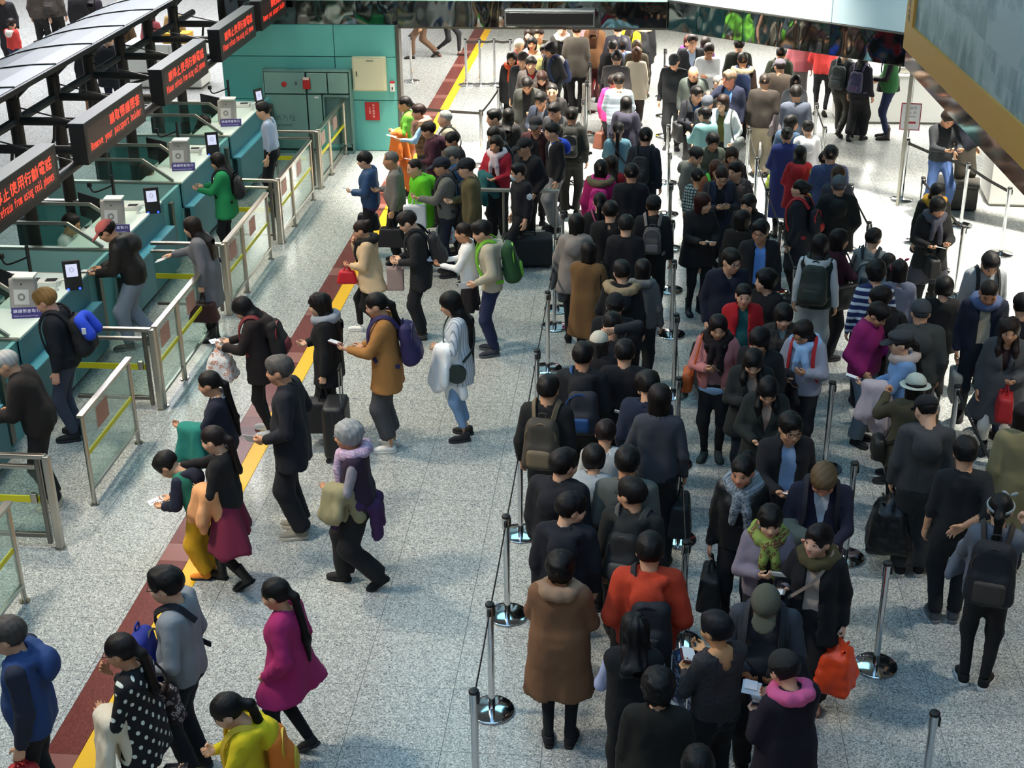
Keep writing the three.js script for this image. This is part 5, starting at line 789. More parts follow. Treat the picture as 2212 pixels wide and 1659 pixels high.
P(-5.39, -15.82, 1.62, -92, 'f', 'long ' + DB, 'coat #6c6c70 knee', 'leggings #17171b', 'qr', { lean: 10, nod: 8, shoes: 'boot #17171a #111111', w: 'the person in the long grey coat' }, 'person in long grey coat reaching a hand to the booth', ['hand', '#3a1519', 'dark red handbag', 'L', '1.1'], ['paper', '#e9ecec', 'white form', 'R']);
P(-5.85, -18.76, 1.58, -90, 'f', 'long ' + BK, 'coat #1d8a52 thigh', 'leggings #15161a', 'gg', { nod: 16, hl: .42, shoes: 'boot #191f3a #14141c', w: 'the person in the green coat' }, 'person in green coat with very long black hair at booth', ['daypack', '#15151a', 'small black backpack']);
P(-5.80, -21.22, 1.70, -85, 'm', 'short ' + BK, 'shirt #aebbd3 waist collar:#b9c5da', 'trousers #14141a', 'dd', { nod: 6, shoes: 'loafer #101012', w: 'the officer in the pale blue shirt' }, 'person in pale blue shirt and black trousers at the farthest booth', ['suitcase', '#1d1c20', 'small dark bag on wheels', '.42,-.1,.4']);
P(-7.35, -16.86, 1.72, 88, 'm', 'short ' + BK, 'shirt #e2e0da waist collar:#e8e6e0', 'trousers #1a1a20', 'xr', { pose: 'sit', glasses: 1, nod: 10, skin: '#e0a878', lean: 6 }, 'seated officer in white shirt and glasses behind the glass');
P(-7.27, -19.39, 1.62, 80, 'f', 'bob ' + BR, 'suit #2b2823 waist v:#d8d4cb', 'trousers #1a1a20', 'hx', { pose: 'sit', mask: '#dfe6ea', nod: 22 }, 'seated officer with brown hair and white mask');
P(-7.24, -22.29, 1.62, 70, 'f', 'long ' + DB, 'suit #2a2622 waist v:#cfcac0', 'trousers #1a1a20', 'hh', { pose: 'sit', nod: 26, hl: .2 }, 'seated officer with long dark hair bent over the far desk');
P(-3.81, -18.99, 1.56, -88, 'f', 'fringe ' + BK, 'down #24466f hip flat stand lower:#4a3a66', 'trousers #15161c', 'hd', { nod: 10, w: 'the person in the blue padded jacket' }, 'person in blue padded jacket holding white papers, facing the booths', ['paper', '#e8edf2', 'white folded papers', 'L'], ['hand', '#1a1a22', 'black cloth bag', 'R', '1.1']);
P(-3.40, -18.77, 1.63, -88, 'm', 'thin #6f6b68', 'cardigan #77716c hip', 'trousers #19191d', 'qh', { nod: 6, fat: .5, shoes: 'loafer #1b1714', w: 'the person in the grey cardigan' }, 'balding grey haired person in grey cardigan and black trousers', ['hand', '#16161c', 'black shoulder bag', 'L', '1.2']);
P(-3.00, -18.55, 1.60, -70, 'm', 'thin ' + DB, 'jacket #63c41f thigh hood big', 'trousers #202024', 'kd', { nod: 12, fat: .4, w: 'the person in the lime green jacket' }, 'person in bright lime green hooded jacket facing left');
P(-3.29, -16.16, 1.53, -90, 'f', 'bun #2a1a14', 'coat #c9ae8a thigh', 'leggings #121215', 'hf', { pose: 'walk2', step: .22, nod: 18, scarf: '#141414', shoes: 'loafer #e6e4df #cfcdc8', w: 'the person in the beige coat' }, 'person in beige coat and black scarf walking in white flat shoes', ['hand', '#c01526', 'red handbag', 'L', '.8']);
P(-2.64, -16.08, 1.67, -85, 'm', 'short #1d1715', 'suit #17181c thigh', 'trousers #15151b', 'hh', { ft: 1, nod: 24, lean: 8, shoes: 'loafer #4a423b #2a2622', w: 'the person in the black suit jacket' }, 'person in black suit jacket, head lowered, beside the yellow line', ['backpack', '#14151b', 'large black backpack'], ['paperbag', '#a99089', 'pinkish paper bag', 'R', '.9']);
P(-2.03, -15.99, 1.54, -88, 'f', 'pony ' + DB, 'sweater #e6e6e6 hip lower:#5a1f26', 'skirt #1c1418 len:knee legs:#141414 flare:.02', 'gg', { nod: 4, w: 'the person in the fluffy white sweater' }, 'person in fluffy white sweater and dark skirt', ['paper', '#dfe4ea', 'pale papers', 'R']);
P(-1.72, -15.64, 1.70, -85, 'm', 'short ' + BK, 'jacket #b3ab97 hip hood:1', 'jeans #20284a', 'xd', { ft: 1, nod: 14, lean: 5, shoes: 'sneaker #2a2f3a #555a60', w: 'the person with the green backpack' }, 'person in pale khaki hooded jacket and navy jeans', ['backpack', '#1f4a25', 'dark green backpack with lime straps', '#6cae2c', '1.15'], ['paper', '#dfe2ea', 'passport papers', 'L']);
P(-1.81, -13.36, 1.69, -88, 'f', 'long ' + BK, 'shirt #cdd3da thigh big pat:thin pc:#8f99a3', 'slim #7f9fc4 crop', 'oo', { nod: 16, hl: .52, shoes: 'sneaker #1b1b1d #2e2e30', w: 'the person in the pale striped blouse' }, 'person with very long black hair in pale striped blouse and light jeans', ['coat', '#e9ecee', 'fluffy white coat', 'L', '.5'], ['cross', '#1f2f2a', 'round dark green bag', 'L', 'round']);
P(-3.94, -13.32, 1.61, -92, 'f', 'long ' + BK, 'jacket #241917 thigh hood', 'slim #1b1616', 'gg', { ft: 1, nod: 34, lean: 8, hl: .2, shoes: 'sneaker #e3e0db #ecebe6', w: 'the hooded person by the maroon band' }, 'person in dark brown hooded jacket looking down at a phone', ['backpack', '#1a1414', 'black and maroon backpack', '#7c2a2e'], ['plastic', '#e8e2dc/floral/#c98a72', 'white printed plastic bag', 'L', '1.15'], ['paper', '#eceff2', 'white card', 'R', '.7']);
P(-3.12, -11.28, 1.84, -88, 'm', 'short #57534f', 'suit #14161f thigh collar:#1a1c24', 'wide #15161c', 'xk', { nod: 6, fat: .3, shoes: 'sneaker #8a867c #b9b5aa', w: 'the grey haired person in the dark suit' }, 'older grey haired person in dark suit jacket and grey trainers', ['paper', '#e6eaf0', 'passport and white papers', 'L']);
P(-3.20, -13.26, 1.67, -88, 'f', 'wavy #1c1512', 'coat #121214 thigh', 'wide #141416', 'qh', { nod: 6, hl: .5, shoes: 'sneaker #b8c3ce #d2d8dc', scarf: '#8d9299 - - none', w: 'the person with long wavy hair' }, 'person with long wavy dark hair in black coat on the yellow line', ['hand', '#17171a', 'big black cloth bag', 'L', '1.5'], ['suitcase', '#1a1a1e', 'black rolling suitcase with a round white sticker', '.42,-.12,.6']);
P(-2.54, -13.06, 1.78, -88, 'f', 'pony #15100e', 'coat #a2703a thigh', 'wide #47474b crop', 'gh', { nod: 16, shoes: 'loafer #e2e0da #cfcdc6', w: 'the person in the camel coat' }, 'person in camel coat, grey cropped trousers and white loafers', ['backpack', '#2a2150', 'dark purple backpack', '#2a2150', '1'], ['passport', '#5a1820', 'red passport', 'L']);
P(-2.34, -10.44, 1.65, -85, 'f', 'perm #a9a9a8', 'vest #2a1a30 hip vs:#8d8790', 'wide #141317', 'od', { nod: 2, pose: 'walk2', step: .2, fat: .4, scarf: '#a58aa6 mottle #d9c9d8', skin: '#c58f6c', shoes: 'sneaker #161618 #101012', w: 'the grey curly haired person' }, 'older person with curly grey hair in purple padded vest', ['coat', '#8b8565', 'olive jacket', 'L', '.3'], ['tied', '#3a1f4a', 'purple jacket']);
P(-3.81, -11.43, 1.60, -88, 'f', 'pony ' + BK, 'sweater #14172a hip collar:#e6e6ea', 'slim #15151b', 'ff', { nod: 10, hl: .32, arms: 'go', w: 'the person with the white collar' }, 'person with ponytail in navy sweater with white collar', ['coat', '#1f7468', 'teal jacket', 'L', '.42'], ['phone', '#e1e3e6', 'pale phone', 'R']);
P(-3.49, -10.36, 1.60, -95, 'f', 'pony #1d1311', 'sweater #131113 hip', 'skirt #6e1a36 len:knee flare:.1 legs:#101012', 'or', { nod: 14, hl: .06, pose: 'walk2', step: .18, shoes: 'boot #141416 #101010', w: 'the person in the dark red skirt' }, 'person in black top and dark red skirt guiding a child', ['coat', '#d99a68', 'orange pale lined coat', 'L', '.38']);
P(-4.04, -10.51, 1.28, -95, 'c', 'short ' + BK, 'jacket #1e6b57 hip hood:1 hc:#14182a slv:#151a30', 'baggy #d3a21e', 'gg', { lean: 26, nod: 40, shoes: 'sneaker #e28a28 #1c2430', w: 'the bending child' }, 'bending child in green and navy jacket with yellow trousers', ['paper', '#eef2f6', 'white sheet', 'R', '.8']);
P(-3.09, -7.87, 1.76, -90, 'm', 'short ' + BK, 'sweater #83888d hip', 'jeans #15161c', 'xd', { nod: 6, glasses: 1, fat: .2, w: 'the person in the grey sweatshirt' }, 'person in grey sweatshirt and glasses by the yellow line', ['front', '#1c2a86', 'blue and black bag', '#16161c'], ['paper', '#d9dde2', 'folded papers', 'L']);
P(-3.20, -7.28, 1.62, -95, 'f', 'pony #1a1210', 'dress #141114 thigh pat:dots pc:#d9dccf tq', 'leggings #141414', 'of', { nod: 10, glasses: 1, tie: '#2a45c8', hl: .08, fat: .3, w: 'the person in the polka dot dress' }, 'person in black polka dot dress covering the mouth with a hand', ['coat', '#d9cdb6', 'cream fleece coat', 'L', '.5'], ['shoulder', '#2c2120/floral/#a89a98', 'brown floral shoulder bag', 'R', 'big']);
P(-3.96, -7.30, 1.70, -80, 'm', 'short #4d4641', 'jacket #223d6e hip hood slv:#1b2235 collar:#b9bcc4', 'trousers #15161a', 'dd', { nod: 4, fat: .3, w: 'the older person in the blue jacket' }, 'older person in blue and navy jacket at lower left edge', ['hand', '#a51e24', 'red bag', 'L', '.7']);
P(-2.40, -8.10, 1.56, -100, 'f', 'pony ' + BK, 'coat #a0205f thigh', 'leggings #121216', 'kd', { nod: 12, hl: .3, pose: 'walk', step: .12, w: 'the person in the magenta coat' }, 'person in magenta coat with black ponytail, seen from behind');
P(-2.34, -6.84, 1.56, -80, 'f', 'pony ' + BK, 'hoodie #cdb713 hip hood', 'jeans #23283a', 'gp', { nod: 30, hl: .14, w: 'the person in the yellow hoodie' }, 'person in yellow hoodie looking at a phone, lower edge of the photo', ['backpack', '#d9731c', 'orange backpack', '#c9a92a', '.9'], ['phone', '#121216', 'black phone', 'L']);
// --- far left group, coming round the end of the line
P(-3.73, -22.05, 1.62, -88, 'f', 'pony ' + BK, 'sweater #6fb83c hip turtle', 'wide #b5622c', 'oh', { w: 'the person in the green turtleneck' }, 'person in green turtleneck near the end of the teal wall', ['coat', '#d8722a', 'orange jacket', 'L', '.45']);
P(-3.42, -21.54, 1.62, -80, 'f', 'short #2a1410', 'vest #7a5c3e hip vs:#8fb2d2 pat:plaid pc:#3a2a1e', 'trousers #2a2a30', 'gd', { hl: .1, scarf: '#b98a78', w: 'the person in the checked vest' }, 'person with reddish hair in checked vest and pale blue sleeves', ['paper', '#eef0f4', 'white papers', 'L']);
P(-3.09, -20.50, 1.62, -80, 'f', 'fringe #1d1512', 'jacket #3c1426 thigh hood', 'trousers #1b1b20', 'hd', { w: 'the person in the plum jacket', nod: 10 }, 'older person in plum jacket beside the checked vest', ['paper', '#e9ecef', 'white envelope', 'L']);
P(-2.91, -20.93, 1.68, -88, 'm', 'thin #b9b7b3', 'jacket #8f8877 thigh', 'trousers #4a463e', 'dd', { w: 'the grey haired person in the beige jacket' }, 'grey haired person in beige jacket with a dark strap', ['cross', '#22211f', 'small dark bag', 'R']);
P(-2.71, -20.19, 1.55, -60, 'f', 'fringe ' + BK, 'jacket #17171a hip', 'trousers #1a1a1d', 'dd', { nod: 14 }, 'short dark haired person in black just below the beige jacket');
P(-2.58, -19.22, 1.58, -85, 'm', 'short #5b5c5c', 'jacket #1f4470 hip stand', 'trousers #1c1c22', 'dd', { nod: 10 }, 'grey haired person in blue jacket half hidden behind a capped person');
P(-2.61, -18.31, 1.70, -85, 'm', 'short #26211f', 'jacket #6a6963 hip v:#b9dbe4', 'trousers #1c2030', 'gq', { nod: 10, hat: 'cap #181c2c', w: 'the capped person in the grey jacket' }, 'person in navy cap and grey jacket carrying white bags', ['backpack', '#2a2b30', 'dark backpack', '#2a2b30', '.85'], ['tote', '#e2e3e4', 'white cotton tote bag', 'L'], ['plastic', '#dfe6ee/floral/#d0857c', 'white printed plastic bag', 'R']);
P(-2.24, -18.04, 1.77, -85, 'm', 'short ' + BK, 'jacket #5b5234 hip v:#3a5a8a', 'trousers #16161a', 'dh', { nod: 10, hat: 'cap #16181f #c9ced6', w: 'the capped person in the olive jacket' }, 'person in dark cap and olive brown jacket', ['paper', '#d9e4ee', 'white slips', 'L', '.7']);
P(-2.06, -19.75, 1.62, -15, 'f', 'bob ' + DB, 'jacket #a81c30 hip open:#7a1a24', 'trousers #1b1b20', 'oo', { scarf: '#d9c3c8', w: 'the person in the red jacket and pale scarf' }, 'person in red jacket and pale pink scarf behind the rail', ['coat', '#1f5a5e', 'teal coat', 'R', '.34']);
P(-1.62, -18.72, 1.56, -60, 'm', 'short ' + BK, 'jacket #14151d hip stand badge:#d9dde0', 'trousers #12131a', 'dd', { glasses: 1, mask: '#d8e8f2', pose: 'walk', step: .3, turn: -15, w: 'the masked guard' }, 'person in black uniform jacket and white mask striding past the rail');
P(-1.58, -19.30, 1.72, -35, 'm', 'short ' + BK, 'jacket #17171c hip zip:#20202a', 'trousers #17171c', 'kd', { hat: 'cap #14151a', turn: -20 }, 'person in black cap and black jacket with hand on the rail');
P(-1.25, -20.32, 1.66, -70, 'm', 'short ' + BK, 'jacket #14141a hip hood hc:#1c44b8 hood:1 v:#c9d5e4', 'wide #7d8086', 'dd', { nod: 6, w: 'the person with the blue hood' }, 'person in black jacket with bright blue hood, facing left');
P(-1.56, -20.67, 1.68, -5, 'm', 'short ' + BK, 'jacket #3a1518 hip open:#1b1b20', 'trousers #16161a', 'dd', { hat: 'cap #15151a' }, 'person in black cap and maroon jacket facing the camera');
P(-1.29, -21.45, 1.72, -20, 'm', 'short #1a1412', 'jacket #2b2c30 hip v:#15151a', 'trousers #17171c', 'kd', { nod: 20, turn: -15 }, 'tall person with bushy hair in dark grey jacket, looking down');
P(-1.58, -22.28, 1.68, -20, 'm', 'short ' + BK, 'suit #1d2536 hip v:#8f98a6', 'trousers #16171d', 'hh', { nod: 18 }, 'person in navy suit jacket and grey shirt, smiling downward');
P(-1.45, -22.78, 1.70, 0, 'm', 'buzz #2a2422', 'jacket #1e1a1c hip v:#17171c', 'trousers #17171a', 'dd', { nod: 4 }, 'person with shaved head in dark jacket, behind the navy suit');
P(-1.92, -23.55, 1.66, 0, 'm', 'short ' + BK, 'jacket #33342f hip open:#15151a', 'trousers #2b2a28', 'hd', { nod: 34 }, 'person in dark olive jacket with head bowed, far queue');
P(-1.71, -24.34, 1.58, -10, 'f', 'frontlong #3a2118', 'jacket #2c2622 hip', 'trousers #1a1a1c', 'hh', { nod: 30 }, 'person with long brown hair bending over, far queue');
P(-1.95, -24.73, 1.72, 0, 'm', 'short ' + BK, 'jacket #4a4340 hip v:#b3171f', 'trousers #2b2a2c', 'dd', { glasses: 1 }, 'person with glasses and red shirt, far queue');
P(-2.13, -25.16, 1.70, 0, 'm', 'short ' + DB, 'jacket #3a3a3e hip open:#9a969a', 'trousers #3a3733', 'dd', { hat: 'beanie #3a322c' }, 'person in brown knitted hat and grey jacket, far queue');
P(-2.37, -25.62, 1.62, 0, 'f', 'bob #1d1512', 'coat #2a2a2c thigh', 'trousers #1a1a1d', 'dd', { scarf: '#d8542c', w: 'the person with the orange scarf' }, 'person with orange scarf and dark coat, far queue', ['tote', '#eceae4', 'white bag', 'R', '1.2']);
P(-2.30, -26.63, 1.64, -40, 'f', 'bun #a28c74', 'coat #7a1c30 thigh', 'trousers #1c1c20', 'dd', { turn: 20, hat: 'beanie #dccfb9' }, 'person in pale hat and wine red coat, far queue');
P(-2.11, -27.05, 1.61, 0, 'f', 'bob ' + BK, 'sweater #ead9c8 hip scoop', 'trousers #1a1a1d', 'dd', {}, 'person in cream sweater, far queue below the beam');
P(-1.81, -26.29, 1.62, -5, 'f', 'short ' + BK, 'hoodie #e6dd8a hip hood', 'jeans #2a3550', 'dd', { mask: '#e9e3de' }, 'person in pale yellow hoodie and mask, far queue');
P(-1.64, -25.86, 1.74, -55, 'm', 'bowl ' + BK, 'jacket #2a2c2e hip hood:1 hc:#c4c0b8', 'trousers #24262c', 'kd', { glasses: 1, w: 'the person with the grey hood and blue pack' }, 'person in dark jacket with pale grey hood and glasses, far queue', ['backpack', '#2a3a63', 'navy blue backpack']);
P(-2.19, -21.02, 1.68, -70, 'm', 'short ' + BK, 'jacket #1a1a1d hip', 'trousers #1b1b1e', 'dd', {}, 'person with short black hair in profile, left of the far group');
P(-2.06, -21.45, 1.58, 170, 'f', 'long ' + BK, 'coat #1c1a1a thigh', 'leggings #151515', 'dd', { hl: .25 }, 'person with long black hair turned away, left of the far group');
P(-2.12, -20.48, 1.58, -40, 'f', 'bob #1d1412', 'jacket #1b1b1d hip', 'trousers #1b1b1e', 'dd', { nod: 20, w: 'the person in black behind the pale scarf' }, 'dark haired person in black just behind the pale pink scarf', ['shoulder', '#1f4a60', 'blue shoulder bag', 'L']);
P(-1.05, -21.06, 1.70, 175, 'm', 'short ' + BK, 'jacket #24241f hip hood', 'trousers #1e1d1b', 'dd', { w: 'the person in dark olive by the left post row' }, 'person in dark olive hooded jacket seen from behind beside the queue posts', ['backpack', '#2a2a26', 'dark olive backpack', '#2a2a26', '.85']);
P(-2.24, -27.88, 1.61, 0, 'f', 'frontlong ' + DB, 'coat #1c1819 thigh', 'trousers #1a1a1c', 'dd', {}, 'person with long dark hair right under the beam, far left queue');
P(-2.00, -27.49, 1.70, -10, 'm', 'short #2a1d14', 'jacket #3a3428 hip v:#b9a878', 'trousers #1a1a1c', 'dd', {}, 'person in brown jacket right under the beam, far left queue');
P(-1.59, -27.96, 1.71, 0, 'm', 'short ' + BK, 'coat #2a2823 thigh open:#1c1c1e', 'trousers #1b1b1e', 'hd', { scarf: '#d9d9d6 - - none' }, 'person in long dark brown coat and pale scarf below the beam');
P(-1.29, -27.61, 1.75, 180, 'm', 'short ' + DB, 'coat #48433c thigh', 'trousers #1b1b1e', 'dd', { w: 'the person in the grey overcoat' }, 'person in grey brown overcoat seen from behind below the beam', ['paperbag', '#9c978f', 'grey paper bag', 'R', '1.5']);
P(-5.06, -32.60, 1.70, -90, 'm', 'short ' + BK, 'jacket #3b3630 hip', 'trousers #6b5240', 'dd', { pose: 'walk', shoes: 'loafer #2a241e' }, 'person in brown trousers walking behind the beam, only legs seen');
P(-4.57, -32.87, 1.70, 90, 'm', 'short ' + BK, 'jacket #2b2b30 hip', 'slim #1b1c20', 'dd', { pose: 'walk', shoes: 'loafer #5a2a22' }, 'person in dark trousers walking behind the beam, only legs seen');
// --- middle lane, most of them seen from behind
P(-0.97, -28.51, 1.70, 170, 'f', 'long ' + BR, 'coat #6d4a2c thigh', 'trousers #4a1a1a', 'dd', {}, 'person in tan and rust coat seen from behind below the beam, middle lane');
P(-1.10, -28.95, 1.58, 150, 'f', 'bun #6b3a2a', 'coat #c48f96 thigh', 'trousers #8e2a26', 'dd', {}, 'person in pink coat and red trousers below the beam, middle lane');
P(-0.49, -27.71, 1.76, 180, 'm', 'short ' + BK, 'coat #2b2932 thigh', 'trousers #1a1a1d', 'dd', {}, 'tall person in dark purple grey coat from behind, below the beam');
P(-0.26, -28.55, 1.68, 160, 'f', 'long ' + DB, 'jacket #cbbf14 hip', 'trousers #1c1c20', 'dd', {}, 'person in bright yellow jacket below the beam');
P(-0.00, -28.93, 1.70, 175, 'm', 'short ' + BK, 'coat #16171a thigh fur:#b7a691', 'trousers #161619', 'dd', { w: 'the person with the pale fur collar below the beam' }, 'person in black coat with pale fur collar below the beam', ['backpack', '#15161a', 'black backpack']);
P(-0.57, -26.39, 1.68, 170, 'f', 'bun #2b2a2c', 'coat #141416 knee', 'leggings #141416', 'dd', { tie: '#c8ccd4' }, 'person with a white hair clip in long black coat, middle lane');
P(-0.38, -26.92, 1.59, 178, 'f', 'perm #34333a', 'jacket #7f8fb8 hip', 'trousers #1b1b20', 'dd', {}, 'person with dark curly hair in lavender blue jacket, middle lane');
P(-0.11, -26.55, 1.64, 180, 'f', 'bob #4a3a28', 'coat #4a4436 thigh', 'trousers #1b1b1d', 'dd', {}, 'person with brown bob in drab olive coat, middle lane');
P(-0.46, -25.11, 1.74, 175, 'm', 'short #23201f', 'suit #55504f thigh', 'trousers #2a292c', 'gd', { fat: .3, w: 'the person in the taupe suit jacket' }, 'large person in taupe grey suit jacket from behind, middle lane', ['paper', '#f1efe9', 'white form', 'L']);
P(-0.11, -26.09, 1.60, 178, 'f', 'bob #5a3620', 'dress #d9cdb6 thigh belt:#c9bda6', 'leggings #3a3029', 'dd', { shoes: 'boot #4a3a2c #2a221c' }, 'person with chestnut hair in belted cream coat from behind');
P(-0.51, -23.92, 1.57, 150, 'f', 'short ' + DB, 'jacket #c22a72 hip', 'trousers #1b1b20', 'dd', { turn: -40, w: 'the person in pink beyond the striped sweater' }, 'person in pink jacket showing profile beyond the striped sweater', ['hand', '#5a3020', 'brown leather bag', 'L', '1.3']);
P(-0.38, -23.48, 1.69, 180, 'm', 'short ' + BK, 'sweater #7d8790 hip pat:bands pc:#aab4bc', 'jeans #3a4254', 'hh', { fat: .3 }, 'person in pale grey sweater with horizontal bands from behind');
P(-0.24, -22.07, 1.64, 178, 'f', 'long ' + BK, 'coat #1f1d2e thigh hood', 'leggings #151518', 'dd', { hl: .12, fat: .3, w: 'the person in the dark purple hooded coat' }, 'person in dark purple hooded coat with black hair, from behind', ['sack', '#54603c', 'olive cloth sack', 'L', '1.2']);
P(-0.33, -20.55, 1.62, 178, 'f', 'pony ' + BK, 'sweater #5e8796 hip', 'jeans #1c2330', 'gg', { hl: .26, w: 'the person in the pale blue sweater' }, 'person with ponytail in pale blue sweater from behind', ['cross', '#2a2c30', 'thin dark shoulder bag', 'R']);
P(0.07, -19.74, 1.74, 165, 'm', 'short ' + BK, 'suit #161c28 hip collar:#dfe4ea', 'trousers #14171f', 'hd', { turn: 10 }, 'person in dark navy suit with white shirt collar from behind', ['backpack', '#1b1f22', 'dark teal backpack', '#1b1f22', '.9']);
P(-0.52, -18.53, 1.61, 175, 'f', 'bob ' + BK, 'jacket #a5175f hip fur:#6b5f48 big', 'trousers #16161a', 'dd', { w: 'the person in the magenta fur trimmed jacket' }, 'person in magenta jacket with brown fur hood trim from behind', ['backpack', '#c01f76', 'bright pink backpack', '#d83a8c', '.9']);
P(-0.38, -18.96, 1.55, 178, 'f', 'long ' + DB, 'hoodie #8a1420 hip', 'trousers #17171a', 'dd', { hl: .12 }, 'person in red top from behind, beyond the magenta jacket');
P(-0.10, -18.10, 1.68, 180, 'm', 'short #120f0f', 'jacket #121319 hip collar:#d0d3d6', 'trousers #101013', 'dd', {}, 'person in black jacket with a white collar line from behind');
P(-0.49, -17.17, 1.56, 178, 'f', 'pony ' + BK, 'jacket #121114 hip collar:#c9bfb2', 'trousers #101012', 'dd', { hl: .1, w: 'the person in black with a pink bag strap' }, 'person in black jacket with a thin pink bag strap from behind', ['cross', '#8a2a5a', 'small bag', 'R']);
P(-0.74, -16.05, 1.64, 175, 'f', 'bob #171312', 'coat #857d78 thigh hood', 'leggings #17171a', 'hd', { w: 'the person in the pale grey hooded coat' }, 'person in pale grey hooded coat from behind, beside the post row', ['coat', '#4c4f52', 'grey coat', 'L', '.5']);
P(-0.14, -16.12, 1.61, 178, 'm', 'short #191718', 'jacket #131318 hip', 'trousers #101013', 'dd', { hid: 1 }, 'person in black with short dark hair from behind, just below the white collar line');
P(0.19, -16.87, 1.62, 178, 'm', 'short ' + BK, 'jacket #15161a hip', 'trousers #111114', 'dd', { hat: 'beanie #1b1c1e', w: 'the person in the black knitted hat' }, 'person in black knitted hat from behind beside the middle posts', ['backpack', '#504c4c', 'mottled grey backpack', '#7b7474', '.85']);
P(-0.34, -16.54, 1.65, 175, 'm', 'short ' + BK, 'jacket #0f0f13 hip', 'trousers #0f0f12', 'dd', { hid: 1 }, 'person in plain black jacket from behind, beside the pink bag strap');
P(-0.55, -15.13, 1.62, 165, 'f', 'bob #1d1411', 'coat #6b4d2b knee', 'leggings #17151a', 'cd', { turn: 20, w: 'the person in the camel brown coat' }, 'person in long camel brown coat with short dark hair from behind', ['shoulder', '#2e2118', 'brown strap bag', 'R']);
P(-0.15, -14.30, 1.70, 175, 'f', 'short ' + BK, 'coat #101014 thigh fur:#9c8768 hood:1 hc:#1a1b25', 'leggings #121216', 'hd', { turn: 25 }, 'person in black coat with beige fur trimmed hood from behind');
P(0.07, -14.71, 1.56, 178, 'f', 'bob #1a1616', 'cardigan #585c5c hip lower:#15191a', 'trousers #12161a', 'dd', { scarf: '#6f7373' }, 'person with grey shawl over dark clothes from behind');
P(-0.23, -13.02, 1.60, 178, 'm', 'short ' + BK, 'jacket #23262b hip', 'jeans #1d2430', 'hb', { nod: 14, w: 'the person with a hand on the head' }, 'person in dark jacket resting one hand on the head', ['paper', '#cfdbe0', 'pale slip', 'L', '.7']);
P(-0.35, -12.58, 1.57, 175, 'f', 'bob #3a3430', 'jacket #1c181b hip', 'trousers #131316', 'dd', { hat: 'beanie #cfc6b2' }, 'person in cream knitted hat from behind');
P(-0.21, -13.48, 1.62, 178, 'm', 'short ' + BK, 'coat #0f1014 hip', 'trousers #0f0f12', 'dd', { hat: 'beanie #121318 #9a9a9a', hid: 1 }, 'person in black cap with pale print from behind, below the fur hood');
P(-0.48, -11.93, 1.73, 178, 'm', 'short ' + BK, 'jacket #14151a hip hood', 'trousers #121216', 'dd', { fat: .2, w: 'the person with the blue flap backpack' }, 'person in black jacket with dark hood from behind', ['sling', '#23262e', 'dark backpack with blue flap', '#1f4a80']);
P(-0.09, -12.20, 1.65, 178, 'm', 'short #171312', 'jacket #131318 hip', 'trousers #101013', 'dd', { hid: 1, fat: .2 }, 'person in plain black jacket from behind, under the raised hand');
P(-0.76, -11.21, 1.72, 172, 'm', 'short ' + BK, 'jacket #101011 hip', 'trousers #0f0f12', 'dd', { w: 'the person with the olive brown backpack' }, 'person in black jacket with tan backpack straps from behind', ['backpack', '#3b352c', 'olive brown backpack', '#6a5c46', '1.1']);
P(0.21, -11.85, 1.56, -70, 'f', 'bowl ' + BK, 'sweater #7d1620 hip', 'jeans #1d2a44', 'pp', { nod: 34, w: 'the person in the dark red sweater' }, 'person in dark red sweater looking down at a phone', ['phone', '#e8ecee', 'bright phone', 'L']);
P(0.23, -10.95, 1.79, 178, 'f', 'bob #1e1513', 'sweater #3a3c44 hip', 'trousers #14151a', 'hd', { w: 'the person in the charcoal sweater' }, 'person with long bob in charcoal grey sweater from behind', ['hand', '#17171b', 'black handbag', 'R', '1.2']);
P(0.13, -11.40, 1.69, 170, 'm', 'short ' + BK, 'jacket #1b2438 hip', 'jeans #1a2030', 'dd', { hid: 1 }, 'person in navy jacket between the dark red and charcoal sweaters');
P(-0.23, -10.66, 1.56, 175, 'f', 'short #241513', 'hoodie #b9b9b8 hip', 'trousers #16161a', 'hd', { nod: 16, w: 'the person in the white top' }, 'person in white top with reddish dark hair from behind', ['paper', '#bfe0ea', 'pale blue sheet', 'L', '1.2']);
P(-0.31, -10.21, 1.55, 170, 'f', 'bowl #1d1613', 'hoodie #9aa0a4 hip hood', 'trousers #16161a', 'dd', { turn: 15, nod: 10, w: 'the person in the pale grey hooded top' }, 'person in pale grey hooded top from behind', ['paper', '#e9edf0', 'white sheet', 'L', '1.3']);
P(-0.03, -9.84, 1.74, 178, 'm', 'short ' + BK, 'jacket #585a55 hip stand collar:#8f9292', 'trousers #17181b', 'dd', { fat: .4 }, 'person in grey jacket with stand collar from behind');
P(-0.56, -9.81, 1.73, 160, 'm', 'short #1b1514', 'jacket #131319 hip hood big', 'trousers #101013', 'dd', { fat: .4, turn: -30 }, 'broad person in black jacket from behind at the left post row');
P(0.02, -9.39, 1.70, 165, 'm', 'short #1a1514', 'jacket #1d1d1c hip hood', 'trousers #131315', 'dd', { turn: 65, glasses: 1, fat: .3, w: 'the person in glasses turned to the left' }, 'person in glasses and dark hooded jacket turning to the left', ['backpack', '#1a1b1b', 'black backpack with grey straps', '#4a4844', '.95']);
P(-0.48, -9.18, 1.68, 175, 'm', 'short #171212', 'jacket #14151f hip hood collar:#c9cbce', 'trousers #111114', 'dd', { turn: -62, nod: 10, fat: .3 }, 'person in dark jacket with white collar, face turned to the right');
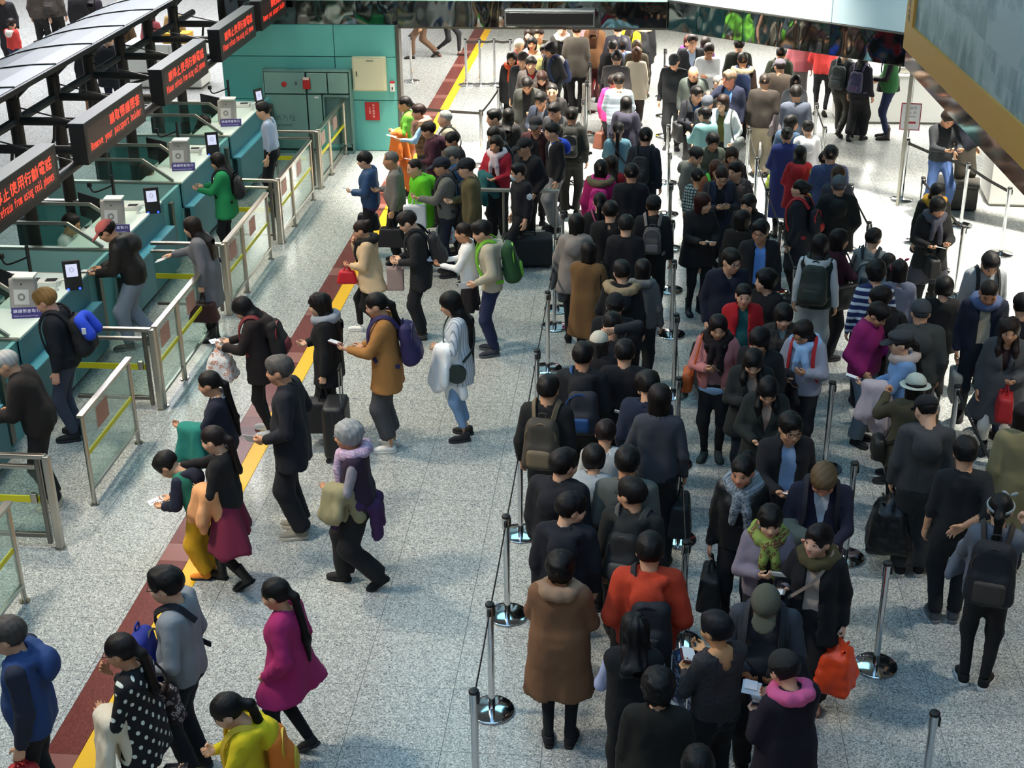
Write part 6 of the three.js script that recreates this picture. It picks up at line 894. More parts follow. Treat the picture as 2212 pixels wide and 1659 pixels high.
P(-0.48, -8.43, 1.62, 178, 'f', 'perm #15100f', 'coat #7a553a knee big', 'slim #14161c', 'gh', { fat: .3, scarf: '#94765e - - none', shoes: 'sneaker #16161a #1c1c1e', w: 'the person in the brown coat' }, 'person in long brown coat from behind in the foreground', ['hand', '#6f3018', 'russet leather bag', 'L', '1.2'], ['paper', '#dfe8e0', 'white slip', 'R', '.7']);
P(0.15, -8.52, 1.74, 178, 'm', 'short ' + BK, 'jacket #b8381b hip hood big', 'trousers #15161b', 'kk', { fat: .2, w: 'the person in the orange jacket' }, 'person in bright orange hooded jacket from behind', ['sling', '#1b1b22', 'dark backpack', '#1b1b22']);
P(0.06, -7.70, 1.62, 178, 'f', 'wavy #171415', 'vest #0f1014 hip vs:#aab0d2 collar:#b4bad6', 'trousers #121216', 'hd', { hl: .1, turn: 14, w: 'the person with lilac sleeves' }, 'person in black vest with puffy lilac sleeves from behind', ['paper', '#dfe6df', 'folded white form', 'L', '.8']);
P(0.21, -7.09, 1.62, 178, 'f', 'perm #151110', 'coat #17140f thigh', 'trousers #111111', 'dd', { fat: .5, w: 'the person in the dark coat at the lower edge' }, 'person in very dark brown coat from behind at the lower edge', ['hand', '#101213', 'black leather bag', 'L', '1.5']);
P(0.43, -6.36, 1.62, 178, 'm', 'short ' + BK, 'jacket #15130f hip', 'trousers #111111', 'dd', { hid: 1 }, 'person in dark jacket cut by the lower edge, beside the dark brown coat');
// --- right middle lane, most of them facing the camera
P(0.91, -26.57, 1.77, 8, 'm', 'short ' + DB, 'suit #1e2026 hip v:#9fb0c6', 'trousers #1a1a1e', 'dd', { glasses: 1 }, 'person with glasses in dark suit near the far end of the lane');
P(0.87, -27.31, 1.60, 0, 'f', 'bob #4a1d16', 'jacket #1d1d22 hip', 'trousers #1a1a1e', 'dd', { scarf: '#6c2c7c' }, 'person with reddish hair beside the far dark suit');
P(1.16, -26.95, 1.63, 160, 'f', 'long ' + DB, 'jacket #6a2c80 hip', 'trousers #3a2a4a', 'dd', { scarf: '#7c3c94' }, 'person in purple jacket and shawl at the far end');
P(1.20, -26.01, 1.72, 5, 'm', 'short #2a1a12', 'shirt #e6e8ea hip collar:#f0f2f4', 'trousers #1b1b22', 'cd', { glasses: 1, nod: 14, fat: .3 }, 'person in white shirt and glasses with folded arms');
P(0.57, -25.05, 1.72, -10, 'm', 'short ' + BK, 'jacket #2b2d2f hip stand slv:#232427', 'trousers #1d1f22', 'dd', { hat: 'cap #3c3f3c', fat: .3 }, 'capped person in dark patrol jacket at the middle posts');
P(0.90, -24.47, 1.66, -5, 'm', 'bald #3a3330', 'down #48504a hip v:#1b1b1d', 'trousers #23242a', 'hd', { nod: 26, turn: -10 }, 'balding person in grey green padded jacket looking down');
P(1.26, -23.89, 1.60, 20, 'm', 'thin #8f8a84', 'jacket #3a3a36 hip', 'trousers #24242a', 'hd', { turn: 30 }, 'older grey person in profile beside the navy sweater');
P(1.48, -23.41, 1.80, -30, 'm', 'short #8a7460', 'sweater #161c33 hip v:#5f86b8 collar:#7299c4', 'trousers #15171f', 'du', { glasses: 1, turn: -25, fat: .4, skin: '#d98f74' }, 'blond person in navy sweater with glasses pointing');
P(0.87, -22.96, 1.63, 15, 'm', 'short ' + BK, 'jacket #1b1d24 hip v:#1f4a72', 'trousers #1a1a20', 'hh', { turn: 25, nod: 10, w: 'the person behind the pink child' }, 'dark haired person in dark jacket and blue shirt behind the pink child', ['shoulder', '#161618', 'large black bag', 'R', 'big']);
P(1.08, -22.55, 1.58, -20, 'm', 'short #3a3634', 'jacket #3a3c40 hip', 'trousers #22242a', 'dd', { hat: 'beanie #4e525a', nod: 20 }, 'person in slate grey cap, head lowered, behind the pink child');
P(1.31, -22.15, 1.69, -25, 'f', 'bob #2a1810', 'down #c9d2d2 hip open:#5c5526', 'trousers #1c1c20', 'kd', { turn: -10, w: 'the person in the white padded jacket' }, 'person in white padded jacket over olive top', ['shoulder', '#4a5050', 'grey bag', 'L']);
P(0.86, -23.17, 0.95, 40, 'c', 'short ' + BK, 'down #d0267e hip hood', 'trousers #22264a', 'hh', { y: .42, turn: 20 }, 'small child in bright pink padded jacket held in arms');
P(1.02, -21.68, 1.58, -150, 'f', 'fringe ' + BK, 'jacket #6f9a9a hip', 'trousers #1c1c22', 'go', { turn: 20, w: 'the person holding the pink child' }, 'person in pale teal jacket holding the pink child', ['hand', '#17171a', 'black bag', 'R', '1.4']);
P(1.04, -20.24, 1.58, 10, 'f', 'perm #1d1412', 'jacket #4c5348 hip stand', 'trousers #1f2024', 'oo', { nod: 12 }, 'person with short curly hair in olive grey jacket below the white jacket');
P(0.73, -19.87, 1.45, 60, 'c', 'short #2a2723', 'hoodie #7d7a70 hip hood', 'trousers #6f6c66', 'dd', { nod: 20 }, 'boy in grey hooded top beside the olive grey jacket');
P(1.29, -19.42, 1.60, 0, 'f', 'bob #3a2416', 'jacket #3a3430 hip', 'trousers #1c1c20', 'dd', { nod: 10, scarf: '#6a4a34' }, 'person with brown bob and brown scarf, right middle lane');
P(1.07, -18.17, 1.71, 8, 'f', 'bun #2a1410', 'jacket #20263a hip open:#15161c slv:#1b1d26', 'jeans #1b2030', 'pp', { glasses: 1, nod: 26, w: 'the person in the denim vest' }, 'person with red brown hair in denim vest reading a phone', ['phone', '#c9b9a4', 'phone in a pale case', 'L'], ['shoulder', '#1f2320/floral/#8d918f', 'dark bag with white dots', 'R', 'big']);
P(1.03, -18.89, 1.55, 20, 'f', 'bob #5a3020', 'jacket #7a4a30 hip', 'trousers #1c1c20', 'dd', { hid: 1, w: 'the person in tan behind the denim vest' }, 'person in tan jacket just behind the denim vest', ['backpack', '#4ab83a', 'bright green backpack', '#4ab83a', '.7']);
P(1.33, -18.55, 1.63, -30, 'f', 'short #1d1110', 'jacket #4c4240 hip pat:floral pc:#8f7a74 zip:#141416', 'trousers #1a1a1e', 'dd', { turn: -20 }, 'person with short dark hair in floral jacket, turned to the left');
P(0.81, -19.30, 1.23, 160, 'c', 'short ' + BK, 'sweater #9fb4b6 hip pat:net pc:#2c3c40', 'trousers #1b1b20', 'dd', { turn: 30 }, 'child in black and white netted top from behind');
P(0.77, -17.10, 1.64, 20, 'f', 'bob #3a1614', 'coat #131115 thigh', 'leggings #111114', 'hg', { turn: 40, shoes: 'boot #151a2c #111111', w: 'the person with auburn hair' }, 'person with auburn bob in long black coat', ['passport', '#c9cdd2', 'folded paper', 'R']);
P(1.40, -17.13, 1.62, -18, 'f', 'long ' + BK, 'coat #131316 thigh', 'trousers #111114', 'dd', { hl: .16, turn: -12 }, 'pale faced person with black hair in black coat');
P(1.26, -16.56, 1.56, 165, 'f', 'bob #1a1212', 'jacket #15130f hip collar:#8c8468', 'trousers #111114', 'dd', { turn: -30, w: 'the person with the white umbrella' }, 'person with dark bob and pale ribbon collar turned away', ['umbrella', '#d3d6c8/floral/#6f8a4a', 'white flowered umbrella', 'R']);
P(1.43, -15.73, 1.74, 2, 'm', 'short ' + BK, 'suit #17181b hip open:#5f8fd8', 'trousers #15161a', 'dd', { glasses: 1, turn: -22 }, 'person with glasses in bright blue shirt under black jacket');
P(1.01, -14.74, 1.74, 12, 'm', 'short ' + BK, 'jacket #12172a hip zip:#1a2032', 'trousers #12141c', 'dd', { glasses: 1, turn: 22, fat: .3, nod: 10, w: 'the person in the navy jacket and glasses' }, 'person with glasses in plain dark navy jacket', ['hand', '#1b1715', 'large dark brown bag', 'R', '1.8']);
P(1.13, -13.95, 1.62, 2, 'f', 'pony ' + BK, 'jacket #b1161f hip open:#14504e', 'trousers #15161b', 'dd', { hl: .1, fat: .4, nod: 2, skin: '#d9a184' }, 'person in red jacket over a dark teal top');
P(1.42, -14.38, 1.62, -40, 'f', 'perm #120e0e', 'sweater #121215 hip', 'trousers #121216', 'dd', { turn: -30, nod: -4 }, 'person with fluffy short hair in black sweater looking left');
P(0.83, -13.08, 1.64, -8, 'f', 'frontlong #1d1211', 'jacket #c07a78 hip open:#8e6a6a lower:#8fb0cf', 'slim #101014', 'xp', { turn: 10, nod: 10, scarf: '#1a1012', hl: .2, shoes: 'sneaker #3a4440 #2a302e', w: 'the person in the salmon pink jacket' }, 'person in salmon pink jacket with dark scarf holding a phone', ['phone', '#2a1a18', 'dark phone', 'R'], ['shoulder', '#b5541c', 'orange bag', 'R']);
P(1.50, -13.46, 1.60, 2, 'f', 'bowl ' + BK, 'jacket #23201f hip pat:plaid pc:#4a4038 zip:#5c7078', 'trousers #16161a', 'dd', { nod: 10 }, 'person with short fringe in dark checked jacket facing the camera');
P(1.25, -12.81, 1.61, -25, 'm', 'bowl #161010', 'jacket #17181c hip v:#7a7268', 'trousers #131317', 'dd', { mask: '#a58f84', nod: 10, hid: 1 }, 'person in dark clothes with lower face covered, behind the long black hair');
P(1.13, -12.36, 1.62, -2, 'f', 'frontlong ' + BK, 'coat #1e2121 thigh v:#8f7b6e', 'jeans #1c2129', 'dp', { nod: 30, w: 'the person with long black hair reading a phone' }, 'person with long black hair and black coat reading a phone', ['phone', '#15151a', 'black phone', 'R']);
P(1.70, -13.04, 1.62, -20, 'f', 'long #1a1110', 'hoodie #8f93a3 hip big', 'trousers #15161b', 'ph', { glasses: 1, nod: 24, turn: -20, hl: .12, scarf: '#8fb3da', w: 'the person in the pale lilac sweatshirt' }, 'person with glasses in pale lilac sweatshirt reading a phone', ['phone', '#4a3424', 'brown phone', 'R'], ['coat', '#14151b', 'black coat', 'R', '.4'], ['backpack', '#0f1018', 'navy backpack', '#a8202a', '.95']);
P(1.22, -11.74, 1.62, 0, 'f', 'frontlong #131010', 'coat #1b211f thigh v:#a38a7c', 'jeans #1b222c', 'hh', { nod: 36, hl: .22, w: 'the person in the dark green coat' }, 'person with dark hair in dark green coat tapping a phone', ['phone', '#3a2a26', 'phone', 'R'], ['paper', '#cfd8dc', 'white card', 'L', '.6']);
P(1.31, -10.71, 1.72, 6, 'm', 'short ' + BK, 'suit #17161a hip open:#8aa4c8 collar:#a3bad8', 'trousers #15161a', 'dg', { glasses: 1, turn: 10, nod: 8, w: 'the person in the suit and pale blue shirt' }, 'person in dark suit and pale blue shirt with glasses', ['passport', '#7a1a22', 'red passport with white card', 'R']);
P(0.90, -9.95, 1.72, -8, 'f', 'bun #17110f', 'leather #141417 hip v:#24242c', 'slim #0f0f12', 'dd', { turn: -12, nod: 6, scarf: '#8b949c mottle #3a4046', skin: '#c98f72', shoes: 'boot #141416 #111111', w: 'the person in the black leather jacket' }, 'person with hair tied up in black leather biker jacket', ['hand', '#111114', 'black leather handbag', 'R', '1.2']);
P(1.51, -9.87, 1.76, -6, 'm', 'short #7a5f40', 'sweater #10132a hip v:#a9b2bd collar:#c3ccd6', 'trousers #11131c', 'gh', { nod: 40, fat: .4, skin: '#cf8f76', w: 'the person in the navy v-neck sweater' }, 'brown haired person in navy v-neck sweater reading a passport', ['passport', '#e4e7ea', 'open passport', 'L'], ['coat', '#4a5450', 'grey green coat', 'R', '.3'], ['backpack', '#0f1220', 'dark backpack', '#0f1220', '1.1']);
P(1.06, -9.37, 1.58, 2, 'f', 'fringe #17120f', 'jacket #7d7380 hip open:#1b1a22', 'trousers #15151a', 'gp', { nod: 4, scarf: '#8a9c4a floral #6a3a2a', w: 'the person with the green scarf' }, 'person in pale lilac jacket with green patterned scarf', ['paper', '#dfe4e6', 'white tickets', 'R', '.7'], ['passport', '#8a8578', 'tan passport', 'L']);
P(1.40, -9.01, 1.62, -20, 'f', 'short #1d1211', 'coat #101014 thigh open:#b4a49a', 'wide #101014', 'qx', { turn: -24, nod: -4, skin: '#dcaa90', scarf: '#4a4228 - - none', shoes: 'loafer #b8897a #8a6a5c', w: 'the older person in the black coat' }, 'older person with short hair in black coat and cream top', ['sack', '#d9431a', 'bright orange carrier bag', 'L', '1.25'], ['cross', '#8f7f74', 'pale strapped bag', 'R']);
P(0.95, -8.19, 1.68, -8, 'm', 'short #2a2220', 'jacket #30333a hip zip:#1c2224 slv:#3a3d45', 'trousers #1a1a1d', 'hh', { nod: 34, hat: 'cap #5a5747', fat: .3, skin: '#b5714f', w: 'the person in the khaki cap' }, 'person in khaki cap and dark outdoor jacket, head down', ['backpack', '#17181c', 'black backpack', '#2c2f34', '1'], ['coat', '#15161a', 'black coat', 'L', '.3']);
P(0.62, -7.76, 1.64, -150, 'f', 'short #17171c', 'sweater #2c2a2c hip pat:heather pc:#4a4646 scoop', 'trousers #141418', 'hg', { turn: 20, skin: '#d7a072', w: 'the person in the dark melange sweater' }, 'person with short black hair and bare neck in dark melange sweater', ['passport', '#4a1418', 'dark red passport', 'L'], ['tote', '#34405a/floral/#8fa0c0', 'blue floral cloth bag', 'R', '1.3']);
P(1.06, -7.40, 1.58, -150, 'f', 'short #1f1613', 'coat #1d1220 thigh', 'trousers #17131c', 'hp', { nod: 26, fat: .4, scarf: '#dc5f8e', hat: 'beanie #2a2623', w: 'the person in the pink scarf' }, 'person in bright pink scarf and dark plum coat reading papers', ['passport', '#1d2a30', 'dark passport with white slip', 'L'], ['paper', '#d5e2e6', 'white slips', 'R', '.8']);
// --- right lane and the bright area beyond
P(1.78, -25.25, 1.68, 180, 'm', 'short ' + BK, 'jacket #34241a hip hood:1 hc:#d9c9a6 fur:#d8c8a8', 'trousers #1b1b1f', 'dd', { w: 'the person with the cream fur hood' }, 'person in brown jacket with cream fur hood from behind', ['backpack', '#34466f', 'denim blue backpack', '#2a3a60', '1']);
P(1.78, -26.47, 1.70, 178, 'm', 'short ' + BK, 'jacket #1f221d hip', 'trousers #1b1b1d', 'dd', {}, 'person in dark green black jacket from behind under the steel wing');
P(2.52, -26.01, 1.68, 165, 'm', 'short ' + BK, 'jacket #4a5040 hip', 'trousers #3c3830', 'hd', { lean: 14, w: 'the person in the olive jacket at the wing' }, 'person in olive jacket leaning to the right below the wing', ['backpack', '#3a4234', 'olive backpack', '#5a604c', '.9']);
P(2.39, -24.72, 1.70, 160, 'm', 'short #2a2220', 'jacket #5c5148 hip stand', 'trousers #2e2a28', 'dd', { hat: 'cap #857f8c', turn: 40 }, 'person in mauve grey cap and brown jacket from behind');
P(2.02, -23.36, 1.74, 175, 'm', 'thin #3a332e', 'jacket #2e2721 hip', 'trousers #857a68', 'dd', { fat: .4, shoes: 'loafer #17171a', w: 'the balding person in brown' }, 'balding person in dark brown jacket and khaki trousers', ['coat', '#6a6266', 'grey coat', 'R', '.3']);
P(3.06, -27.79, 1.66, 178, 'f', 'short ' + DB, 'jacket #a4585f hip', 'trousers #5f5a58', 'hd', {}, 'person in dusty pink jacket, head hidden by the steel wing');
P(3.48, -27.51, 1.70, 172, 'm', 'short ' + BK, 'sweater #b8322f hip big', 'slim #121218', 'hd', { pose: 'walk', step: .1, shoes: 'loafer #131316', w: 'the person in the red sweater' }, 'person in red sweater and black trousers, head hidden by the steel wing', ['paper', '#eedfbc', 'pale ticket', 'R']);
P(3.66, -26.07, 1.69, 150, 'm', 'short ' + BK, 'jacket #2a2c2c hip', 'trousers #34332c', 'hd', { pose: 'walk', step: .2, shoes: 'boot #2c2a26 #1f1d1a', w: 'the person walking by the wing' }, 'person with dark backpack striding away beneath the steel wing', ['backpack', '#2f3434', 'dark grey backpack', '#484e4e', '1']);
P(3.93, -25.71, 1.67, 150, 'f', 'long ' + BK, 'jacket #191a24 hip', 'wide #17171b', 'dd', { pose: 'walk2', step: .16, w: 'the person in black at the steel wing' }, 'dark haired person in black walking beneath the steel wing', ['backpack', '#2a2c4c', 'dark blue backpack', '#4a3a5a', '.9']);
P(4.50, -25.93, 1.76, -100, 'm', 'short #6b5a4a', 'vest #2f6a3a hip vs:#15161a', 'jeans #1f2a4a', 'hx', { fat: .7, skin: '#d79a80', shoes: 'boot #39302a #221c18', w: 'the person in the green vest' }, 'large person in green vest standing with luggage', ['suitcase', '#211f1f', 'ribbed black suitcase', '-.1,.5,.62', 'rib'], ['shoulder', '#25282c', 'grey black travel bag', 'R', 'big']);
P(4.59, -21.43, 1.74, 15, 'm', 'short ' + DB, 'sweater #24272b hip', 'jeans #3d5684', 'gg', { pose: 'walk', step: .25, nod: 30, shoes: 'sneaker #55564a #3a3a34', w: 'the walking person in jeans' }, 'person in charcoal sweater and blue jeans walking behind the belt', ['phone', '#1b1b1f', 'dark phone', 'R']);
P(5.09, -22.13, 1.72, 30, 'm', 'short ' + BK, 'jacket #2a2e3c hip', 'trousers #3a352c', 'dd', { shoes: 'boot #302a24 #1f1b18' }, 'person in dark blue jacket by the white desks behind the smoked glass');
P(2.46, -22.52, 1.74, 178, 'm', 'short #1d1714', 'suit #4a505e hip', 'trousers #2a2c34', 'cd', { fat: .2, w: 'the person in the slate blue suit' }, 'person in slate blue suit jacket from behind', ['paper', '#eceff0', 'white paper', 'R', '.8']);
P(2.58, -23.88, 1.60, 175, 'f', 'bob ' + BK, 'jacket #8a8a8f hip', 'trousers #1c1c20', 'dd', {}, 'person with black bob just beyond the slate blue suit');
P(2.24, -21.24, 1.58, 150, 'f', 'bob #13100f', 'jacket #3a5068 hip', 'trousers #1c1c22', 'dd', { turn: -45, w: 'the person with the black bob by the slate suit' }, 'person with black bob in profile below the slate blue suit', ['sack', '#6a7a2c', 'olive yellow bag', 'L', '1']);
P(2.49, -20.86, 1.60, 178, 'f', 'bun #14100f', 'hoodie #c9c9cc hip hood', 'trousers #1c1c22', 'dd', {}, 'person with hair in a bun and white hooded top from behind');
P(2.12, -20.22, 1.66, 178, 'f', 'bun #14100f', 'coat #27336b calf stand:1 collar:#7a1420', 'leggings #15151c', 'hd', { shoes: 'boot #15151a #111111' }, 'person in long royal blue uniform coat with red collar');
P(2.27, -19.71, 1.52, 172, 'f', 'long ' + BK, 'hoodie #a01a22 thigh hood', 'trousers #16161a', 'hd', { hl: .2 }, 'person with long black hair in red hooded top from behind');
P(2.57, -19.36, 1.54, 160, 'f', 'short ' + BK, 'vest #b9cc3a hip', 'trousers #1c1c20', 'dd', { hid: 1 }, 'person in fluorescent yellow vest mostly hidden behind the blue jacket');
P(2.59, -18.90, 1.75, 176, 'm', 'short #1d1714', 'jacket #3a4668 hip pat:mottle pc:#525f84', 'trousers #1c1d24', 'hd', { fat: .3 }, 'person in mottled blue jacket from behind, right lane');
P(2.65, -18.45, 1.60, 178, 'f', 'bob #4a3222', 'jacket #3a3c44 hip', 'trousers #1b1b20', 'dd', {}, 'shorter person with brown hair in front of the mottled blue jacket');
P(2.10, -17.59, 1.66, -120, 'f', 'bun ' + BK, 'coat #141822 knee', 'leggings #111114', 'dd', { nod: -8, w: 'the person in the long dark padded coat' }, 'person in long dark padded coat looking up to the left', ['backpack', '#1d1c24', 'black and red backpack', '#a8242a', '.8'], ['sack', '#c02a22', 'red carrier bag', 'R', '.9']);
P(2.57, -17.74, 1.66, 178, 'm', 'short #55565a', 'coat #0e0e0f thigh hood big', 'trousers #131314', 'kk', { hat: 'beanie #5d6066' }, 'person in grey knitted hat and big black coat from behind');
P(2.29, -15.73, 1.63, 120, 'f', 'bob #1a1112', 'sweater #3a1626 hip', 'trousers #15151a', 'gg', { turn: -10, w: 'the person in the maroon sweater' }, 'person with dark bob in maroon sweater looking right', ['shoulder', '#17171c', 'black shoulder bag', 'R', 'big']);
P(2.06, -15.34, 1.68, 165, 'f', 'long #1d1413', 'jacket #1b2a24 hip hood:1 hc:#b9bdc0 slv:#c6ccd0 stripe:#23302c', 'wide #8f9aa0', 'dd', { hl: .12, w: 'the person in the white sleeved jacket' }, 'person in green jacket with white sleeves from behind', ['backpack', '#26302a', 'dark green backpack', '#26302a', '1.1']);
P(2.73, -15.86, 1.59, 165, 'f', 'short #1a1411', 'cardigan #7d8484 hip', 'trousers #22242a', 'hd', { turn: -20, w: 'the person in the pale grey cardigan' }, 'person in pale grey cardigan with dark straps from behind', ['backpack', '#6f7676', 'grey backpack', '#1f2c30', '.8'], ['shoulder', '#101013', 'black bag', 'L', 'big']);
P(2.84, -15.25, 1.50, 178, 'f', 'pony #1b1513', 'jacket #808688 hip', 'trousers #1d1e24', 'dd', { hl: .12, hid: 1 }, 'person with short ponytail beside the pale grey cardigan');
P(2.57, -14.45, 1.70, 175, 'f', 'perm #171211', 'sweater #1b2a5a hip pat:stripes pc:#c9d6e0', 'trousers #15161c', 'dd', { w: 'the person in the striped top' }, 'person with bushy hair in navy and white striped top');
P(2.88, -14.80, 1.59, 178, 'f', 'bob #191211', 'sweater #777b8e hip', 'trousers #1b1c22', 'dd', { tieband: '#a02a4c' }, 'person in lilac grey top with a pink hair band from behind');
P(2.61, -13.97, 1.61, -60, 'f', 'bowl #171110', 'coat #17161a thigh', 'trousers #131316', 'hd', { turn: -35, w: 'the person with the dark fringe' }, 'person with dark fringe in black coat turned to the left', ['backpack', '#121216', 'black backpack', '#121216', '.9']);
P(2.39, -13.56, 1.63, 55, 'f', 'short #130e0d', 'jacket #8a1660 hip stand big', 'wide #6a7a88', 'hk', { nod: 34, w: 'the person in the purple pink jacket' }, 'person in purple pink jacket with head bowed');
P(3.35, -14.67, 1.42, 178, 'c', 'bowl ' + BK, 'coat #0d0d10 thigh v:#b8dce4', 'trousers #101014', 'dd', { turn: -20 }, 'child with black bowl haircut in black coat from behind');
P(2.85, -13.29, 1.70, 178, 'm', 'buzz #4a4a4a', 'jacket #3a3d3c hip hood big', 'trousers #2a2822', 'dd', { hat: 'beanie #3f4346', fat: .3, w: 'the person in the dark grey cap' }, 'broad person in dark grey cap and olive grey jacket from behind', ['tote', '#8f9090', 'grey cloth bag', 'R', '1.2']);
P(2.63, -12.74, 1.62, -95, 'f', 'pony #16110f', 'jacket #6f94c2 hip', 'trousers #8a7d80', 'gh', { hl: .12, hat: 'newsboy #32353a', scarf: '#b4a49e - - none', w: 'the person in the denim jacket' }, 'person in grey peaked cap and pale denim jacket facing left', ['passport', '#55456a', 'purple passport with white sheet', 'L'], ['coat', '#b3a6ac', 'pale pink coat', 'L', '.45']);
P(2.57, -11.83, 1.62, 178, 'f', 'bob #171211', 'coat #45402d thigh', 'leggings #121214', 'ud', { pose: 'walk', step: .3, hat: 'bucket #a9b3aa', shoes: 'boot #17171a #111111', w: 'the person in the white bucket hat' }, 'person in white bucket hat and olive coat striding away', ['cross', '#1a1714', 'black bag', 'L']);
P(2.52, -10.99, 1.74, 172, 'm', 'buzz #1d1714', 'hoodie #3a3b3d hip hood', 'wide #2d2e30', 'dd', { nod: 24, turn: 20, hat: 'cap #15161a #bcd8e0', shoes: 'sneaker #131315 #b9b4aa', w: 'the person in the black cap and grey hoodie' }, 'person in black cap and charcoal hoodie from behind', ['sack', '#0d0d0f', 'big black sack', 'L', '1.5']);
P(2.69, -10.27, 1.70, 178, 'm', 'short #151111', 'shirt #1f2022 hip tq', 'trousers #16181d', 'dv', { bare: 'a', fat: .3, shoes: 'sneaker #55575a #77797c' }, 'person with short black hair in dark half sleeved shirt from behind');
P(2.76, -9.38, 1.68, 165, 'f', 'pony #131010', 'hoodie #5f646e hip', 'slim #131316', 'gu', { tieband: '#9aa09e', hl: .12, nod: 12, shoes: 'sneaker #101011 #dcdcdc', w: 'the person with the white hair bow' }, 'person with white hair bow and grey sweatshirt from behind', ['backpack', '#14141b', 'round black backpack with yellow tag', '#3a322c', '1.2'], ['coat', '#666b76', 'grey jacket', 'L', '.34']);
P(3.70, -17.21, 1.60, 5, 'f', 'bowl #19130f', 'coat #151415 thigh open:#1a1a1d', 'skirt #3b3b44 len:knee legs:#121214', 'gh', { nod: 14, turn: 10, scarf: '#4a4a55', shoes: 'boot #151516 #111111', w: 'the person in the grey scarf' }, 'person in black coat and grey scarf holding a white paper', ['paper', '#e6ead8', 'white paper', 'R', '1.1'], ['hand', '#141416', 'black bag', 'R', '1.1']);
P(3.80, -17.80, 1.62, 5, 'f', 'long #14100e', 'coat #1d1a18 thigh', 'leggings #141416', 'dd', { nod: 16, hl: .2, scarf: '#b3841f' }, 'person with dark hair and mustard scarf behind the grey scarf');
P(3.86, -15.01, 1.70, 5, 'm', 'short #1a1412', 'hoodie #8d9296 hip hood', 'trousers #2a2c32', 'dd', { nod: 34, w: 'the person in the pale grey hoodie' }, 'person in pale grey hoodie with bowed head and black straps', ['backpack', '#1f2124', 'dark backpack', '#17181a', '1']);
P(3.66, -14.09, 1.73, -5, 'm', 'buzz #221c18', 'jacket #141a2e hip open:#b8ae98', 'trousers #131726', 'dd', { nod: 26, pose: 'walk', step: .14, scarf: '#4f5f86 - - none', skin: '#c58a68', w: 'the person in the cream sweater' }, 'person in navy jacket over cream sweater walking to the camera', ['tote', '#8e8e8c', 'grey shopping bag', 'R', '1']);
P(3.71, -13.24, 1.62, -12, 'f', 'frontlong #2a1a14', 'coat #4a4b4e knee v:#2a1518', 'slim #d8d4cc crop', 'hd', { pose: 'walk', step: .2, hl: .2, shoes: 'loafer #1c1a22', turn: 0, w: 'the person in the grey coat at the right edge' }, 'person with long brown hair in grey coat walking at right edge', ['hand', '#a8161c', 'red handbag', 'L', '1.1']);
P(3.34, -11.04, 1.66, 178, 'f', 'bob ' + DB, 'coat #8a7d58 knee big', 'trousers #17171a', 'dd', {}, 'person in sand coloured long coat cut by the right edge');
P(3.95, -13.73, 1.63, 178, 'm', 'short ' + BK, 'jacket #14161f hip', 'jeans #1d2a44', 'dd', { hid: 1 }, 'person in dark jacket cut by the right edge beside the grey coat');
// --- beyond the booths, upper left corner
P(-13.90, -30.22, 1.24, 170, 'c', 'short ' + DB, 'hoodie #d2443e hip hood:1 hc:#d8d0c6', 'trousers #1d2a44', 'cd', { w: 'the child in coral red' }, 'child in coral red top in the upper left corner', ['coat', '#a8824e', 'tan coat', 'L', '.5']);
P(-14.50, -31.34, 1.70, 10, 'm', 'short ' + BK, 'jacket #17171b hip', 'trousers #1a1a1d', 'dd', {}, 'person in black at the very upper left corner');
P(-14.25, -32.64, 1.70, 178, 'm', 'short ' + BK, 'jacket #3a342e hip pat:mottle pc:#544c42', 'trousers #1b1a19', 'dd', {}, 'person in mottled brown jacket from behind, upper left');
P(-13.96, -32.86, 1.72, 178, 'm', 'short ' + DB, 'jacket #4a443e hip', 'trousers #1b1a19', 'dd', { w: 'the person in taupe at upper left' }, 'person in taupe jacket with backpack from behind, upper left', ['backpack', '#3a342f', 'dark taupe backpack', '#2c2824', '1.1']);
P(-12.95, -31.89, 1.72, 178, 'm', 'short ' + BK, 'coat #141318 hip', 'trousers #1b1a1c', 'dd', {}, 'person in plain black coat from behind, upper left');
P(-12.64, -31.95, 1.66, 178, 'f', 'long ' + BK, 'coat #221926 thigh', 'trousers #1b1a1c', 'dd', { w: 'the person in dark purple at upper left' }, 'person in dark purple coat from behind, upper left', ['tote', '#8f8075', 'taupe bag with pale print', 'R', '1.6']);
P(-12.13, -32.53, 1.62, 160, 'f', 'bob ' + BR, 'coat #b79a72 thigh', 'trousers #5a4630', 'dd', {}, 'person in light tan coat near the canopy end');
P(-10.77, -26.47, 1.60, 178, 'f', 'bob ' + BK, 'sweater #26242a hip', 'skirt #1f1c1c len:knee flare:.03 legs:#b98a6a', 'dd', {}, 'person in dark skirt with bare legs behind the canopy posts');
P(-10.28, -26.54, 1.74, 178, 'm', 'short ' + BK, 'jacket #24262b thigh big', 'jeans #1d2236', 'dd', { lean: 12 }, 'person in big charcoal jacket behind the canopy posts');
P(-10.49, -29.59, 1.60, 178, 'f', 'bob #5a2a20', 'jacket #9a4a50 hip', 'trousers #3a2a26', 'dd', {}, 'person in dusty rose jacket behind the canopy posts');
P(-10.16, -30.15, 1.64, 178, 'f', 'long ' + DB, 'coat #9c8450 thigh', 'trousers #2a2420', 'dd', {}, 'person in khaki yellow coat behind the canopy posts');
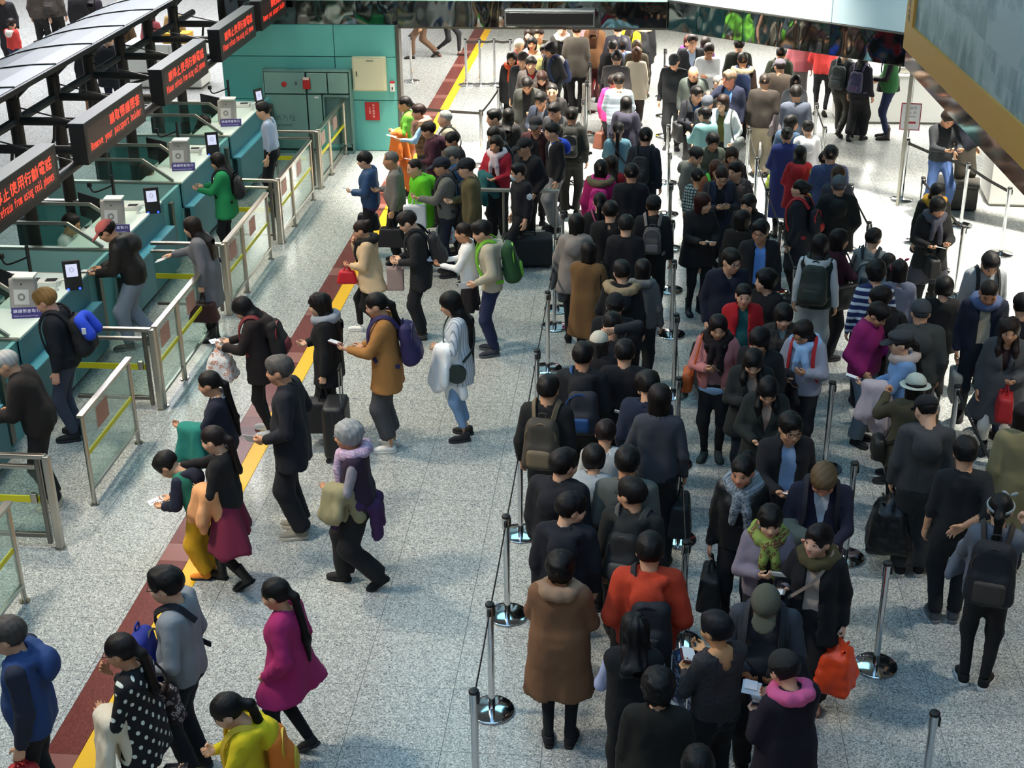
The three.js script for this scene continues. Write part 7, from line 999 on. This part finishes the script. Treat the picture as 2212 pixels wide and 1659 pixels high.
// --- rows of queue posts, in metres across and away
const zRow = (x, zs) => zs.map((z) => [x, z]);
row('row left of the crowd', zRow(-1.02, [-7.7, -8.75, -10.05, -11.4, -13.5, -15.2, -16.5, -17.1, -18.2, -22.8, -24.6, -26.0, -27.6]), [9]);
row('row between the two crowded lanes', zRow(.46, [-8.1, -9.75, -11.4, -12.9, -14.6, -16.35, -17.9, -19.6, -21.2, -22.9, -25.9, -27.4, -29]), [10]);
row('row right of the facing lane', [[2.05, -7.7], [2.02, -9.55], [1.98, -11.2], [1.98, -12.9], [1.92, -16.2], [1.88, -17.9], [1.82, -19.4], [1.78, -21], [1.77, -22.8]], [1, 2, 3, 4]);
row('right lane row', [[3.22, -11.1], [3.2, -12.9], [3.04, -18], [3.02, -19.7], [3, -22.9], [3.04, -24.5]], [2, 4]);
row('short row by the grey scarf', [[4.24, -17.9], [4.2, -18.9], [4.1, -20.1]]);
row('bright row by the white desks', [[5.22, -19.65], [4.9, -20.9], [4.22, -22.2]]);
row('far row behind the beam', [[-5.0, -30.2], [-3.76, -29.9], [-3.46, -29.9], [-3.15, -29.95], [-2.8, -29.9]], [1]);
row('far corner by the left group', [[-2.62, -25.5], [-2.75, -23.75]]);
{ // belt that closes the far corner, a sign on a queue post, white desks with trays
  belt(V(-2.75, .93, -23.75), V(-4.25, .93, -24.2), 'dark queue belt between the far corner post and the teal wall end');
  const s = thing('sign_board', 'white sign with a red border and arrow above the bright queue post', 'sign', 4.22, 1.02, -22.2, R(-8)); part('stem', cyl(.012, .12, 0, .06, 0), M.steelDark, s); part('frame', rb(.31, .43, .02, 0, .33, 0, .006), std('#b0303a', .5), s);
  part('print', new THREE.PlaneGeometry(.28, .4).translate(0, .33, .0108), new THREE.MeshStandardMaterial({ roughness: .5, map: canvasTex(128, 184, (g) => { g.fillStyle = '#e8e4e4'; g.fillRect(0, 0, 128, 184); g.strokeStyle = '#8a8088'; hanLine(g, 'qing hu zhao', 24, 18, 3.4, 2); hanLine(g, 'xing zhi yong', 24, 52, 3.4, 2); g.fillStyle = '#7a8088'; g.fillRect(30, 88, 70, 5); g.fillStyle = '#a8202c'; g.beginPath(); g.moveTo(22, 134); g.lineTo(50, 114); g.lineTo(50, 126); g.lineTo(104, 126); g.lineTo(104, 142); g.lineTo(50, 142); g.lineTo(50, 154); g.fill(); }) }), s);
  const desk = (l, x, z, w, d, h, t) => { const o = thing('desk', l, 'desk', x, 0, z, t || 0); part('body', rb(w, h - .08, d, 0, (h - .08) / 2 + .04, 0, .01), M.white, o); part('top', rb(w + .04, .04, d + .04, 0, h - .02, 0, .01), std('#e6e6e2', .4), o); part('plinth', box(w - .06, .05, d - .06, 0, .025, 0), M.steelDark, o); part('joint', box(.008, h - .1, .004, w * .1, (h - .08) / 2 + .04, d / 2), M.steelDark, o); return o; };
  desk('white inspection desk under the mural frame', 6.5, -22.3, 1.9, .9, .95, R(-4)); desk('long white counter behind the person in the green vest', 4.9, -27.4, 2.3, .8, .95);
  const tr = thing('tray', 'grey plastic tray on the white inspection desk', 'tray', 5.95, .95, -22.1, R(10)); part('base', rb(.5, .02, .34, 0, .01, 0, .006), M.grey, tr); for (const [w, d, x, z] of [[.5, .02, 0, .16], [.5, .02, 0, -.16], [.02, .34, .24, 0], [.02, .34, -.24, 0]]) part('side', rb(w, .09, d, x, .045, z, .006), M.grey, tr);
  const t2 = thing('tray', 'pale grey tray on the long white counter', 'tray', 5.1, .95, -27.3); part('base', rb(.6, .02, .4, 0, .01, 0, .006), M.trim, t2); for (const [w, d, x, z] of [[.6, .02, 0, .19], [.6, .02, 0, -.19], [.02, .4, .29, 0], [.02, .4, -.29, 0]]) part('side', rb(w, .12, d, x, .06, z, .006), M.trim, t2);
  const bk = thing('equipment_box', 'low dark box standing on the floor near the white desk', 'box', 4.95, 0, -21.9, R(-12)); part('body', rb(.75, .36, .5, 0, .2, 0, .03), std('#3a3935', .6), bk); part('lid', rb(.77, .05, .52, 0, .4, 0, .015), std('#45433e', .6), bk);
  // counters and a yellow case behind the booths, upper left
  desk('white counter beyond the canopy posts', -10.2, -29.6, 1.6, .7, .95); const y = thing('case', 'yellow case standing on the white counter beyond the canopy', 'case', -9.9, .95, -29.5); part('body', rb(.6, .22, .35, 0, .11, 0, .02), std('#d9a41c', .5), y); part('handle', rb(.2, .03, .03, 0, .24, 0, .01), M.black, y);
  // low steel rail in front of the far left group, with a black case behind it
  const rl = thing('crowd_rail', 'low grey steel rail in front of the person in the black cap', 'rail', -1.9, 0, -19.2); part('top_rail', rb(1.55, .05, .06, 0, .97, 0, .01), M.trim, rl); for (const x of [-.72, -.02, .16, .72]) { part('post', bar(V(x, 0, 0), V(x, .96, 0), .018, 10), M.trim, rl); part('foot', cyl(.05, .012, x, .006, 0, 14), M.trim, rl); }
  const cs = thing('suitcase', 'large black cloth suitcase standing behind the low steel rail', 'suitcase', -1.55, 0, -18.75, R(6)); part('shell', rb(.72, .42, .34, 0, .25, 0, .05, 2), std('#15161a', .7), cs); part('handle', tube([V(-.12, .45, 0), V(-.1, .5, 0), V(.1, .5, 0), V(.12, .45, 0)], .012), M.black, cs); for (const x of [-.28, .28]) for (const z of [-.1, .1]) part('wheel', cyl(.03, .03, 0, 0, 0, 12).rotateX(Math.PI / 2).translate(x, .03, z), M.black, cs);
}
// ---------------------------------------------------------------- lamps: each a glowing fitting with its light just in front of it
function panelLight(name, label, x, y, z, w, d, color, power, glow) {
  const t = thing(name, label, 'lamp', x, y, z), c = new THREE.Color(...color);
  part('frame', box(w + .12, .08, d + .12, 0, .05, 0), M.white, t); const m = part('diffuser', box(w, .01, d, 0, .005, 0), new THREE.MeshStandardMaterial({ color: '#ffffff', emissive: c, emissiveIntensity: glow }), t);
  const l = new THREE.RectAreaLight(c, power, w, d); l.position.set(0, -.02, 0); l.rotation.x = -Math.PI / 2; t.add(l); return t;
}
panelLight('skylight', 'wide daylight panel in the ceiling over the open floor', LAMPS.sky.at[0], LAMPS.sky.at[1], LAMPS.sky.at[2], ...LAMPS.sky.size, LAMPS.sky.color, LAMPS.sky.power, LAMPS.sky.power);
panelLight('skylight', 'pale cyan skylight over the far queue', ...LAMPS.cyan.at, ...LAMPS.cyan.size, LAMPS.cyan.color, LAMPS.cyan.power, LAMPS.cyan.power);
panelLight('ceiling_lamp', 'large bright ceiling panel over the area behind the booths', LAMPS.west.at[0], LAMPS.west.at[1], LAMPS.west.at[2], ...LAMPS.west.size, LAMPS.west.color, LAMPS.west.power, LAMPS.west.power);
LAMPS.low.spots.forEach(([x, z], i) => panelLight('ceiling_lamp', 'square ceiling lamp of the low bay, ' + ['first', 'second', 'third', 'fourth', 'fifth', 'sixth', 'seventh'][i] + ' panel behind the mirrored beam', x, LAMPS.low.y, z, ...LAMPS.low.size, LAMPS.low.color, LAMPS.low.power, LAMPS.low.power).userData.group = 'low bay lamps');
{ // tall gallery windows behind the viewer
  const w = LAMPS.window, t = thing('gallery_window', 'wide daylight window of the gallery behind the viewer', 'window', ...w.at), c = new THREE.Color(...w.color); part('frame', box(w.size[0] + .2, w.size[1] + .2, .08, 0, 0, .06), M.trim, t); part('pane', box(...w.size, .01, 0, 0, .005), new THREE.MeshStandardMaterial({ color: '#ffffff', emissive: c, emissiveIntensity: w.power }), t);
  const l = new THREE.RectAreaLight(c, w.power, ...w.size); l.position.set(0, 0, -.03); t.add(l);
}
function spot([x, y, z, tx, tz, cd, ang], color, r, label) {
  const t = thing('spot_lamp', label, 'lamp', x, y, z), c = new THREE.Color(...color);
  const d = V(tx - x, -y, tz - z).normalize(), q = new THREE.Quaternion().setFromUnitVectors(V(0, -1, 0), d);
  const h = part('housing', new THREE.LatheGeometry([[.1, .28], [.17, .2], [.2, 0], [.185, 0], [.16, .17], [0, .18]].map(([a, b]) => new THREE.Vector2(a, b)), 20), M.darkSteel, t), e = part('lens', new THREE.CircleGeometry(.17, 20).rotateX(Math.PI / 2).translate(0, .03, 0), new THREE.MeshStandardMaterial({ color: '#ffffff', emissive: c, emissiveIntensity: 30, side: THREE.DoubleSide }), t); h.quaternion.copy(q); e.quaternion.copy(q);
  part('stem', cyl(.02, 10.1 - y, 0, (10.1 - y) / 2 + .1, 0, 8), M.darkSteel, t);
  const l = new THREE.SpotLight(c, cd, 0, R(ang), .6, 2); l.position.copy(d.clone().multiplyScalar(.05 + r * .02)); l.target.position.copy(d.clone().multiplyScalar(5)); l.castShadow = true; l.shadow.radius = r; t.add(l, l.target);
}
LAMPS.down.list.forEach((s, i) => spot(s, LAMPS.down.color, LAMPS.down.r, ['white downlight over the middle far queue', 'white downlight over the bright desks', 'white downlight over the end of the teal wall', 'white downlight over the right edge', 'dim downlight over the lower right floor'][i]));
LAMPS.warm.list.forEach((s, i) => spot(s, LAMPS.warm.color, LAMPS.warm.r, 'warm ceiling spotlight high over the booths, ' + ['nearest', 'second', 'third', 'farthest'][i]));
BZ.forEach((z, i) => { const t = thing('desk_lamp', 'slim lamp under the steel tube above the ' + ['nearest', 'second', 'third', 'fourth', 'farthest'][i] + ' booth', 'lamp', -6.75, 2.36, z - 1); part('housing', rb(.1, .05, 1.6, 0, .03, 0, .01), M.darkSteel, t); part('tube', rb(LAMPS.desk.size[0], .012, LAMPS.desk.size[1], 0, 0, 0, .004), new THREE.MeshStandardMaterial({ color: '#ffffff', emissive: new THREE.Color(...LAMPS.desk.color), emissiveIntensity: LAMPS.desk.power }), t); const l = new THREE.RectAreaLight(new THREE.Color(...LAMPS.desk.color), LAMPS.desk.power, ...LAMPS.desk.size); l.position.set(0, -.02, 0); l.rotation.x = -Math.PI / 2; t.add(l); for (const s of [-1, 1]) part('bracket', bar(V(0, .04, s * .6), V(.36, .14, s * .6), .012, 6), M.darkSteel, t); });
scene.traverse((o) => { if (o.isMesh) o.castShadow = o.receiveShadow = true; });
let triangles = 0; scene.traverse((o) => { if (o.geometry) triangles += (o.geometry.index ? o.geometry.index.count : o.geometry.attributes.position.count) / 3; });
console.log('people', people.length, 'triangles', Math.round(triangles));
renderer.render(scene, camera);
